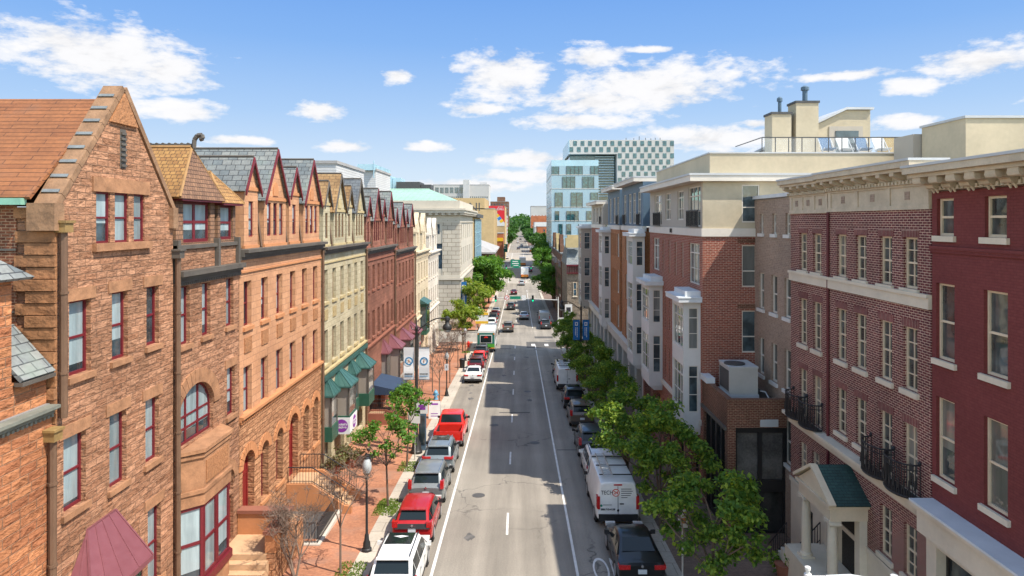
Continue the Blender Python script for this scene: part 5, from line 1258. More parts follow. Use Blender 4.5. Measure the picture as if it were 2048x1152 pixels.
q = MB(); q.prism([(-.78, -2.195, .80), (.78, -2.195, .80), (.72, -2.12, 1.0), (-.72, -2.12, 1.0)], [(-.78, -2.1, .80), (.78, -2.1, .80), (.72, -2.03, 1.0), (-.72, -2.03, 1.0)]); q.build('tailgate_panel', M['black_trim'], c)
c = park('parked_suv', 'plain grey sport utility car with tall red tail lamps behind the red hatchback', 'car', CRV, 'grey', LX, 41.1, PK)
c = park('parked_suv', 'blue grey sport utility car with roof rails, parked behind a red pickup', 'car', dict(SUVS, tail=(.98, 1.10, .5)), 'blue_grey', LX, 46.6, PK)
text_at('PATHFINDER', .13, M['chrome'], (0, -2.335, .86), (1, 0, 0), (0, 0, 1), c, depth=.004)
# pickup
def pickup(label, col, x, y, group, scale=1.09):
    sp = dict(W=.98, r=.4, wheels=(-1.85, 1.85), mirror=1.12, mz=1.15, tail=(.85, 1.25, .14), plate=.6, badge=1.05, side=((2, 3), (3, 5)), rear=(1, 2), front=(4, 6), st=[
        (-.75, .42, 1.15, 1.18, .97, .96, .86), (-.72, .40, 1.18, 1.22, .98, .97, .86), (-.58, .38, 1.18, 1.84, .98, .97, .76), (.45, .38, 1.16, 1.92, .98, .97, .77), (1.0, .38, 1.14, 1.84, .98, .97, .76), (1.25, .38, 1.14, 1.58, .98, .97, .80), (1.68, .38, 1.13, 1.19, .98, .96, .86),
        (2.5, .4, 1.08, 1.13, .97, .94, .84), (2.8, .45, .95, 1.0, .93, .9, .8), (2.92, .5, .75, .8, .9, .86, .74)])
    t = car('pickup_truck', label, 'pickup', dict(sp, wheels=()), col, group, at_road(x, y), slope(y), scale)
    for ch in list(t.children):
        if ch.name.split('.')[0] in ('tail_light', 'number_plate', 'badge', 'bumper_trim'): bpy.data.objects.remove(ch)
    b = MB(); b.box(-.98, -.84, -2.85, -.752, .55, 1.2); b.box(.84, .98, -2.85, -.752, .55, 1.2); b.box(-.839, .839, -.9, -.753, .55, 1.19); b.box(-.839, .839, -2.85, -.901, .5, .62); bd = b.build('cargo_bed', P[col], t)
    b = MB(); b.box(-.835, .835, -2.8, -.905, .621, .64); b.box(-.835, -.80, -2.8, -.905, .641, 1.15); b.box(.80, .835, -2.8, -.905, .641, 1.15); b.build('bed_liner', M['black_trim'], bd)
    b = MB(); b.box(-.84, .84, -2.92, -2.852, .58, 1.18); tg = b.build('tailgate', P[col], t); b = MB(); b.tube((0, -2.95, .92), (0, -2.9, .92), .09, n=8); b.build('badge', M['chrome'], tg)
    b = MB(); b.box(-.95, .95, -3.08, -2.93, .42, .6); b.build('bumper', M['chrome'], t)
    b = MB(); b.box(-.16, .16, -3.1, -3.082, .44, .58); b.build('number_plate', M['plate'], t)
    for s in (-1, 1):
        q = MB(); q.box(s * .845, s * .985, -2.93, -2.856, .72, 1.14); q.build('tail_light', M['tail'], t)
        for yw in (-1.95, 1.85):
            a = MB(); a.tube((s * .88, yw, .4), (s * .986, yw, .4), .46, n=20); a.build('wheel_arch', M['black_trim'], t)
            w = MB(); w.tube((s * .78, yw, .4), (s * 1.0, yw, .4), .4, n=20); w = w.build('wheel', M['tyre'], t, smooth=40); k = MB(); k.tube((s * .98, yw, .4), (s * 1.012, yw, .4), .26, n=16); k.build('rim', M['rim'], w)
    return t
pickup('bright red pickup truck parked by the double banner lamp post', 'bright_red', LX + .05, 53.4, PK)
park('parked_sedan', 'white sedan parked alone in front of the dark maroon car', 'car', SEDAN, 'white', LX + .1, 79, PK)
park('parked_suv', 'dark maroon and black car directly ahead of the white sedan', 'car', CRV, 'maroon', LX, 85.6, PK)
park('parked_hatchback', 'red car with pale roof glare between the maroon car and green bus', 'car', HATCH, 'bright_red', LX, 91.4, PK)
park('parked_suv', 'dark teal car tucked close behind the green and white bus', 'car', SUVS, 'charcoal', LX, 97.0, PK)
# bus
def bus(label, x, y):
    t = thing('shuttle_bus', label, 'bus', at_road(x, y), local=True); t.rotation_euler = (math.atan(slope(y)), 0, 0); t.scale = (1.1,) * 3
    W = 1.2; b = MB()
    pr = [(-W, .45), (W, .45), (W, 2.75), (W - .12, 2.98), (-W + .12, 2.98), (-W, 2.75)]
    b.prism([(u, -4.2, v) for u, v in pr], [(u, 3.0, v) for u, v in pr]); b.prism([(-W, 3.001, .45), (W, 3.001, .45), (W, 3.001, 1.5), (-W, 3.001, 1.5)], [(-W * .9, 4.2, .5), (W * .9, 4.2, .5), (W * .9, 4.2, 1.2), (-W * .9, 4.2, 1.2)])
    bd = b.build('body', P['white'], t)
    q = MB(); q.box(-W + .05, W - .05, -4.24, -4.202, 1.25, 2.72); q.build('rear_panel', P['teal'], t)
    q = MB(); q.box(-W + .03, W - .03, -4.24, -4.202, .75, 1.249); q.build('lower_panel', P['green'], t)
    q = MB(); q.box(-W + .03, W - .03, -4.25, -4.202, .62, .749); q.build('stripe', P['orange'], t)
    q = MB(); q.box(-.82, .82, -4.28, -4.241, 1.35, 2.45); fr = q.build('window_frame', P['white'], t); q = MB(); q.box(-.74, .74, -4.30, -4.281, 1.43, 2.37); q.build('rear_window', M['car_glass'], fr)
    q = MB(); q.prism([(-.3, -4.302, 2.05), (.3, -4.302, 2.05), (.12, -4.302, 2.25), (-.12, -4.302, 2.25)], [(-.3, -4.315, 2.05), (.3, -4.315, 2.05), (.12, -4.315, 2.25), (-.12, -4.315, 2.25)]); q.build('decal', P['bright_red'], fr)
    q = MB(); q.box(-W, W, -4.34, -4.2, .42, .6); q.build('bumper', M['black_trim'], t)
    for s in (-1, 1):
        for k in range(5): q = MB(); q.box(s * W, s * (W + .012), -3.8 + k * 1.3, -2.7 + k * 1.3, 1.5, 2.4); q.build('side_window', M['car_glass'], t)
        q = MB(); q.box(s * (W - .25), s * (W - .05), -4.27, -4.2, 2.5, 2.66); q.build('tail_light', P['orange'], t)
        q = MB(); q.path([(s * W, 3.2, 2.2), (s * (W + .3), 3.3, 2.2), (s * (W + .3), 3.3, 1.8)], .05, 6); q.box(s * (W + .22), s * (W + .4), 3.25, 3.33, 1.5, 2.0); q.build('mirror', M['black_trim'], t)
        for yw in (-2.7, 2.9):
            w = MB(); w.tube((s * .95, yw, .45), (s * 1.215, yw, .45), .45, n=18); w = w.build('wheel', M['tyre'], t, smooth=40); k = MB(); k.tube((s * 1.2, yw, .45), (s * 1.23, yw, .45), .26, n=14); k.build('rim', M['rim'], w)
    return t
bus('white roofed green shuttle bus parked with dark picture rear window', -4.9, 106.0)
for lab, sp, col, x, y in (('white car parked just ahead of the green bus', SEDAN, 'white', LX, 117), ('white car half hidden beside the yellow hoarding', CRV, 'white', LX, 133), ('charcoal car parked beyond the white cars', SUVS, 'charcoal', LX, 141),
                       ('maroon car parked under the big tree', HATCH, 'maroon', LX, 149), ('silver car parked farthest under the big tree', SEDAN, 'silver', LX, 157)):
    park('parked_car', lab, 'car', sp, col, x, y, PK)
# moving cars
park('moving_suv', 'black car driving past the stop line in the left lane', 'car', CRV, 'bronze', -2.0, 126.5, PM)
park('moving_car', 'silver white car driving in the right lane', 'car', SEDAN, 'silver', 1.05, 147.0, PM)
park('moving_suv', 'dark brown car in the left lane below the signal arm', 'car', CRV, 'charcoal', -2.0, 168, PM)
park('moving_car', 'dark maroon car stopped before the shaded stretch of road', 'car', SEDAN, 'maroon', -1.6, 214, PM)
park('moving_car', 'tan car just beyond the far signal', 'car', CRV, 'silver', 1.0, 243, PM)
# right kerb
park('parked_sedan', 'black sedan parked nearest on the right kerb beside the lane lettering', 'car', SEDAN, 'black', 5.25, 31.6, PR)
def work_van(label, x, y, letters):
    sp = dict(VAN, rear=(6, 7)); t = car('work_van', label, 'van', sp, 'white', PR, at_road(x, y), slope(y), 1.09)
    for ch in list(t.children):
        if ch.name.split('.')[0] == 'rear_window': bpy.data.objects.remove(ch)
    q = MB(); q.box(-.012, .012, -2.935, -2.9, .7, 2.02); q.build('door_seam', M['black_trim'], t)
    q = MB(); q.box(-.93, .93, -3.0, -2.9, .40, .72); q.build('rear_bumper', M['black_trim'], t)
    q = MB(); q.box(.08, .28, -2.96, -2.93, 1.18, 1.23); q.build('door_handle', M['black_trim'], t)
    q = MB(); q.box(-.2, .2, -2.95, -2.9, 2.06, 2.12); q.build('brake_light', M['tail'], t)
    lad = MB()
    for s in (-.62, -.2): lad.path([(s, -2.5, 2.42), (s, 1.2, 2.42)], .03, 6)
    for k in range(13): y_ = -2.4 + k * .29; lad.tube((-.62, y_, 2.42), (-.2, y_, 2.42), .02, n=5)
    lad = lad.build('ladder', M['rim'], None, (0, 0, 0)); lad.name = 'ladder'
    lad.location = t.location; lad.rotation_euler = t.rotation_euler; lad.scale = t.scale
    tag(lad, 'aluminium ladder lying on ' + ('the roof of the near white van' if letters else 'the roof of the farther white van'), 'ladder', 'ladders on van roofs')
    for k in range(3): q = MB(); y_ = -2.2 + k * 1.5; q.box(-.8, .8, y_, y_ + .05, 2.32, 2.37); q.build('roof_bar', M['black_trim'], t)
    return t
v = work_van('white work van with dark lettering on its rear doors parked behind the sedan', 5.15, 38.6, True)
M['ink'] = plain('dark_print', (.03, .03, .035), .5, 0); M['ink_red'] = plain('red_print', (.55, .07, .03), .5, 0); M['ink_green'] = plain('green_print', (.02, .2, .12), .5, 0)
yy = -2.938
text_at('TECH', .27, M['ink'], (-.52, yy, 1.72), (1, 0, 0), (0, 0, 1), v, sx=.85)
q = MB(); q.tube((-.1, yy + .01, 1.72), (-.1, yy, 1.72), .18, n=20); r_ = q.build('logo_ring', M['ink_red'], v); q = MB(); q.tube((-.1, yy, 1.72), (-.1, yy - .004, 1.72), .14, n=20); q.build('logo_disc', P['white'], r_)
text_at('24', .2, M['ink_red'], (-.1, yy - .006, 1.72), (1, 0, 0), (0, 0, 1), v, bold=.008)
text_at('888-710-4658', .12, M['ink'], (-.48, yy, .94), (1, 0, 0), (0, 0, 1), v, bold=.004)
q = MB()
for k, w in enumerate((.5, .55, .5, .45, .3)): q.box(.15, .15 + w, yy, yy + .004, 1.88 - k * .1, 1.91 - k * .1)
q.box(-.72, -.3, yy, yy + .004, 1.14, 1.165); q.build('small_print', M['ink'], v)
q = MB(); q.tube((-.8, yy + .01, 1.12), (-.8, yy, 1.12), .06, n=10); q.build('emblem', M['ink_green'], v)
park('parked_suv', 'white sport utility car wedged directly ahead of the near work van', 'car', SUVS, 'white', 5.2, 44.6, PR)
park('parked_suv', 'dark sport utility car with tall red lamps two cars ahead of the near van', 'car', dict(CRV, tail=(.9, 1.36, .15)), 'charcoal', 5.2, 50.2, PR)
park('parked_suv', 'bronze grey car partly under bright leaves on the right', 'car', CRV, 'bronze', 5.25, 59, PR)
park('parked_suv', 'black sport utility car between bronze car and farther van', 'car', SUVS, 'black', 5.2, 65.6, PR)
v2 = work_van('plain white work van with roof ladder parked farther up', 5.1, 75.2, False)
park('parked_suv', 'dark car with loaded roof rack ahead of the farther van', 'car', SUVS, 'charcoal', 5.1, 82, PR)
park('parked_suv', 'dark sport utility car parked just past the stop line on the right', 'car', CRV, 'charcoal', 5.1, 131, PR)
t = car('parked_van', 'pale van parked past the stop line on the right', 'van', VAN, 'silver', PR, at_road(5.1, 140), slope(140), 1.12)
park('parked_car', 'dark car nearest the right trees past the junction', 'car', SEDAN, 'black', 5.1, 149, PR)
# far traffic
def truck(label, x, y, col):
    t = thing('box_truck', label, 'truck', at_road(x, y), 'trucks far up the street', local=True); t.rotation_euler = (math.atan(slope(y)), 0, 0); t.scale = (1.2,) * 3
    q = MB(); q.box(-1.2, 1.2, -3.4, 1.2, .95, 3.3); q.build('box_body', P['white'], t)
    q = MB(); q.prism([(-1.1, 1.3, .6), (1.1, 1.3, .6), (1.1, 1.3, 2.5), (-1.1, 1.3, 2.5)], [(-1.1, 3.2, .6), (1.1, 3.2, .6), (1.1, 2.7, 2.2), (-1.1, 2.7, 2.2)]); q.build('cab', P[col], t)
    q = MB(); q.box(-1.15, 1.15, -3.5, -3.402, .55, 1.3); q.build('rear_panel', P[col], t)
    for s in (-1, 1):
        for yw in (-2.3, 2.2): w = MB(); w.tube((s * .9, yw, .48), (s * 1.18, yw, .48), .48, n=14); w.build('wheel', M['tyre'], t)
        q = MB(); q.box(s * .8, s * 1.1, -3.52, -3.4, .9, 1.1); q.build('tail_light', M['tail'], t)
truck('white and orange box truck behind the green overhead sign', 2.2, 266, 'orange'); truck('white box truck with orange cab in the right lane farther on', 1.6, 312, 'orange'); truck('white box truck beyond the bleached plaza', 8.0, 430, 'orange')
rs = random.Random(5)
far = [(-3.0, 330, 'silver', SUVS, 'silver car queueing left of the trucks'), (-6.5, 360, 'white', SEDAN, 'white car parked beside the bleached plaza'), (-8.5, 300, 'blue', CRV, 'blue car waiting by the left plaza edge'), (-7.8, 272, 'charcoal', SUVS, 'dark car parked by the left plaza'),
       (4.5, 285, 'maroon', SEDAN, 'maroon car parked right of the orange truck'), (-.5, 470, 'charcoal', SEDAN, 'small dark car beyond the plaza'), (2.0, 520, 'silver', CRV, 'small silver car far along the street'), (-1.0, 600, 'white', SEDAN, 'small white car where the tree avenue begins'),
       (1.5, 680, 'charcoal', SUVS, 'tiny dark car in the tree avenue'), (-.5, 800, 'silver', SUVS, 'tiny pale car farthest in the avenue')]
for x, y, col, sp, lab in far: park('distant_car', lab, 'car', sp, col, x, y, 'cars far up the street')
# ------------------------------------------------------------------ trees
M['leaf_dk'] = leaf_mat('street_tree_leaves', (.05, .12, .02), (.115, .225, .03), (.36, .45, .06))
M['leaf_br'] = leaf_mat('fresh_green_leaves', (.045, .13, .02), (.085, .21, .025), (.17, .30, .04))
M['leaf_yg'] = leaf_mat('yellow_green_leaves', (.10, .18, .02), (.19, .27, .03), (.30, .34, .05))
M['leaf_far'] = leaf_mat('far_tree_leaves', (.03, .085, .02), (.05, .13, .03), (.08, .18, .035))
M['bark'] = plain('grey_brown_bark', (.12, .085, .06), .9, .3, 4, .02, 20)
M['twig'] = plain('bare_twigs', (.17, .12, .09), .9, .2, 4)
def branch(mb, rs, p, d, L, r, depth, tips, split=(2, 3), spread=.75, up=.15, n=6):
    q = p
    for k in range(2):
        e = q + d * (L / 2); mb.tube(q, e, r * (1 - k * .2), r * (.8 - k * .2), max(3, n), cap=False); q = e
        d = (d + Vector((rs.uniform(-1, 1), rs.uniform(-1, 1), rs.uniform(-.5, 1))) * .16).normalized()
    if depth == 0: tips.append(q); return
    for k in range(rs.randint(*split)):
        a = rs.uniform(0, 6.28); v = Vector((math.cos(a), math.sin(a), 0)); nd = (d + v * rs.uniform(.5, 1.1) * spread + Vector((0, 0, up))).normalized()
        branch(mb, rs, q, nd, L * rs.uniform(.62, .85), r * .6, depth - 1, tips, split, spread, up, n - 1)
    if depth >= 2 : tips.append(q)
def leaf_cloud(rs, clumps, n, size, flat=.55):
    mb = MB(); v = mb.v; f = mb.f
    tot = sum(r ** 2 for _, r in clumps)
    for c, r in clumps:
        for _ in range(int(n * r * r / tot) + 1):
            g = Vector((rs.gauss(0, 1), rs.gauss(0, 1), rs.gauss(0, .75))); g *= r * .52
            if g.length > r * 1.4: g *= .6
            p = c + g; s = size * rs.uniform(.6, 1.35)
            nrm = (Vector((rs.uniform(-1, 1), rs.uniform(-1, 1), rs.uniform(-.1, 1.3))) + g.normalized() * .7).normalized()
            t = nrm.orthogonal().normalized(); t = Matrix.Rotation(rs.uniform(0, 6.28), 3, nrm) @ t; b = nrm.cross(t); i = len(v)
            for a, c2 in ((-1, 0), (-.15, .55), (1, 0), (-.15, -.55)): q = p + t * (a * s) + b * (c2 * s) - nrm * (abs(a) * s * .15); v.append((q.x, q.y, q.z))
            f.append((i, i + 1, i + 2, i + 3)); mb.mi.append(0)
    return mb
def make_tree(name, label, seed, H, crown_r, trunk_h, n, size, mat, group, clump_r=.55, trunk_r=.11, bare=False, nclump=30, cz=.55):
    rs = random.Random(seed); t = thing(name, label, 'tree', (0, 0, 0), group, local=True)
    mb = MB(); tips = []; top = Vector((rs.uniform(-.1, .1), rs.uniform(-.1, .1), trunk_h))
    mb.tube((0, 0, -.1), top * .5, trunk_r * 1.25, trunk_r, 8, cap=False); mb.tube(top * .5, top, trunk_r, trunk_r * .85, 8, cap=False)
    for k in range(4):
        a = k * 1.57 + rs.uniform(-.4, .4); branch(mb, rs, top, Vector((math.cos(a) * .75, math.sin(a) * .75, 1)).normalized(), (H - trunk_h) * .36, trunk_r * .6, 2, tips)
    branch(mb, rs, top, Vector((0, 0, 1)), (H - trunk_h) * .42, trunk_r * .7, 2, tips)
    mb.build('trunk', M['bark'], t)
    cen = Vector((0, 0, trunk_h + (H - trunk_h) * cz)); hz = (H - trunk_h) * .5
    cl = [(p, clump_r * rs.uniform(.7, 1.2)) for p in tips if ((p - cen).length < crown_r * 1.3)]
    while len(cl) < nclump:
        a = rs.uniform(0, 6.28); z = rs.uniform(-1, 1); rr = math.sqrt(max(0, 1 - z * z)) * rs.uniform(.35, 1) ** .5 * rs.uniform(.7, 1.25)
        cl.append((cen + Vector((math.cos(a) * rr * crown_r, math.sin(a) * rr * crown_r, z * hz)), clump_r * rs.uniform(.6, 1.25)))
    leaf_cloud(rs, cl, n, size).build('crown', mat, t)
    return t
def put(t, x, y, s=1, rz=0, lift=.15, label=None, first=False, group=None):
    o = t if first else copy_tree(t)
    o.location = (x, y, G(y) + lift); o.scale = (s, s, s); o.rotation_euler.z = rz
    if label: o['label'] = label
    if group: o['group'] = group
    return o
GR = 'leafy street trees on the right pavement'
t1 = make_tree('street_tree', 'nearest bushy green tree on the right pavement before the portico', 3, 5.8, 2.2, 1.5, 7500, .105, M['leaf_dk'], GR, .42, nclump=50)
put(t1, 7.6, 26.6, 1.0, .3, first=True)
t2 = make_tree('street_tree', 'second tree on the right, in front of the small brick shop', 8, 6.2, 2.35, 1.6, 7500, .11, M['leaf_dk'], GR, .44, nclump=50)
put(t2, 7.4, 35.5, 1.0, 0, first=True)
put(t1, 6.5, 41.2, 1.05, 2.2, label='third tree on the right, its sunlit branches over the bronze car', group=GR); put(t2, 7.4, 54.5, .85, 4, label='fourth tree on the right, under the farther white bays', group=GR)
put(t2, 7.0, 62, .92, 1.3, label='dark tree on the right beside the farther work van', group=GR); put(t1, 7.2, 70, 1.0, .7, label='dark tree on the right below the blue banners', group=GR)
put(t2, 7.0, 80, .95, 5, label='dark tree on the right just past the blue banners', group=GR); put(t1, 7.2, 91, 1.05, 3, label='reddish edged dark tree on the right near the stop line', group=GR); put(t2, 7.1, 101, .9, 2.4, label='last dark tree on the right before the junction', group=GR)
GL = 'leafy street trees on the left pavement'
ta = make_tree('young_tree', 'young bright green tree by the brick steps on the left pavement', 14, 5.4, 1.5, 2.3, 1700, .105, M['leaf_br'], GL, .36, .06, nclump=26)
put(ta, -7.35, 38.3, .98, .5, first=True)
tb = make_tree('young_tree', 'slender green tree beside the double banner lamp post', 15, 5.6, 1.3, 2.8, 1300, .12, M['leaf_br'], GL, .38, .055, nclump=20)
put(tb, -7.5, 45.6, 1.0, 1, first=True)
ty = make_tree('young_tree', 'yellow green tree on the left pavement beside the bus', 21, 7.2, 2.2, 2.3, 3000, .2, M['leaf_yg'], GL, .6, .09, nclump=30)
put(ty, -8.3, 101, 1.05, .4, first=True); put(ty, -8.0, 131, 1.2, 2.0, label='yellow green tree beside the yellow hoarding past the junction', group=GL); put(ty, -8.8, 108.5, .85, 4.0, label='small yellow green tree at the limestone hall corner', group=GL); put(ty, -9.6, 139, 1.25, 1.1, label='yellow green tree at the foot of the limestone hall', group=GL)
tm = make_tree('big_tree', 'large dense green tree in front of the limestone hall', 31, 12, 5.0, 2.5, 7000, .34, M['leaf_br'], GL, 1.3, .22, nclump=60)
put(tm, -8.6, 168, 1.0, 0, first=True); put(tm, -8.2, 184, 1.0, 2, label='large green tree behind the first one along the limestone hall', group=GL)
GF = 'green trees far up the street'
put(tm, 8.8, 172, .82, 3, label='round bright green tree right of the road past the junction', group=GF); put(tm, 9.4, 190, .8, 5, label='bright green tree beyond the round one on the right', group=GF)
put(tm, 10.2, 262, .95, 4, label='green tree at the foot of the glass tower', group=GF); put(tm, 11.0, 285, .95, 1, label='second green tree beside the glass tower foot', group=GF); put(tm, 10.5, 310, .9, 2, label='third green tree beyond the glass tower foot', group=GF)
tf = make_tree('avenue_tree', 'round green avenue tree left of the far road', 41, 13, 6.0, 2.5, 2600, .75, M['leaf_far'], GF, 1.9, .25, nclump=40)
put(tf, -10.5, 455, 1.15, 0, first=True); rs = random.Random(9)
side = ['left', 'right']
for i in range(26):
    y = 470 + i * 24; s = i % 2
    put(tf, (-9.5 if s == 0 else 9.5) + rs.uniform(-1, 1.5), y, rs.uniform(.8, 1.15), rs.uniform(0, 6), label='avenue tree lining the %s side of the distant road' % side[s], group='avenue trees on the %s of the distant road' % side[s])
put(tf, 12.5, 400, 1.0, 3, label='round green tree before the orange brick block', group=GF); put(tf, -13, 430, .9, 2, label='green tree under the red hoarding block', group=GF)
w_ = []
for i in range(260): w_.append((Vector((rs.uniform(-260, 420), rs.uniform(1250, 1900), 0)), rs.uniform(10, 17)))
w_ = [(Vector((p.x, p.y, G(p.y) + 6)), r) for p, r in w_]
tag(leaf_cloud(rs, w_, 14000, 4.2).build('woods', M['leaf_far'], None, (80, 1500, G(1500))), 'wooded hill closing the end of the street', 'woods', None, 'stuff')
# bare trees
def bare_tree(seed, H, label, group, multi=1):
    rs = random.Random(seed); t = thing('bare_tree', label, 'tree', (0, 0, 0), group, local=True); mb = MB(); tips = []
    for m in range(multi):
        lean = Vector((rs.uniform(-.3, .3), rs.uniform(-.3, .3), 1)).normalized() if multi > 1 else Vector((0, 0, 1)); h = H * .42 if multi == 1 else H * .2
        top = lean * h; mb.tube((0, 0, -.1), top, .06, .05, 6, cap=False)
        for k in range(3): a = k * 2.1 + rs.uniform(0, 1); branch(mb, rs, top, (lean + Vector((math.cos(a), math.sin(a), 0)) * .55).normalized(), H * .2, .034, 3, tips, (2, 3), .8, .12, 5)
        branch(mb, rs, top, lean, H * .26, .04, 3, tips, (2, 3), .7, .2, 5)
    mb.build('branches', M['twig'], t)
    tw = MB()
    for p in tips:
        for _ in range(5): tw.tube(p, p + Vector((rs.uniform(-1, 1), rs.uniform(-1, 1), rs.uniform(-.2, 1))) * .34, .009, .004, 3, cap=False)
    tw.build('twigs', M['twig'], t)
    return t
GB = 'leafless trees on the left pavement'
b1 = bare_tree(2, 4.8, 'leafless tree beside the nearest globe lamp', GB); put(b1, -7.9, 30.2, 1, 0, first=True)
b2 = bare_tree(6, 4.2, 'many stemmed leafless tree in front of the brown stoop', GB, 3); put(b2, -9.7, 29.6, 1, 0, first=True)
for x, y, s, lab in ((-7.6, 65.2, 1.1, 'leafless tree by the blue hydrant'), (-8.6, 59, .9, 'leafless sapling near the navy canopy'), (-9.0, 71.0, 1.1, 'leafless tree behind the second globe lamp'), (-7.7, 76, 1.15, 'leafless tree before the mauve bays'), (-7.6, 85, 1.15, 'leafless tree near the litter bin'), (-9.4, 90, 1.1, 'leafless tree at the white house front'), (-8.4, 53.5, .8, 'leafless sapling behind the banner lamp')):
    put(b1, x, y, s, y, label=lab, group=GB)
# shrubs
M['leaf_dry'] = leaf_mat('dry_shrub_leaves', (.12, .09, .05), (.17, .14, .07), (.16, .20, .07))
def shrub(label, x, y, r, mat, n, size, pot=True):
    t = thing('potted_shrub' if pot else 'shrub', label, 'shrub', (x, y, G(y) + .15), local=True); rs = random.Random(int(y * 7))
    leaf_cloud(rs, [(Vector((rs.uniform(-r, r), rs.uniform(-r, r), .75 + rs.uniform(-.25, .35))), r * .7) for _ in range(6)], n, size).build('foliage', mat, t)
    if pot: q = MB(); q.lathe((0, 0, 0), [(r * .6, 0), (r * .85, .6), (r * .9, .62), (r * .8, .64)], 12); q.build('planter', M['trim_brown'], t)
shrub('brown shrub in a round planter by the green shop bays', -11.3, 45.6, .7, M['leaf_dry'], 700, .1)
shrub('second brown shrub in a planter at the buff house corner', -12.0, 44.2, .6, M['leaf_dry'], 500, .1)
shrub('green potted shrub at the portico steps', 11.6, 29.8, .5, M['leaf_dk'], 400, .1)
# grass in the tree pits
M['grass'] = leaf_mat('pit_grass', (.07, .14, .02), (.13, .22, .03), (.24, .28, .06))
def pit(x, y):
    rs = random.Random(int(y)); mb = MB()
    for _ in range(700):
        px, py = x + rs.uniform(-.6, .6), y + rs.uniform(-1.1, 1.1); z = G(py) + .155; a = rs.uniform(0, 6.28); h = rs.uniform(.02, .10); w = .04
        mb.poly([(px - w * math.cos(a), py - w * math.sin(a), z), (px + w * math.cos(a), py + w * math.sin(a), z), (px + rs.uniform(-.08, .08), py + rs.uniform(-.08, .08), z + h)])
    return mb
g_ = MB()
for x, y in ((-7.3, 38.4), (-7.4, 45.6), (-7.4, 38.0), (-7.8, 101), (-7.5, 30.2)):
    q = pit(x, y); o = len(g_.v); g_.v += q.v; g_.f += [tuple(i + o for i in f) for f in q.f]; g_.mi += q.mi
tag(g_.build('grass', M['grass'], None, (-7.4, 38, G(38))), 'weedy green grass growing round the young trees on the left', 'grass', None, 'stuff')

# ------------------------------------------------------------------ street furniture
M['lamp_glass'] = plain('frosted_lamp_glass', (.36, .38, .38), .25, .1, 5, spec=.6); M['post'] = plain('dark_green_black_post', (.022, .022, .022), .5, .2, 4)
def globe_lamp(label, x, y, first=None):
    if first is not None:
        o = copy_tree(first); o.location = (x, y, G(y) + .15); o['label'] = label; return o
    t = thing('globe_lamp', label, 'street lamp', (x, y, G(y) + .15), 'globe lamps on the pavements', local=True)
    q = MB(); q.lathe((0, 0, 0), [(.24, 0), (.24, .12), (.19, .16), (.17, .4), (.12, .5), (.10, .75), (.06, .85), (.055, 3.4), (.09, 3.45), (.09, 3.52), (.05, 3.55), (.16, 3.7), (.18, 3.74)], 12); q.build('post', M['post'], t, smooth=40)
    q = MB(); q.lathe((0, 0, 3.741), [(.16, 0), (.23, .2), (.22, .38), (.16, .55), (.1, .65)], 14); q.build('globe', M['lamp_glass'], t, smooth=50)
    q = MB(); q.lathe((0, 0, 4.392), [(.12, 0), (.11, .04), (.03, .08), (.03, .16), (.01, .2)], 10); q.build('finial', M['post'], t)
    return t
gl = globe_lamp('globe lamp nearest on the left pavement beside the red hatchback', -7.25, 32.5)
globe_lamp('globe lamp with a white plate on the left pavement', -7.3, 68.9, gl); globe_lamp('globe lamp by the litter bin on the left pavement', -7.3, 92.5, gl); globe_lamp('globe lamp under the yellow green tree', -7.4, 125.5, gl); globe_lamp('globe lamp among dark trees on the right pavement', 7.2, 66.5, gl)
t = thing('parking_sign', 'small white plate sign clamped on the second globe lamp', 'sign', (-7.3, 68.7, -14.8)); q = MB(); q.box(-7.5, -7.1, 68.74, 68.77, -15.0, -14.35); q.build('plate', M['plate'], t)
q = MB(); q.box(-7.33, -7.27, 68.73, 68.739, -14.75, -14.5); q.build('mark', M['ink'], t)
M['banner_w'] = plain('white_banner_cloth', (.66, .66, .66), .85, .06, 1.5); M['banner_b'] = plain('blue_banner_cloth', (.015, .13, .34), .8, .08, 1.5); M['ring_b'] = plain('blue_print', (.02, .18, .36), .7, .05)
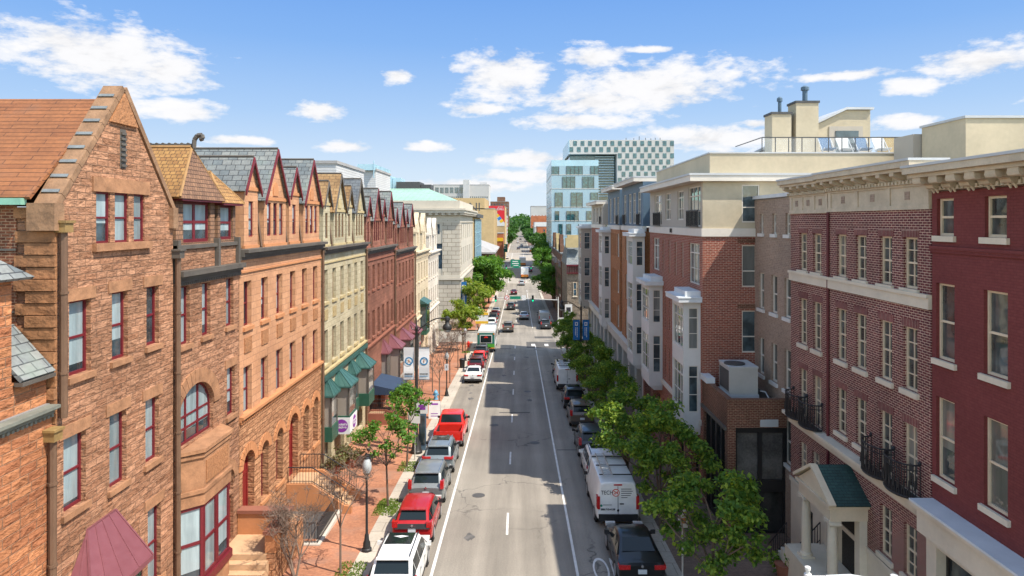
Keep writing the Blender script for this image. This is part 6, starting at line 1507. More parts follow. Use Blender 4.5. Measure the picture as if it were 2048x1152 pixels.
def banner_lamp(label, x, y, H, side, cloth, mark, arm=2.2):
    t = thing('banner_lamp', label, 'street lamp', (x, y, G(y) + .15), 'tall banner lamp posts', local=True)
    q = MB(); q.lathe((0, 0, 0), [(.42, 0), (.42, .18), (.34, .26), (.30, .7), (.2, .85), (.17, 1.3), (.12, 1.4), (.10, H - 1), (.085, H - .3), (.12, H - .25), (.12, H - .1), (.05, H), (.03, H + .5), (.0, H + .7)], 14); q.build('post', M['post'], t, smooth=40)
    a = MB(); pts = [(0, 0, H - .55)]
    for k in range(9): u = k / 8; pts.append((side * arm * u, 0, H - .45 + math.sin(u * math.pi * .62) * 1.0 ))
    a.path(pts, .045, 6); a.path([(0, 0, H - .2), (side * arm * .45, 0, H + .1)], .03, 6); a.path([(0, 0, H - .4), (-side * .35, 0, H - .2), (-side * .42, 0, H + .05)], .035, 6); am = a.build('arm', M['post'], t)
    e = pts[-1]; l = MB(); l.lathe((e[0], 0, e[2] - .75), [(.30, 0), (.34, .06), (.30, .3), (.16, .42), (.14, .6), (.2, .66), (.18, .85), (.05, .95)], 14); l.build('lamp_housing', M['post'], t, smooth=45)
    l = MB(); l.lathe((e[0], 0, e[2] - .98), [(.04, 0), (.2, .06), (.27, .22)], 12); l.build('lamp_bowl', M['lamp_glass'], t, smooth=50)
    hb = H - 1.55
    for s in (-1, 1):
        b = MB(); n = 8
        for k in range(n):
            za, zb = hb - 2.3 * k / n, hb - 2.3 * (k + 1) / n; oa, ob = .03 * math.sin(k * .9 + s), .03 * math.sin((k + 1) * .9 + s)
            b.prism([(s * .16, oa, za), (s * .92, oa, za), (s * .92, ob, zb), (s * .16, ob, zb)], [(s * .16, oa + .008, za), (s * .92, oa + .008, za), (s * .92, ob + .008, zb), (s * .16, ob + .008, zb)])
        bn = b.build('banner', cloth, t)
        r = MB()
        for z in (hb + .02, hb - 2.32): r.tube((0, 0, z), (s * .95, 0, z), .02, n=6)
        r.build('banner_rod', M['post'], bn)
        mark(t, bn, s, hb)
    return t
def mark_ring(t, bn, s, hb):
    c = Vector((s * .54, -.045, hb - .98)); q = MB(); n = 26
    for k in range(n):
        a0, a1 = 6.283 * k / n, 6.283 * (k + 1) / n
        p = [c + Vector((r * math.cos(a), 0, r * math.sin(a))) for r, a in ((.2, a0), (.29, a0), (.29, a1), (.2, a1))]; q.poly([tuple(v) for v in p])
    q.build('emblem_ring', M['ring_b'], bn)
    q = MB(); q.box(c.x - .035, c.x + .035, c.y, c.y + .004, c.z - .1, c.z + .1); q.build('emblem', M['trim_orange'], bn)
    for z, m, h in ((-1.9, 'ink', .05), (-2.05, 'ring_b', .035)):
        q = MB(); rr = random.Random(3); x = c.x - .3
        while x < c.x + .28: w = rr.uniform(.03, .07); q.box(x, x + w, c.y, c.y + .004, hb + z - h, hb + z + h); x += w + .02
        q.build('small_print', M[m], bn)
def mark_sq(t, bn, s, hb):
    c = Vector((s * .54, -.045, hb - .45)); q = MB()
    for a, b, e, f in ((-.16, .16, .12, .2), (-.16, .16, -.2, -.1), (-.16, -.08, -.0999, .1199), (.08, .16, -.0999, .1199)): q.box(c.x + a, c.x + b, c.y, c.y + .006, c.z + e, c.z + f)
    q.build('emblem', M['banner_w'], bn)
    for x, L in ((-.1, .9), (.08, 1.1)):
        q = MB(); rr = random.Random(int(x * 100) + 7); z = hb - .85
        while z > hb - .85 - L: h = rr.uniform(.05, .11); q.box(c.x + x - .04, c.x + x + .04, c.y, c.y + .005, z - h, z); z -= h + rr.uniform(.02, .06)
        q.build('small_print', M['banner_w'], bn)
banner_lamp('tall lamp post with two white ring banners behind the red pickup', -7.33, 48.8, 9.1, 1, M['banner_w'], mark_ring)
banner_lamp('tall lamp post with two blue banners over the right trees', 7.1, 78, 8.4, -1, M['banner_b'], mark_sq)
# cobra lamp arm at the bottom edge
t = thing('lamp_post', 'pale metal lamp post whose arm shows at the lower right photo edge', 'street lamp', (7.15, 13, G(13)))
q = MB(); q.lathe((7.15, 13, G(13) + .15), [(.12, 0), (.09, 3), (.07, 7.9)], 10); q.build('post', M['lead'], t, smooth=40)
q = MB(); q.path([(7.15, 13, -7.1), (6.75, 13, -6.82), (6.3, 13, -6.75), (5.85, 13, -6.77)], .035, 8); q.build('arm', M['lead'], t)
q = MB(); q.lathe((5.5, 13, -6.78), [(.02, 0), (.07, .02), (.07, .07), (.04, .08), (.04, .14), (.055, .15), (.055, .2), (.02, .21)], 10); q.box(5.45, 5.9, 12.93, 13.07, -6.87, -6.78); q.build('lamp_head', M['white_bay'], t)
# traffic signals
M['sig_y'] = plain('dark_signal_case', (.02, .02, .018), .5, .1)
mg, nt, b = nodes_of('green_signal_light'); b.inputs['Base Color'].default_value = (0, .3, .15, 1); b.inputs['Emission Color'].default_value = (.0, 1.0, .38, 1); b.inputs['Emission Strength'].default_value = 1.2; M['sig_g'] = mg
M['sign_g'] = plain('green_sign', (.0, .17, .095), .5, .08); M['sign_w'] = plain('white_sign', (.62, .62, .6), .5, .08); M['sign_r'] = plain('red_sign_ring', (.5, .03, .03), .5, .05)
def signal_head(t, x, y, z):
    q = MB(); q.box(x - .19, x + .19, y - .12, y + .12, z - .6, z + .6)
    for k in range(3): q.tube((x, y - .12, z + .38 - k * .38), (x, y - .3, z + .38 - k * .38), .16, n=8, cap=False)
    h = q.build('signal_head', M['sig_y'], t); q = MB(); q.tube((x, y - .125, z - .38), (x, y - .18, z - .38), .14, n=12); q.build('green_lens', M['sig_g'], h)
def mast(label, xp, y, xa, signs, heads, H=5.4):
    g = G(y) + .15; t = thing('signal_mast', label, 'traffic signal', (xp, y, g), 'signal mast arms')
    q = MB(); q.lathe((xp, y, g), [(.2, 0), (.18, .3), (.12, .4), (.1, H + .6)], 10); q.build('post', M['hvac'], t, smooth=40)
    q = MB(); q.path([(xp, y, g + H), (xa, y, g + H + .5)], .08, 8); q.build('mast_arm', M['hvac'], t)
    for x in heads: signal_head(t, x, y - .15, g + H + .4 - .1)
    for x, kind in signs:
        z = g + H + .45; q = MB()
        if kind == 'no': q.tube((x, y - .12, z), (x, y - .16, z), .46, n=20); s = q.build('prohibition_sign', M['sign_r'], t); q = MB(); q.tube((x, y - .161, z), (x, y - .17, z), .36, n=20); q.build('face', M['sign_w'], s); q = MB(); q.tube((x - .25, y - .18, z - .25), (x + .25, y - .18, z + .25), .04, n=5); q.build('bar', M['sign_r'], s)
        else: w, h = (1.0, .28) if kind == 'street' else (.4, .45); q.box(x - w, x + w, y - .15, y - .12, z - h, z + h); q.build('street_name_sign' if kind == 'street' else 'lane_sign', M['sign_g'] if kind == 'street' else M['sign_w'], t)
mast('signal mast arm across the first junction with a round no turning sign', 7.4, 129, -5.2, ((-2.3, 'no'), (-.7, 'street'), (.9, 'lane')), (-4.4, 2.6))
mast('far signal mast arm reaching from the left over the second junction', -7.6, 249, 5.5, ((-1.0, 'street'),), (-4.6, 4.4))
def gantry(label, x, y, z0, z1, w):
    t = thing('highway_sign', label, 'sign', (x, y, G(y)), 'green overhead signs'); q = MB(); q.box(x - w, x + w, y - .05, y, z0, z1); s = q.build('panel', M['sign_g'], t)
    q = MB()
    for k, (a, b) in enumerate(((-.6, .5), (-.7, .7), (-.4, .6))): q.box(x + a * w, x + b * w, y - .06, y - .051, z1 - .5 - k * .75 - .3, z1 - .5 - k * .75)
    q.build('legend', M['sign_w'], s); q = MB(); q.path([(-8.5, y + .2, G(y)), (-8.5, y + .2, z1 - .6), (x + w, y + .2, z1 - .6)], .13, 8); q.build('gantry_post', M['hvac'], t)
gantry('large green overhead road sign left of the trucks', -1.3, 252, -17.2, -14.1, 1.8); gantry('smaller green overhead road sign farther on the left', -7.2, 330, -14.8, -10.9, 1.7)
def post_sign(label, x, y, z, boards, h, cat='sign'):
    t = thing('sign_post', label, cat, (x, y, G(y) + .15)); q = MB(); q.tube((x, y, G(y) + .15), (x, y, z + h), .04, n=6); q.build('post', M['hvac'], t)
    for dx, dz, w, hh, m, pr in boards:
        q = MB(); q.box(x + dx - w, x + dx + w, y - .07, y - .045, z + dz - hh, z + dz + hh); b = q.build('board', m, t)
        if pr: q = MB(); q.box(x + dx - w * .6, x + dx + w * .6, y - .08, y - .071, z + dz - hh * .35, z + dz + hh * .45); q.build('print', pr, b)
M['purple'] = plain('purple_print', (.22, .035, .30), .6, .1)
post_sign('post with square transit boards in front of the banner lamp', -7.2, 47.2, -13.3, ((-.05, -.2, .42, .45, M['sign_w'], None), (.5, .45, .4, .42, M['sign_w'], M['purple'])), .8)
post_sign('white boards on a pole near the right junction', 8.2, 113, -15.6, ((0, 1.0, .6, .9, M['sign_w'], M['ink']), (.1, -2.0, .45, .6, M['sign_w'], M['sign_r']), (-1.2, -1.2, .4, .9, M['sign_w'], None)), 2.2)
post_sign('red and white parking plate on a pole before the nearest right tree', 6.95, 29.0, -12.3, ((0, .2, .2, .28, M['sign_w'], M['sign_r']), (0, -.4, .2, .28, M['sign_w'], M['trim_orange'])), .5)
t = thing('hoarding', 'yellow and white temporary hoarding past the junction on the left', 'sign', (-6.9, 124, G(124))); M['yellow'] = plain('yellow_panel', (.62, .36, .02), .6, .1)
q = MB(); q.box(-7.9, -5.6, 124, 124.06, -18.55, -16.55); b = q.build('board', M['sign_w'], t); q = MB(); q.box(-7.9, -5.6, 123.95, 123.999, -18.55, -18.1); q.box(-7.9, -5.6, 123.95, 123.999, -17.0, -16.55); q.build('yellow_band', M['yellow'], b); q = MB(); q.box(-7.85, -7.75, 124.061, 124.12, G(124), -16.6); q.box(-5.75, -5.65, 124.061, 124.12, G(124), -16.6); q.build('legs', M['hvac'], t)
def sandwich(label, x, y):
    t = thing('sandwich_board', label, 'sign', (x, y, G(y) + .15)); z = G(y) + .15
    q = MB(); q.prism([(x - .5, y - .3, z), (x + .5, y - .3, z), (x + .5, y, z + 1.45), (x - .5, y, z + 1.45)], [(x - .5, y - .27, z), (x + .5, y - .27, z), (x + .5, y + .03, z + 1.45), (x - .5, y + .03, z + 1.45)]); f = q.build('front_board', M['sign_w'], t)
    q = MB(); q.prism([(x - .5, y + .35, z), (x + .5, y + .35, z), (x + .5, y + .06, z + 1.43), (x - .5, y + .06, z + 1.43)], [(x - .5, y + .38, z), (x + .5, y + .38, z), (x + .5, y + .09, z + 1.43), (x - .5, y + .09, z + 1.43)]); q.build('back_board', M['sign_w'], t)
    q = MB()
    for a, b in ((.2, .26), (.4, .46), (1.15, 1.28)): q.prism([(x - .3, y - .31 + a * .2069, z + a), (x + .3, y - .31 + a * .2069, z + a), (x + .3, y - .31 + b * .2069, z + b), (x - .3, y - .31 + b * .2069, z + b)], [(x - .3, y - .305 + a * .2069, z + a), (x + .3, y - .305 + a * .2069, z + a), (x + .3, y - .305 + b * .2069, z + b), (x - .3, y - .305 + b * .2069, z + b)])
    q.build('print', M['purple'], f)
sandwich('white folding board on the left pavement beside the red pickup', -7.35, 59.5)
def hydrant(label, x, y, m):
    t = thing('fire_hydrant', label, 'hydrant', (x, y, G(y) + .15), 'fire hydrants on the left pavement', local=True); q = MB(); q.lathe((0, 0, 0), [(.24, 0), (.24, .08), (.17, .1), (.17, .6), (.22, .62), (.22, .68), (.16, .82), (.06, .9), (.06, .96)], 12); q.build('barrel', m, t, smooth=40)
    q = MB(); q.tube((-.3, 0, .48), (.3, 0, .48), .09, n=8); q.tube((0, -.3, .42), (0, 0, .42), .11, n=8); q.build('outlets', m, t)
M['hyd_b'] = plain('light_blue_hydrant_paint', (.13, .33, .50), .5, .1, 5)
hydrant('light blue hydrant beside a leafless tree', -8.2, 67.2, M['hyd_b']); hydrant('red hydrant by the green bus', -7.9, 106.5, P['bright_red'])
t = thing('litter_bin', 'black round litter bin near the dark maroon car', 'bin', (-7.2, 86.5, G(86.5) + .15), local=True); q = MB(); q.lathe((0, 0, 0), [(.3, 0), (.36, 1.0), (.38, 1.02), (.38, 1.08)], 14); q.build('barrel', M['post'], t); q = MB(); q.lathe((0, 0, 1.081), [(.36, 0), (.3, .1), (.1, .16)], 14); q.build('lid', M['iron'], t)
t = thing('info_kiosk', 'narrow dark kiosk at the foot of the banner lamp', 'kiosk', (-6.95, 49.6, G(49.6))); q = MB(); q.box(-7.25, -6.75, 49.4, 49.7, G(49.6) + .15, G(49.6) + 2.9); q.build('cabinet', M['panel_navy'], t); q = MB(); q.box(-7.2, -6.8, 49.37, 49.399, G(49.6) + .6, G(49.6) + 2.7); q.build('panel', M['pane_dk'], t)

# canopy, shop banner, stoops
t = thing('canopy', 'navy fabric canopy over the brownstone restaurant entrance', 'canopy', (-11.5, 60.5, G(60))); M['navy'] = plain('navy_canvas', (.025, .045, .085), .85, .15, 2)
q = MB(); zc = -14.0
q.prism([(XL + .01, 58.6, zc), (XL + 2.4, 58.6, zc - .55), (XL + 2.4, 58.6, zc - .9), (XL + .01, 58.6, zc - .9)], [(XL + .01, 63.0, zc), (XL + 2.4, 63.0, zc - .55), (XL + 2.4, 63.0, zc - .9), (XL + .01, 63.0, zc - .9)]); q.build('canvas', M['navy'], t)
for y in (58.7, 62.9): q = MB(); q.tube((XL + 2.3, y, zc - .9), (XL + 2.3, y, G(60) + .15), .04, n=6); q.build('canopy_post', M['iron'], t)
t = thing('shop_banner', 'white banner with a purple round emblem below the green shop bay', 'banner', (XL + .6, 46.8, -14))
q = MB(); q.box(XL + .05, XL + 1.12, 46.70, 46.72, -14.55, -13.42); q.build('near_sheet', M['banner_w'], t); q = MB(); q.box(XL + 1.121, XL + 1.14, 46.72, 48.7, -14.5, -13.42); q.build('street_sheet', M['banner_w'], t)
for o_, ax in (((XL + .56, 46.695, -13.98), 0), ((XL + 1.146, 47.9, -13.98), 1)):
    q = MB(); e = Vector((0, -.006, 0)) if ax == 0 else Vector((.006, 0, 0)); q.tube(o_, Vector(o_) + e, .44, n=24); b = q.build('emblem_disc', M['purple'], t)
    ud = (1, 0, 0) if ax == 0 else (0, 1, 0); p = Vector(o_) + e * 1.6; text_at("Kooloh's\nKitchen", .22, M['banner_w'], tuple(p), ud, (0, 0, 1), b, depth=.003, sp=.9, bold=.006)
def stair(label, x0, x1, ya, yb, zt, n, mat, walls, rail=True):
    """front steps: landing at the wall, treads going down toward the kerb, sloping side walls and iron rails"""
    g = G((ya + yb) / 2) + .15; t = thing('front_steps', label, 'steps', (x0, (ya + yb) / 2, g), 'front steps of the sandstone houses'); q = MB(); L = (x1 - x0 - 1.2) / n; h = (zt - g) / (n + 1)
    q.box(x0, x0 + 1.2, ya + .25, yb - .25, g - .4, zt)
    for k in range(n): q.box(x0 + 1.2 + k * L + .001, x0 + 1.2 + (k + 1) * L, ya + .25, yb - .25, g - .4, zt - h * (k + 1))
    q.build('treads', mat, t)
    for y in (ya, yb - .249):
        w = MB(); pr = [(x0, g - .4), (x1 + .35, g - .4), (x1 + .35, g + .45), (x1, g + .5), (x0 + 1.35, zt + .12), (x0, zt + .12)]; w.prism([(x, y, z) for x, z in pr], [(x, y + .249, z) for x, z in pr]); w.build('side_wall', walls, t)
        if rail:
            r = MB(); ym = y + .12; p = [(x0 + .05, ym, zt + 1.0), (x0 + 1.35, ym, zt + 1.0), (x1 + .1, ym, g + 1.35)]; r.path(p, .03, 5); r.path([(a, b, c - .75) for a, b, c in p], .02, 5)
            for k in range(8): x = x0 + .05 + 1.3 * k / 8; r.tube((x, ym, zt + .1), (x, ym, zt + 1.0), .014, n=4)
            for k in range(15): u = k / 14; x = x0 + 1.35 + (x1 - x0 - 1.25) * u; z = zt + (g + .35 - zt) * u; r.tube((x, ym, z), (x, ym, z + 1.0), .014, n=4)
            r.build('railing', M['iron'], t)
stair('long sandstone steps with iron railings rising to the orange house door', XL + .02, XL + 3.2, 37.2, 39.6, -14.45, 6, M['stone_step'], M['trim_orange'])
stair('short steps with iron railings at the brownstone door', XL + .02, XL + 2.6, 57.0, 58.5, -16.2, 4, M['stone_step'], M['trim_brown'])
t = thing('stoop', 'brown sandstone stoop with thick parapet at the arched house doors', 'steps', (XL + 1, 30, G(30)), 'front steps of the sandstone houses')
g = G(30) + .15; q = MB(); q.box(XL + .02, XL + 2.0, 28.9, 32.9, g - .4, -14.1); q.build('landing', M['stone_step'], t)
q = MB()
for k in range(5): q.box(XL + .05, XL + 2.1, 28.9 - .36 * (k + 1), 28.899 - .36 * k, g - .4, -14.1 - .25 * (k + 1))
q.build('treads', M['stone_step'], t)
q = MB(); q.box(XL + .02, XL + 2.3, 30.75, 31.15, -14.099, -13.15); q.box(XL + 1.9, XL + 2.35, 29.0, 30.749, -14.099, -13.3); w = q.build('parapet', M['trim_orange'], t)
q = MB(); q.box(XL + .02, XL + 2.4, 30.68, 31.22, -13.149, -13.0); q.box(XL + 1.84, XL + 2.41, 28.9, 30.679, -13.299, -13.15); q.build('parapet_cap', M['trim_brown'], w)
q = MB(); q.box(XL + 2.001, XL + 2.3, 28.9, 32.9, g - .3, -14.12); q.build('outer_wall', M['rust_orange'], t)
t = thing('area_railing', 'black iron railing round the light well before the orange house', 'railing', (-10.8, 35, G(35)))
g = G(34) + .15; rl = [(XL + .1, 33.2), (XL + 2.9, 33.2), (XL + 2.9, 36.9)]
q = MB()
for (xa, ya), (xb, yb) in zip(rl, rl[1:]):
    n = int(math.hypot(xb - xa, yb - ya) / .14); q.path([(xa, ya, g + 1.1), (xb, yb, g + 1.1)], .025, 5); q.path([(xa, ya, g + .2), (xb, yb, g + .2)], .02, 5)
    for k in range(n + 1): u = k / n; x, y = xa + (xb - xa) * u, ya + (yb - ya) * u; q.tube((x, y, g + .1), (x, y, g + 1.12), .014, n=4)
q.build('bars', M['iron'], t); q = MB(); q.box(XL + .05, XL + 3.05, 33.05, 33.35, g - .3, g + .12); q.box(XL + 2.75, XL + 3.05, 33.351, 37.1, g - .3, g + .1); q.build('kerb', M['conc'], t)
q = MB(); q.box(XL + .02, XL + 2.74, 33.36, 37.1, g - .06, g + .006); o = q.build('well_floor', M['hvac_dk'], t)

# person walking on the left pavement
def person(label, x, y, rz=0):
    t = thing('person', label, 'person', (x, y, G(y) + .15), local=True); t.rotation_euler.z = rz; t.scale = (1.08,) * 3
    M_skin = M.setdefault('skin', plain('skin', (.38, .2, .13), .6, .05)); cloth = M.setdefault('top_dk', plain('dark_top', (.03, .03, .035), .9, .1, 5))
    V = [((0, 0, .92), .15, .11), ((0, .01, 1.1), .145, .10), ((0, .01, 1.3), .17, .11), ((0, 0, 1.44), .10, .085), ((0, -.0, 1.52), .055, .055), ((0, .02, 1.62), .085, .1), ((0, .01, 1.72), .07, .085),
         ((.19, 0, 1.4), .055, .05), ((.24, -.03, 1.14), .042, .042), ((.22, .12, .95), .032, .032), ((.21, .17, .88), .03, .035), ((-.19, 0, 1.4), .055, .05), ((-.25, .02, 1.14), .042, .042), ((-.24, -.06, .93), .032, .032), ((-.24, -.08, .85), .03, .035),
         ((.09, 0, .84), .095, .09), ((.1, .1, .48), .06, .06), ((.1, .02, .1), .038, .042), ((.1, .14, .03), .035, .03), ((-.09, 0, .84), .095, .09), ((-.1, -.04, .48), .06, .06), ((-.1, -.2, .13), .038, .042), ((-.1, -.1, .03), .035, .03)]
    E = [(0, 1), (1, 2), (2, 3), (3, 4), (4, 5), (5, 6), (3, 7), (7, 8), (8, 9), (9, 10), (3, 11), (11, 12), (12, 13), (13, 14), (0, 15), (15, 16), (16, 17), (17, 18), (0, 19), (19, 20), (20, 21), (21, 22)]
    me = bpy.data.meshes.new('body'); me.from_pydata([v[0] for v in V], E, []); o = bpy.data.objects.new('body', me); C.objects.link(o); o.parent = t
    o.modifiers.new('skin', 'SKIN'); sv = me.skin_vertices[0].data
    for i, v in enumerate(V): sv[i].radius = (v[1], v[2])
    sv[0].use_root = True; s = o.modifiers.new('sub', 'SUBSURF'); s.levels = 2; s.render_levels = 2
    bpy.context.view_layer.update(); m2 = bpy.data.meshes.new_from_object(o.evaluated_get(bpy.context.evaluated_depsgraph_get())); bpy.data.objects.remove(o)
    m2.materials.clear()
    for m in (M_skin, cloth, M.setdefault('shorts', plain('pale_shorts', (.45, .33, .28), .9, .1, 5)), P['white']): m2.materials.append(m)
    for p in m2.polygons:
        c = p.center; p.use_smooth = True; p.material_index = 1 if (c.z > .95 and c.z < 1.47 and abs(c.x) < .27 and c.z > 1.12 - (0 if abs(c.x) > .18 else .2)) else 2 if (.5 < c.z <= .95 and abs(c.x) < .19) else 3 if c.z < .11 else 0
    o = bpy.data.objects.new('body', m2); C.objects.link(o); o.parent = t
    hr = MB(); hr.lathe((0, -.015, 1.66), [(.1, -.02), (.105, .05), (.085, .1), (.03, .135)], 12); hr.build('hair', M['ink'], t, smooth=60)
    f = MB()
    for s in (-1, 1): f.tube((s * .032, .115, 1.65), (s * .032, .122, 1.65), .01, n=6)
    f.build('eyes', M['ink'], t); f = MB(); f.tube((0, .11, 1.615), (0, .135, 1.605), .012, .016, 6); f.build('nose', M['skin'], t)
person('person in a dark top and pale shorts walking on the brick pavement', -9.5, 43.2, 0)
# ------------------------------------------------------------------ far buildings
M['copper_roof'] = plain('pale_verdigris_copper_roof', (.25, .385, .30), .6, .18, .25)
M['beige_wall'] = masonry('beige_brick_wall', (.50, .36, .185), (.47, .335, .17), (.42, .30, .16), .8, .3, .02, .1, stain=.12)
M['tower_white'] = plain('white_glass_tower_panels', (.25, .37, .44), .22, .08, .1, spec=.6); M['tower_glass'] = glass('tower_dark_glass', dark=(.012, .045, .052), share=0); M['tower_blue'] = plain('pale_blue_glass_fins', (.30, .47, .55), .2, .1, .2, spec=.7)
M['hotel'] = plain('pale_grey_concrete', (.44, .43, .41), .85, .08, .1); M['hotel_red'] = plain('brick_bands', (.35, .19, .15), .85, .1, .1); M['far_win'] = glass('far_window_glass', dark=(.03, .05, .065), share=0); M['siding'] = masonry('pale_metal_siding', (.50, .50, .49), (.47, .47, .46), (.33, .33, .33), 30, .22, .02, .05, stain=.08)
M['far_brick'] = masonry('far_orange_brick', (.42, .135, .06), (.38, .12, .05), (.36, .16, .09), .5, .2, .02, .1); M['rubble'] = masonry('grey_rubble_stone', (.24, .19, .14), (.15, .12, .09), (.32, .27, .21), .6, .3, .03, .3, rock=.06); M['far_brown'] = masonry('sooty_brownstone', (.19, .10, .065), (.15, .08, .05), (.12, .07, .05), .8, .35, .03, .2)
def win_rows(th, fr, u0, u1, v0, v1, nu, nv, wf, hf, mat, name='windows', proud=.03, kind='stuff'):
    """regular rows of small distant windows on one far wall"""
    q = MB(); du, dv = (u1 - u0) / nu, (v1 - v0) / nv
    for i in range(nu):
        for j in range(nv): u, v = u0 + (i + .5) * du, v0 + (j + .5) * dv; q.fbox(fr, u - du * wf / 2, u + du * wf / 2, v - dv * hf / 2, v + dv * hf / 2, -.1, proud)
    o = q.build(name, mat, th)
    if kind: o['kind'] = kind
    return o
def block(name, label, cat, x0, x1, y0, y1, z1, mat, roofm=None, z0=None, group=None, par=.0):
    g = min(G(y0), G(y1)) - .5; t = thing(name, label, cat, ((x0 + x1) / 2, (y0 + y1) / 2, G(y0)), group); q = MB(); q.box(x0, x1, y0, y1, g if z0 is None else z0, z1); q.build('wall', mat, t)
    q = MB(); q.box(x0 - .1, x1 + .1, y0 - .1, y1 + .1, z1 + .001, z1 + .25 + par); q.build('roof', roofm or M['roof_grey'], t)
    return t
# limestone hall with the copper roof
HX, y0, y1 = -11.4, 130.0, 168.0; g = G(130)
hall = thing('limestone_hall', 'large limestone hall with green copper hip roof and rusticated corner', 'hall', (HX - 15, 148, g)); LH = left_face(HX); NH = near_face(y0)
sw = [dict(u0=HX - 4.4, u1=HX - 3.7, v0=-2.4, v1=-.5), dict(u0=HX - 4.6, u1=HX - 3.1, v0=-9.0, v1=-4.2), dict(u0=HX - 4.6, u1=HX - 3.1, v0=-17.5, v1=-11.2)]
q = MB(); wall_grid(q, NH, HX - 40, HX, g - 1, 1.2, sw, .4); q.poly([NH(HX - 40, g, -.5), NH(HX, g, -.5), NH(HX, 1.2, -.5), NH(HX - 40, 1.2, -.5)])
fo = []
for k in range(6):
    u = y0 + 5.5 + k * 5.4
    fo += [dict(u0=u - .9, u1=u + .9, v0=-3.6, v1=-.6), dict(u0=u - .9, u1=u + .9, v0=-8.8, v1=-5.2), dict(u0=u - 1.1, u1=u + 1.1, v0=-18.5, v1=-12)]
wall_grid(q, LH, y0, y1, g - 2, 1.2, fo, .4); q.poly([LH(y0, g, -.5), LH(y1, g, -.5), LH(y1, 1.2, -.5), LH(y0, 1.2, -.5)]); q.poly([(HX, y1, g - 2), (HX - 40, y1, g - 2), (HX - 40, y1, 1.2), (HX, y1, 1.2)])
q.build('wall', M['limestone_plain'], hall)
for o in sw: window(hall, NH, o, M['panel_navy'], M['far_win'], .4)
for o in fo: window(hall, LH, o, M['limestone_plain'], M['far_win'], .4)
q = MB(); q.box(HX - 3.2, HX + .12, y0 - .12, y0 - .004, -10.2, .3); q.box(HX + .004, HX + .12, y0 + .001, y0 + 3.4, -10.2, .3); q.build('rusticated_quoin', M['limestone'], hall)
q = MB(); q.box(HX - 40, HX + .25, y0 - .25, y0 - .003, g - 1, -11.1); q.box(HX + .004, HX + .25, y0, y1, g - 2, -11.1); q.build('rusticated_base', M['limestone'], hall)
for z, h, p in ((-11.09, .35, .55), (-10.7, .5, .2), (-.2, .3, .2), (1.21, .4, .5), (1.62, .5, 1.1), (2.13, .35, 1.3)):
    q = MB(); q.box(HX - 40, HX + p, y0 - p, y1, z, z + h); q.build('cornice', M['limestone_plain'], hall)
q = MB()
for k in range(34): x = HX - 39 + k * 1.2; q.box(x - .3, x + .3, y0 - .95, y0 - .25, 1.25, 1.6)
for k in range(32): y = y0 + .5 + k * 1.18; q.box(HX + .25, HX + .95, y - .3, y + .3, 1.25, 1.6)
q.build('modillions', M['limestone_plain'], hall)['kind'] = 'stuff'
q = MB(); q.box(HX - 40, HX + .1, y0 - .1, y1, 2.49, 4.0); q.build('parapet', M['limestone_plain'], hall)
r = MB(); e = 4.02; zr = 7.0; a = [(HX - 40, y0 + .6, e), (HX - .8, y0 + .6, e), (HX - .8, y1, e), (HX - 40, y1, e)]; t0, t1 = (HX - 40, y0 + 18, zr), (HX - 8, y0 + 18, zr)
r.poly([a[0], a[1], t1, t0]); r.poly([a[1], a[2], t1]); r.poly([a[2], a[3], t0, t1])
for k in range(34): x = HX - 39.5 + k * 1.15; b_ = Vector((x, y0 + .6, e + .02)); u = min(1, (HX - .8 - x) / 7.2); r.tube(b_, (x, y0 + .6 + 17.4 * u, e + .02 + (zr - e) * u), .05, n=4, cap=False)
r.tube(t0, t1, .15, n=6); r.build('copper_roof', M['copper_roof'], hall)
q = MB(); q.box(HX + .3, HX + 1.3, 131.2, 131.3, -17.2, -11.6); b_ = q.build('banner', M['banner_b'], hall); q = MB(); q.box(HX + .45, HX + 1.15, 131.17, 131.199, -13.2, -12.2); q.box(HX + .55, HX + .75, 131.17, 131.199, -16.4, -13.8); q.box(HX + .85, HX + 1.0, 131.17, 131.199, -16.8, -13.8); q.build('emblem', M['banner_w'], b_)
# glazed tan building next along, with sculptural roof letters
t = block('glazed_building', 'narrow tan stone building with tall glazing and roof letters beside the limestone hall', 'building', -26, -11.2, 168.2, 197, 1.9, M['beige_wall'])
q = MB(); q.box(-26, -10.3, 167.9, 197.2, 1.0, 1.9 - .002); q.build('eave', M['hvac_dk'], t)
q = MB(); q.box(-11.15, -10.95, 170, 196, -14, .6); q.build('glazing', M['far_win'], t); q = MB()
for k in range(8): y = 170 + k * 3.7; q.box(-10.94, -10.8, y - .15, y + .15, -14, .6)
for z in (-10, -6.5, -3): q.box(-10.94, -10.85, 170, 196, z, z + .2)
q.build('mullions', M['tower_blue'], t)
text_at('NI', 2.9, M['hvac_dk'], (-10.9, 167.6, 3.5), (1, 0, 0), (0, 0, 1), t, depth=.25, name='roof_letters')
t = block('beige_building', 'plain beige windowless brick building behind the limestone hall', 'building', -30, -9.6, 262, 300, 4.9, M['beige_wall']); q = MB(); q.box(-30, -13.2, 261.9, 298, 4.9, 9.0); q.build('upper_wall', M['beige_wall'], t)
t = thing('low_hall', 'low brick hall with a grey hipped roof before the beige building', 'hall', (-14, 225, G(225))); q = MB(); q.box(-24, -8.2, 206, 250, -24, -9.2); q.build('wall', M['far_brown'], t)
r = MB(); e = [(-25, 204.5, -9.2), (-7.2, 204.5, -9.2), (-7.2, 251, -9.2), (-25, 251, -9.2)]; tt = [(-16, 212, -5.6), (-16, 243, -5.6)]
r.poly([e[0], e[1], tt[0]]); r.poly([e[1], e[2], tt[1], tt[0]]); r.poly([e[2], e[3], tt[1]]); r.poly([e[3], e[0], tt[0], tt[1]]); r.box(-25, -7.2, 204.5, 251, -9.7, -9.201); r.build('roof', M['roof_grey'], t)
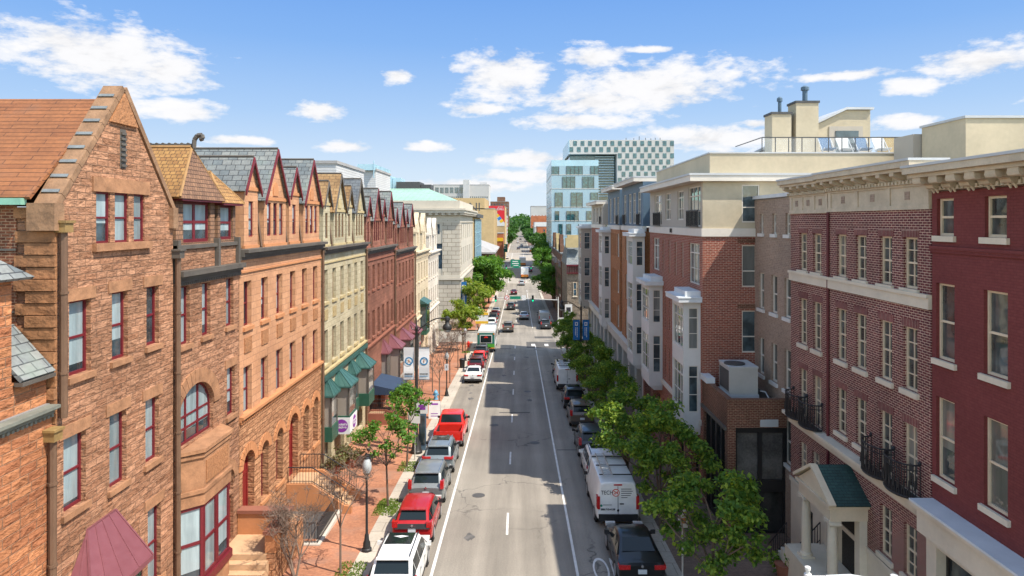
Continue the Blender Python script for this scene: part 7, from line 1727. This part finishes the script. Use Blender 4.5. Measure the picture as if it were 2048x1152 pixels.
# hoarding block
t = block('hoarding_block', 'block with a large red and white advertisement wall at the far left', 'building', -30, -6.9, 332, 372, 7.4, M['beige_wall'])
q = MB(); q.box(-14.8, -7.0, 331.9, 331.98, -2.2, 7.6); b_ = q.build('advert', M['sign_w'], t)
M['ad_red'] = plain('advert_red', (.62, .02, .03), .6, .05); M['ad_blue'] = plain('advert_blue', (.03, .2, .5), .6, .05); M['ad_yel'] = plain('advert_yellow', (.75, .45, .02), .6, .05)
q = MB(); y = 331.89; q.poly([(-14.8, y, 7.6), (-14.8, y, 6.2), (-11.8, y, 5.6), (-7.0, y, -.6), (-7.0, y, 7.6)]); q.build('advert_field', M['ad_red'], b_)
for i, m in enumerate(('ad_blue', 'ad_yel', 'ad_blue', 'ad_yel')):
    q = MB(); p = Vector((-11.6 + i * 1.0, 331.87, 4.0 - i * 1.25)); q.prism([tuple(p + Vector(v)) for v in ((-1.0, 0, .1), (.4, 0, 1.0), (1.2, 0, -.1), (-.2, 0, -1.0))], [tuple(p + Vector(v)) for v in ((-1.0, -.02, .1), (.4, -.02, 1.0), (1.2, -.02, -.1), (-.2, -.02, -1.0))]); q.build('advert_figure', M[m], b_)
text_at('BETTER', .75, M['sign_w'], (-9.0, 331.86, 7.0), (1, 0, 0), (0, 0, 1), b_); text_at('CALL', 1.5, M['sign_w'], (-9.0, 331.86, 6.0), (1, 0, 0), (0, 0, 1), b_, bold=.03); text_at('AL', 1.9, M['ink'], (-12.9, 331.86, .6), (1, 0, 0), (0, 0, 1), b_, bold=.03)
t = block('corner_store', 'small red brick store with yellow and pink signs under the advertisement', 'store', -14.6, -7.3, 318, 331, -5.6, M['far_brick']); q = MB(); q.box(-14.5, -7.4, 317.8, 317.99, -9.2, -7.6); q.build('yellow_sign', M['ad_yel'], t); q = MB(); q.box(-14.5, -10.5, 317.8, 317.99, -13, -9.3); b_ = q.build('red_sign', M['ad_red'], t); text_at('GK', 2.2, M['sign_w'], (-12.6, 317.78, -10.8), (1, 0, 0), (0, 0, 1), b_)
t = block('pink_building', 'red and white banded building beyond the advertisement', 'building', -20, -7.5, 420, 452, 3.5, M['hotel']); win_rows(t, near_face(420), -20, -7.5, -14, 3, 6, 7, .5, .5, M['hotel_red']); win_rows(t, left_face(-7.5), 420, 452, -14, 3, 10, 7, .5, .5, M['hotel_red'])
t = block('dark_tower', 'dark brown old apartment tower left of the distant avenue', 'tower', -26, -9.5, 620, 660, 18, M['far_brown']); win_rows(t, near_face(620), -26, -9.5, -14, 17, 7, 10, .4, .5, M['far_win']); q = MB(); q.box(-20, -13, 625, 650, 18.3, 22.5); q.build('penthouse', M['far_brown'], t)
# hotel slab
t = block('hotel_slab', 'wide pale hotel block with rows of windows on the left horizon', 'hotel', -53, -18.5, 420, 440, 22.5, M['hotel'])
nf = near_face(420); win_rows(t, nf, -52, -31, 16.8, 21.5, 7, 1, .78, .75, M['far_win']); win_rows(t, nf, -52, -19, 5, 16, 26, 5, .6, .5, M['far_win']); q = MB(); q.box(-53.05, -18.45, 419.9, 419.99, 9.0, 12.5); q.build('brick_band', M['hotel_red'], t)
q = MB(); q.box(-34.3, -30.4, 418, 440, 0, 25.6); q.box(-24.5, -20.2, 425, 435, 22.8, 24.3); q.build('lift_tower', M['siding'], t)
# rooftop plant behind the left row
t = block('roof_house', 'pale siding roof house behind the orange dormers', 'rooftop structure', -24, -15.0, 56, 66, 4.75, M['siding'], z0=0)
t = block('plant_room', 'pale roof plant room with louvres behind the buff house', 'rooftop structure', -26, -16.6, 79, 88, 5.9, M['siding'], z0=0); q = MB(); q.box(-21.5, -19.3, 78.9, 78.99, 2.8, 5.2); q.build('louvre', M['hvac_dk'], t); q = MB(); q.box(-18.6, -16.59, 78.5, 88, 5.9, 6.6); q.path([(-16.7, 78.5, 5), (-16.7, 78.5, 7)], .06, 5); q.build('screen', M['tower_blue'], t)
t = thing('cooling_plant', 'grey rooftop cooling plant showing above the copper roof', 'rooftop structure', (-34, 192, 2)); q = MB(); q.box(-40, -35.5, 190, 198, 0, 12.6); q.box(-35.4, -33, 191, 198, 0, 12.2); q.build('cabinet', M['tower_blue'], t); q = MB(); q.box(-34, -27.5, 189, 198, 0, 11.0); q.box(-27.4, -24.5, 190, 196, 0, 10.3); q.build('casing', M['hvac_dk'], t)
# right side: old stone houses past the junction
t = thing('stone_tower_house', 'old grey rubble stone house with slate roof past the apartments', 'house', (12, 136, G(136)))
q = MB(); q.box(9.2, 18, 130, 146, -22, -8.4); q.build('wall', M['rubble'], t); r = MB(); r.prism([(9.0, 129.8, -8.4), (18, 129.8, -8.4), (18, 135, -4.3), (9.6, 135, -4.3)], [(9.0, 146, -8.4), (18, 146, -8.4), (18, 141, -4.3), (9.6, 141, -4.3)]); r.build('roof', M['slate'], t)
q = MB(); q.box(9.0, 13, 129.5, 129.9, -8.5, -8.2); q.box(9.0, 13, 129.5, 129.9, -9.9, -9.7)
for k in range(9): q.box(9.1 + k * .45, 9.2 + k * .45, 129.6, 129.75, -9.7, -8.5)
q.build('spindle_gallery', M['maroon_dk'], t); q = MB(); q.box(9.0, 12, 131, 133, -5, -3.2); q.box(9.3, 11.5, 131.2, 132.5, -3.2, -2.6); q.build('chimney', M['trim_tan'], t)
o = dict(u0=10.3, u1=11.0, v0=-14.2, v1=-11.6); window(t, near_face(129.98), o, M['cream_trim'], M['far_win'], -.02, sill=M['cream_stone'])
for k in range(3):
    t = block('gabled_brownstone', ['first sooty brownstone house with stepped gable past the rubble house', 'middle sooty brownstone house with stepped gable', 'last sooty brownstone house before the glass tower'][k], 'house', 9.0, 20, 146.1 + k * 14, 160 + k * 14, -7.0, M['far_brown'], M['slate'], group='sooty brownstone houses past the junction')
    q = MB()
    for j, (w, z) in enumerate(((3.2, -5.2), (2.0, -3.9), (.9, -2.9))): q.box(9.02, 9.9, 153 + k * 14 - w, 153 + k * 14 + w, -7.0 + j * .002, z)
    q.build('stepped_gable', M['trim_tan'] if k == 1 else M['far_brown'], t); rf = right_face(9.0); win_rows(t, rf, 147 + k * 14, 159 + k * 14, -20, -8, 4, 4, .4, .6, M['far_win'], kind=None)
# glass tower and chequered block
t = thing('glass_tower', 'white glass tower with scattered dark square windows above the right trees', 'tower', (21, 280, G(280)))
q = MB(); q.box(12.4, 30.3, 260, 308, -11, 21.2); q.build('wall', M['tower_white'], t); q = MB(); q.box(12.4, 30.3, 260, 260.3, 21.201, 23.4); q.box(12.4, 12.7, 260.301, 308, 21.201, 23.4); q.build('glass_parapet', M['tower_blue'], t)
q = MB(); q.box(13.2, 15.2, 262, 300, -22, -11.002); q.box(20, 30, 266, 300, -22, -11.002); q.build('base', M['panel_grey'], t)
nf = near_face(260)
for k, (xa, xb, ya, yb) in enumerate(((1103, 1118, 333, 349), (1133, 1165, 332, 349), (1181, 1197, 332, 349), (1125, 1150, 353, 376), (1165, 1188, 353, 376), (1110, 1125, 385, 415), (1142, 1165, 385, 415), (1181, 1196, 385, 400), (1110, 1118, 422, 443), (1133, 1157, 422, 443), (1173, 1196, 422, 443), (1117, 1125, 448, 469), (1133, 1142, 448, 469), (1157, 1173, 448, 469))):
    o = dict(u0=(xa - CX) * 260 / F, u1=(xb - CX) * 260 / F, v0=hgt(260, yb), v1=hgt(260, ya)); q = MB(); q.fbox(nf, o['u0'], o['u1'], o['v0'], o['v1'], -.2, .05); w = q.build('window', M['tower_glass'], t)
    q = MB(); n = max(1, int((o['u1'] - o['u0']) / 1.5))
    for j in range(n + 1): u = o['u0'] + (o['u1'] - o['u0']) * j / n; q.fbox(nf, u - .05, u + .05, o['v0'], o['v1'], .051, .2)
    q.build('frame', M['hvac_dk'], w)
q = MB()
for z in (17.8, 12.5, 5.5, .3, -5.2): q.box(12.3, 30.35, 259.9, 259.99, z - .12, z + .12); q.box(12.3, 12.39, 260, 308, z - .12, z + .12)
q.build('floor_lines', M['hvac'], t); win_rows(t, right_face(12.4), 262, 307, -10, 21, 14, 16, .5, .75, M['tower_blue'])
t = thing('chequered_block', 'tall white office block with a chequerboard of windows behind the apartments', 'office block', (43, 300, G(300))); D = 290
X = lambda x: (x - CX) * D / F
q = MB(); q.box(X(1139), X(1348), D, 330, hgt(D, 308), hgt(D, 280)); q.box(X(1234), X(1348), D, 330, -20, hgt(D, 308) - .002); q.build('wall', M['hotel'], t)
q = MB(); q.box(X(1141), X(1234) - .01, D + 5, 330, -20, hgt(D, 308) - .003); q.build('recessed_wall', M['tower_glass'], t)
q = MB(); q.box(X(1139) - .3, X(1139) - .01, D, 330, hgt(D, 308), hgt(D, 280)); q.build('end_glazing', M['tower_blue'], t)
q = MB(); rows = [280 + 12.3 * k for k in range(1, 11)]
for r_ in range(10):
    for c_ in range(28):
        if (r_ + c_) % 2 and (r_ < 2 or c_ > 12):
            xa = 1139 + c_ * 7.46; ya = 281 + r_ * 12.3; q.box(X(xa), X(xa + 7.46), D - .1, D + .1, hgt(D, ya + 10.5), hgt(D, ya + 1))
q.build('window_chequer', M['tower_glass'], t)['kind'] = 'stuff'
q = MB()
for k in range(16): z = hgt(D, 312 + k * 5.3); q.box(X(1192), X(1231), D + 3.5, D + 4.99, z - .18, z + .18)
q.build('louvres', M['tower_white'], t); q = MB(); q.box(X(1165), X(1195), D + 5, D + 20, hgt(D, 280), hgt(D, 277)); q.box(X(1210), X(1260), D + 8, D + 20, hgt(D, 280), hgt(D, 275.5)); q.build('roof_plant', M['siding'], t)
q = MB()
for x in (1258, 1274, 1285, 1298, 1309, 1318, 1328): q.tube((X(x), D + 8, hgt(D, 280)), (X(x), D + 8, hgt(D, 268 + (x % 5))), .14, n=5)
q.build('aerials', M['hvac_dk'], t)
# far right of the avenue
t = block('institute', 'long pale institutional building on the far right horizon', 'building', 14, 48, 800, 840, 17, M['hotel'], par=1); win_rows(t, near_face(800), 14, 48, -8, 9, 9, 3, .4, .5, M['hotel_red'])
q = MB(); q.box(13.9, 48, 799.8, 799.98, -9, 6.5); q.build('brick_storeys', M['far_brick'], t)
t = block('orange_block', 'orange brick block on the right of the distant road', 'building', 11.4, 19, 420, 450, -3.2, M['far_brick']); win_rows(t, near_face(420), 14.5, 16.5, -16, -4, 1, 4, .5, .4, M['far_win'], kind=None)
t = block('white_store', 'white and cream warehouse behind the orange brick block', 'building', 11, 26, 482, 520, -.6, M['hotel']); q = MB(); q.box(10.9, 26, 481.8, 481.99, -4, -.6); q.build('fascia', M['sign_w'], t)
rs = random.Random(77)
for k in range(10):
    y = 560 + k * 55; s = 1 if k % 2 else -1; w = rs.uniform(14, 26)
    t = block('far_house', ['brick house block behind the left avenue trees', 'brick house block behind the right avenue trees'][k % 2], 'building', 15 if s > 0 else -15 - w, 15 + w if s > 0 else -15, y, y + 40, rs.uniform(-9, -2), M[rs.choice(['far_brick', 'far_brown', 'beige_wall', 'hotel'])], group='house blocks behind the avenue trees on the ' + ('right' if s > 0 else 'left'))
# ------------------------------------------------------------------ camera, sky, sun
cam = bpy.data.cameras.new('camera'); co = bpy.data.objects.new('camera', cam); C.objects.link(co)
co.location = (0, 0, 0); co.rotation_euler = (R(90), 0, 0)
cam.sensor_fit = 'HORIZONTAL'; cam.sensor_width = 36; cam.lens = 36 * F / 2048
cam.shift_x = -(CX - 1024) / 2048; cam.shift_y = -(576 - CY) / 2048
cam.clip_start = .5; cam.clip_end = 20000
bpy.context.scene.camera = co

EL, AZ = 55.8, 117
S = Vector((math.cos(R(EL)) * math.sin(R(AZ)), math.cos(R(EL)) * math.cos(R(AZ)), math.sin(R(EL))))
sun = bpy.data.lights.new('sun', 'SUN'); so = bpy.data.objects.new('sun', sun); C.objects.link(so)
sun.energy = SUN; sun.angle = R(.5); sun.color = (1.0, .93, .82); so.rotation_euler = S.to_track_quat('Z', 'Y').to_euler(); so.location = S * 100

w = bpy.data.worlds.new('World'); bpy.context.scene.world = w; w.use_nodes = True
nt = w.node_tree; bg = nt.nodes['Background']; bg.inputs[1].default_value = SKY
sk = nt.nodes.new('ShaderNodeTexSky'); sk.sky_type = 'NISHITA'; sk.sun_disc = False
sk.sun_elevation = R(EL); sk.sun_rotation = R(AZ); sk.altitude = 50; sk.air_density = 1.0; sk.dust_density = .3; sk.ozone_density = 2.0
tc = nt.nodes.new('ShaderNodeTexCoord'); sp = nt.nodes.new('ShaderNodeSeparateXYZ'); nt.links.new(tc.outputs['Generated'], sp.inputs[0])
az = math_n(nt, 'ARCTAN2', sp.outputs[0], sp.outputs[1])
hz = math_n(nt, 'SQRT', math_n(nt, 'ADD', math_n(nt, 'MULTIPLY', sp.outputs[0], sp.outputs[0]), math_n(nt, 'MULTIPLY', sp.outputs[1], sp.outputs[1])))
el = math_n(nt, 'ARCTAN2', sp.outputs[2], hz)
cb = nt.nodes.new('ShaderNodeCombineXYZ'); nt.links.new(az, cb.inputs[0]); nt.links.new(el, cb.inputs[1])
CLOUDS = [(205, 110, 235, 82), (120, 80, 120, 45), (330, 140, 120, 50), (365, 222, 95, 28), (640, 222, 62, 26), (795, 152, 36, 20), (1010, 150, 115, 62), (1300, 175, 230, 64), (1200, 200, 170, 40),
          (1150, 242, 130, 20), (1190, 115, 80, 28), (1960, 122, 150, 42), (1820, 172, 75, 22), (690, 293, 60, 14), (850, 295, 55, 13), (480, 281, 90, 11),
          (1060, 318, 110, 22), (1420, 276, 170, 30), (930, 372, 160, 18), (1810, 244, 70, 18), (1510, 248, 36, 12), (1040, 352, 120, 16), (960, 218, 80, 16),
          (1300, 100, 60, 8), (1700, 150, 120, 12), (560, 360, 160, 14), (1650, 262, 150, 14), (2300, 200, 260, 60), (-300, 200, 220, 50), (300, 300, 200, 12)]
acc = None
for x, y, rx, ry in CLOUDS:
    a = math.atan2(x - CX, F); e = math.atan2(CY - y, math.hypot(F, x - CX)); f = math.cos(a) ** 2
    v = nt.nodes.new('ShaderNodeVectorMath'); v.operation = 'SUBTRACT'; nt.links.new(cb.outputs[0], v.inputs[0]); v.inputs[1].default_value = (a, e, 0)
    s = nt.nodes.new('ShaderNodeVectorMath'); s.operation = 'MULTIPLY'; nt.links.new(v.outputs[0], s.inputs[0]); s.inputs[1].default_value = (F / (rx * f), F / (ry * math.cos(a)), 1)
    l = nt.nodes.new('ShaderNodeVectorMath'); l.operation = 'LENGTH'; nt.links.new(s.outputs[0], l.inputs[0])
    d = math_n(nt, 'SUBTRACT', 1.0, l.outputs['Value'])
    acc = d if acc is None else math_n(nt, 'MAXIMUM', acc, d)
mp = nt.nodes.new('ShaderNodeMapping'); mp.inputs['Scale'].default_value = (9, 22, 1); nt.links.new(cb.outputs[0], mp.inputs[0])
n1 = noise_n(nt, mp.outputs[0], 1.0, 8, .62); n1.inputs['Distortion'].default_value = .35
mp2 = nt.nodes.new('ShaderNodeMapping'); mp2.inputs['Scale'].default_value = (32, 75, 1); nt.links.new(cb.outputs[0], mp2.inputs[0])
n2 = noise_n(nt, mp2.outputs[0], 1.0, 6, .6)
dens = math_n(nt, 'ADD', math_n(nt, 'MAXIMUM', acc, -.8), math_n(nt, 'ADD', math_n(nt, 'MULTIPLY', math_n(nt, 'SUBTRACT', n1.outputs[0], .5), 2.0), math_n(nt, 'MULTIPLY', math_n(nt, 'SUBTRACT', n2.outputs[0], .5), 1.7)))
cov = ramp(nt, dens, [(.02, 0.0), (.22, .38), (.42, .8), (.66, 1.0)])
shade = ramp(nt, math_n(nt, 'ADD', math_n(nt, 'MULTIPLY', n1.outputs[0], .7), math_n(nt, 'MULTIPLY', n2.outputs[0], .3)), [(.36, .80), (.50, .97), (.62, 1.0)])
cl = mix(nt, 1, tuple(c * CLOUD / (SKY * 2 ** EXPO) for c in (1.0, 1.0, 1.02)), shade, 'MULTIPLY')
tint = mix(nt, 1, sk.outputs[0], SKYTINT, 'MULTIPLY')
k = 1.0 / (SKY * 2 ** EXPO)                     # the deep blue band of sky above the horizon, as clear as on the day of the photograph
low = ramp(nt, math_n(nt, 'MULTIPLY', el, 1 / R(40)), [(0.0, (.80, .90, .98)), (.10, (.66, .81, .97)), (.22, (.43, .64, .95)), (.36, (.25, .48, .91)), (.5, (.165, .38, .86)), (1.0, (.07, .22, .66))])
low = mix(nt, 1, low, (k, k, k), 'MULTIPLY')
away = ramp(nt, math_n(nt, 'ABSOLUTE', az), [(R(50) , 0.0), (R(57), 1.0)])
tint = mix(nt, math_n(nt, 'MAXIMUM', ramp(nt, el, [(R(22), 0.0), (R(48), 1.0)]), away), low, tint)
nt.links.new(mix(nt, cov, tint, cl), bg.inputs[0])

sc = bpy.context.scene
sc.view_settings.view_transform = 'Standard'; sc.view_settings.look = 'None'; sc.view_settings.gamma = 1; sc.view_settings.use_curve_mapping = False
sc.view_settings.exposure = EXPO
sc.cycles.use_adaptive_sampling = True; sc.cycles.adaptive_threshold = .02; sc.cycles.use_denoising = True
sc.cycles.max_bounces = 6; sc.cycles.diffuse_bounces = 3; sc.cycles.glossy_bounces = 3; sc.cycles.transmission_bounces = 3; sc.cycles.caustics_reflective = False; sc.cycles.caustics_refractive = False
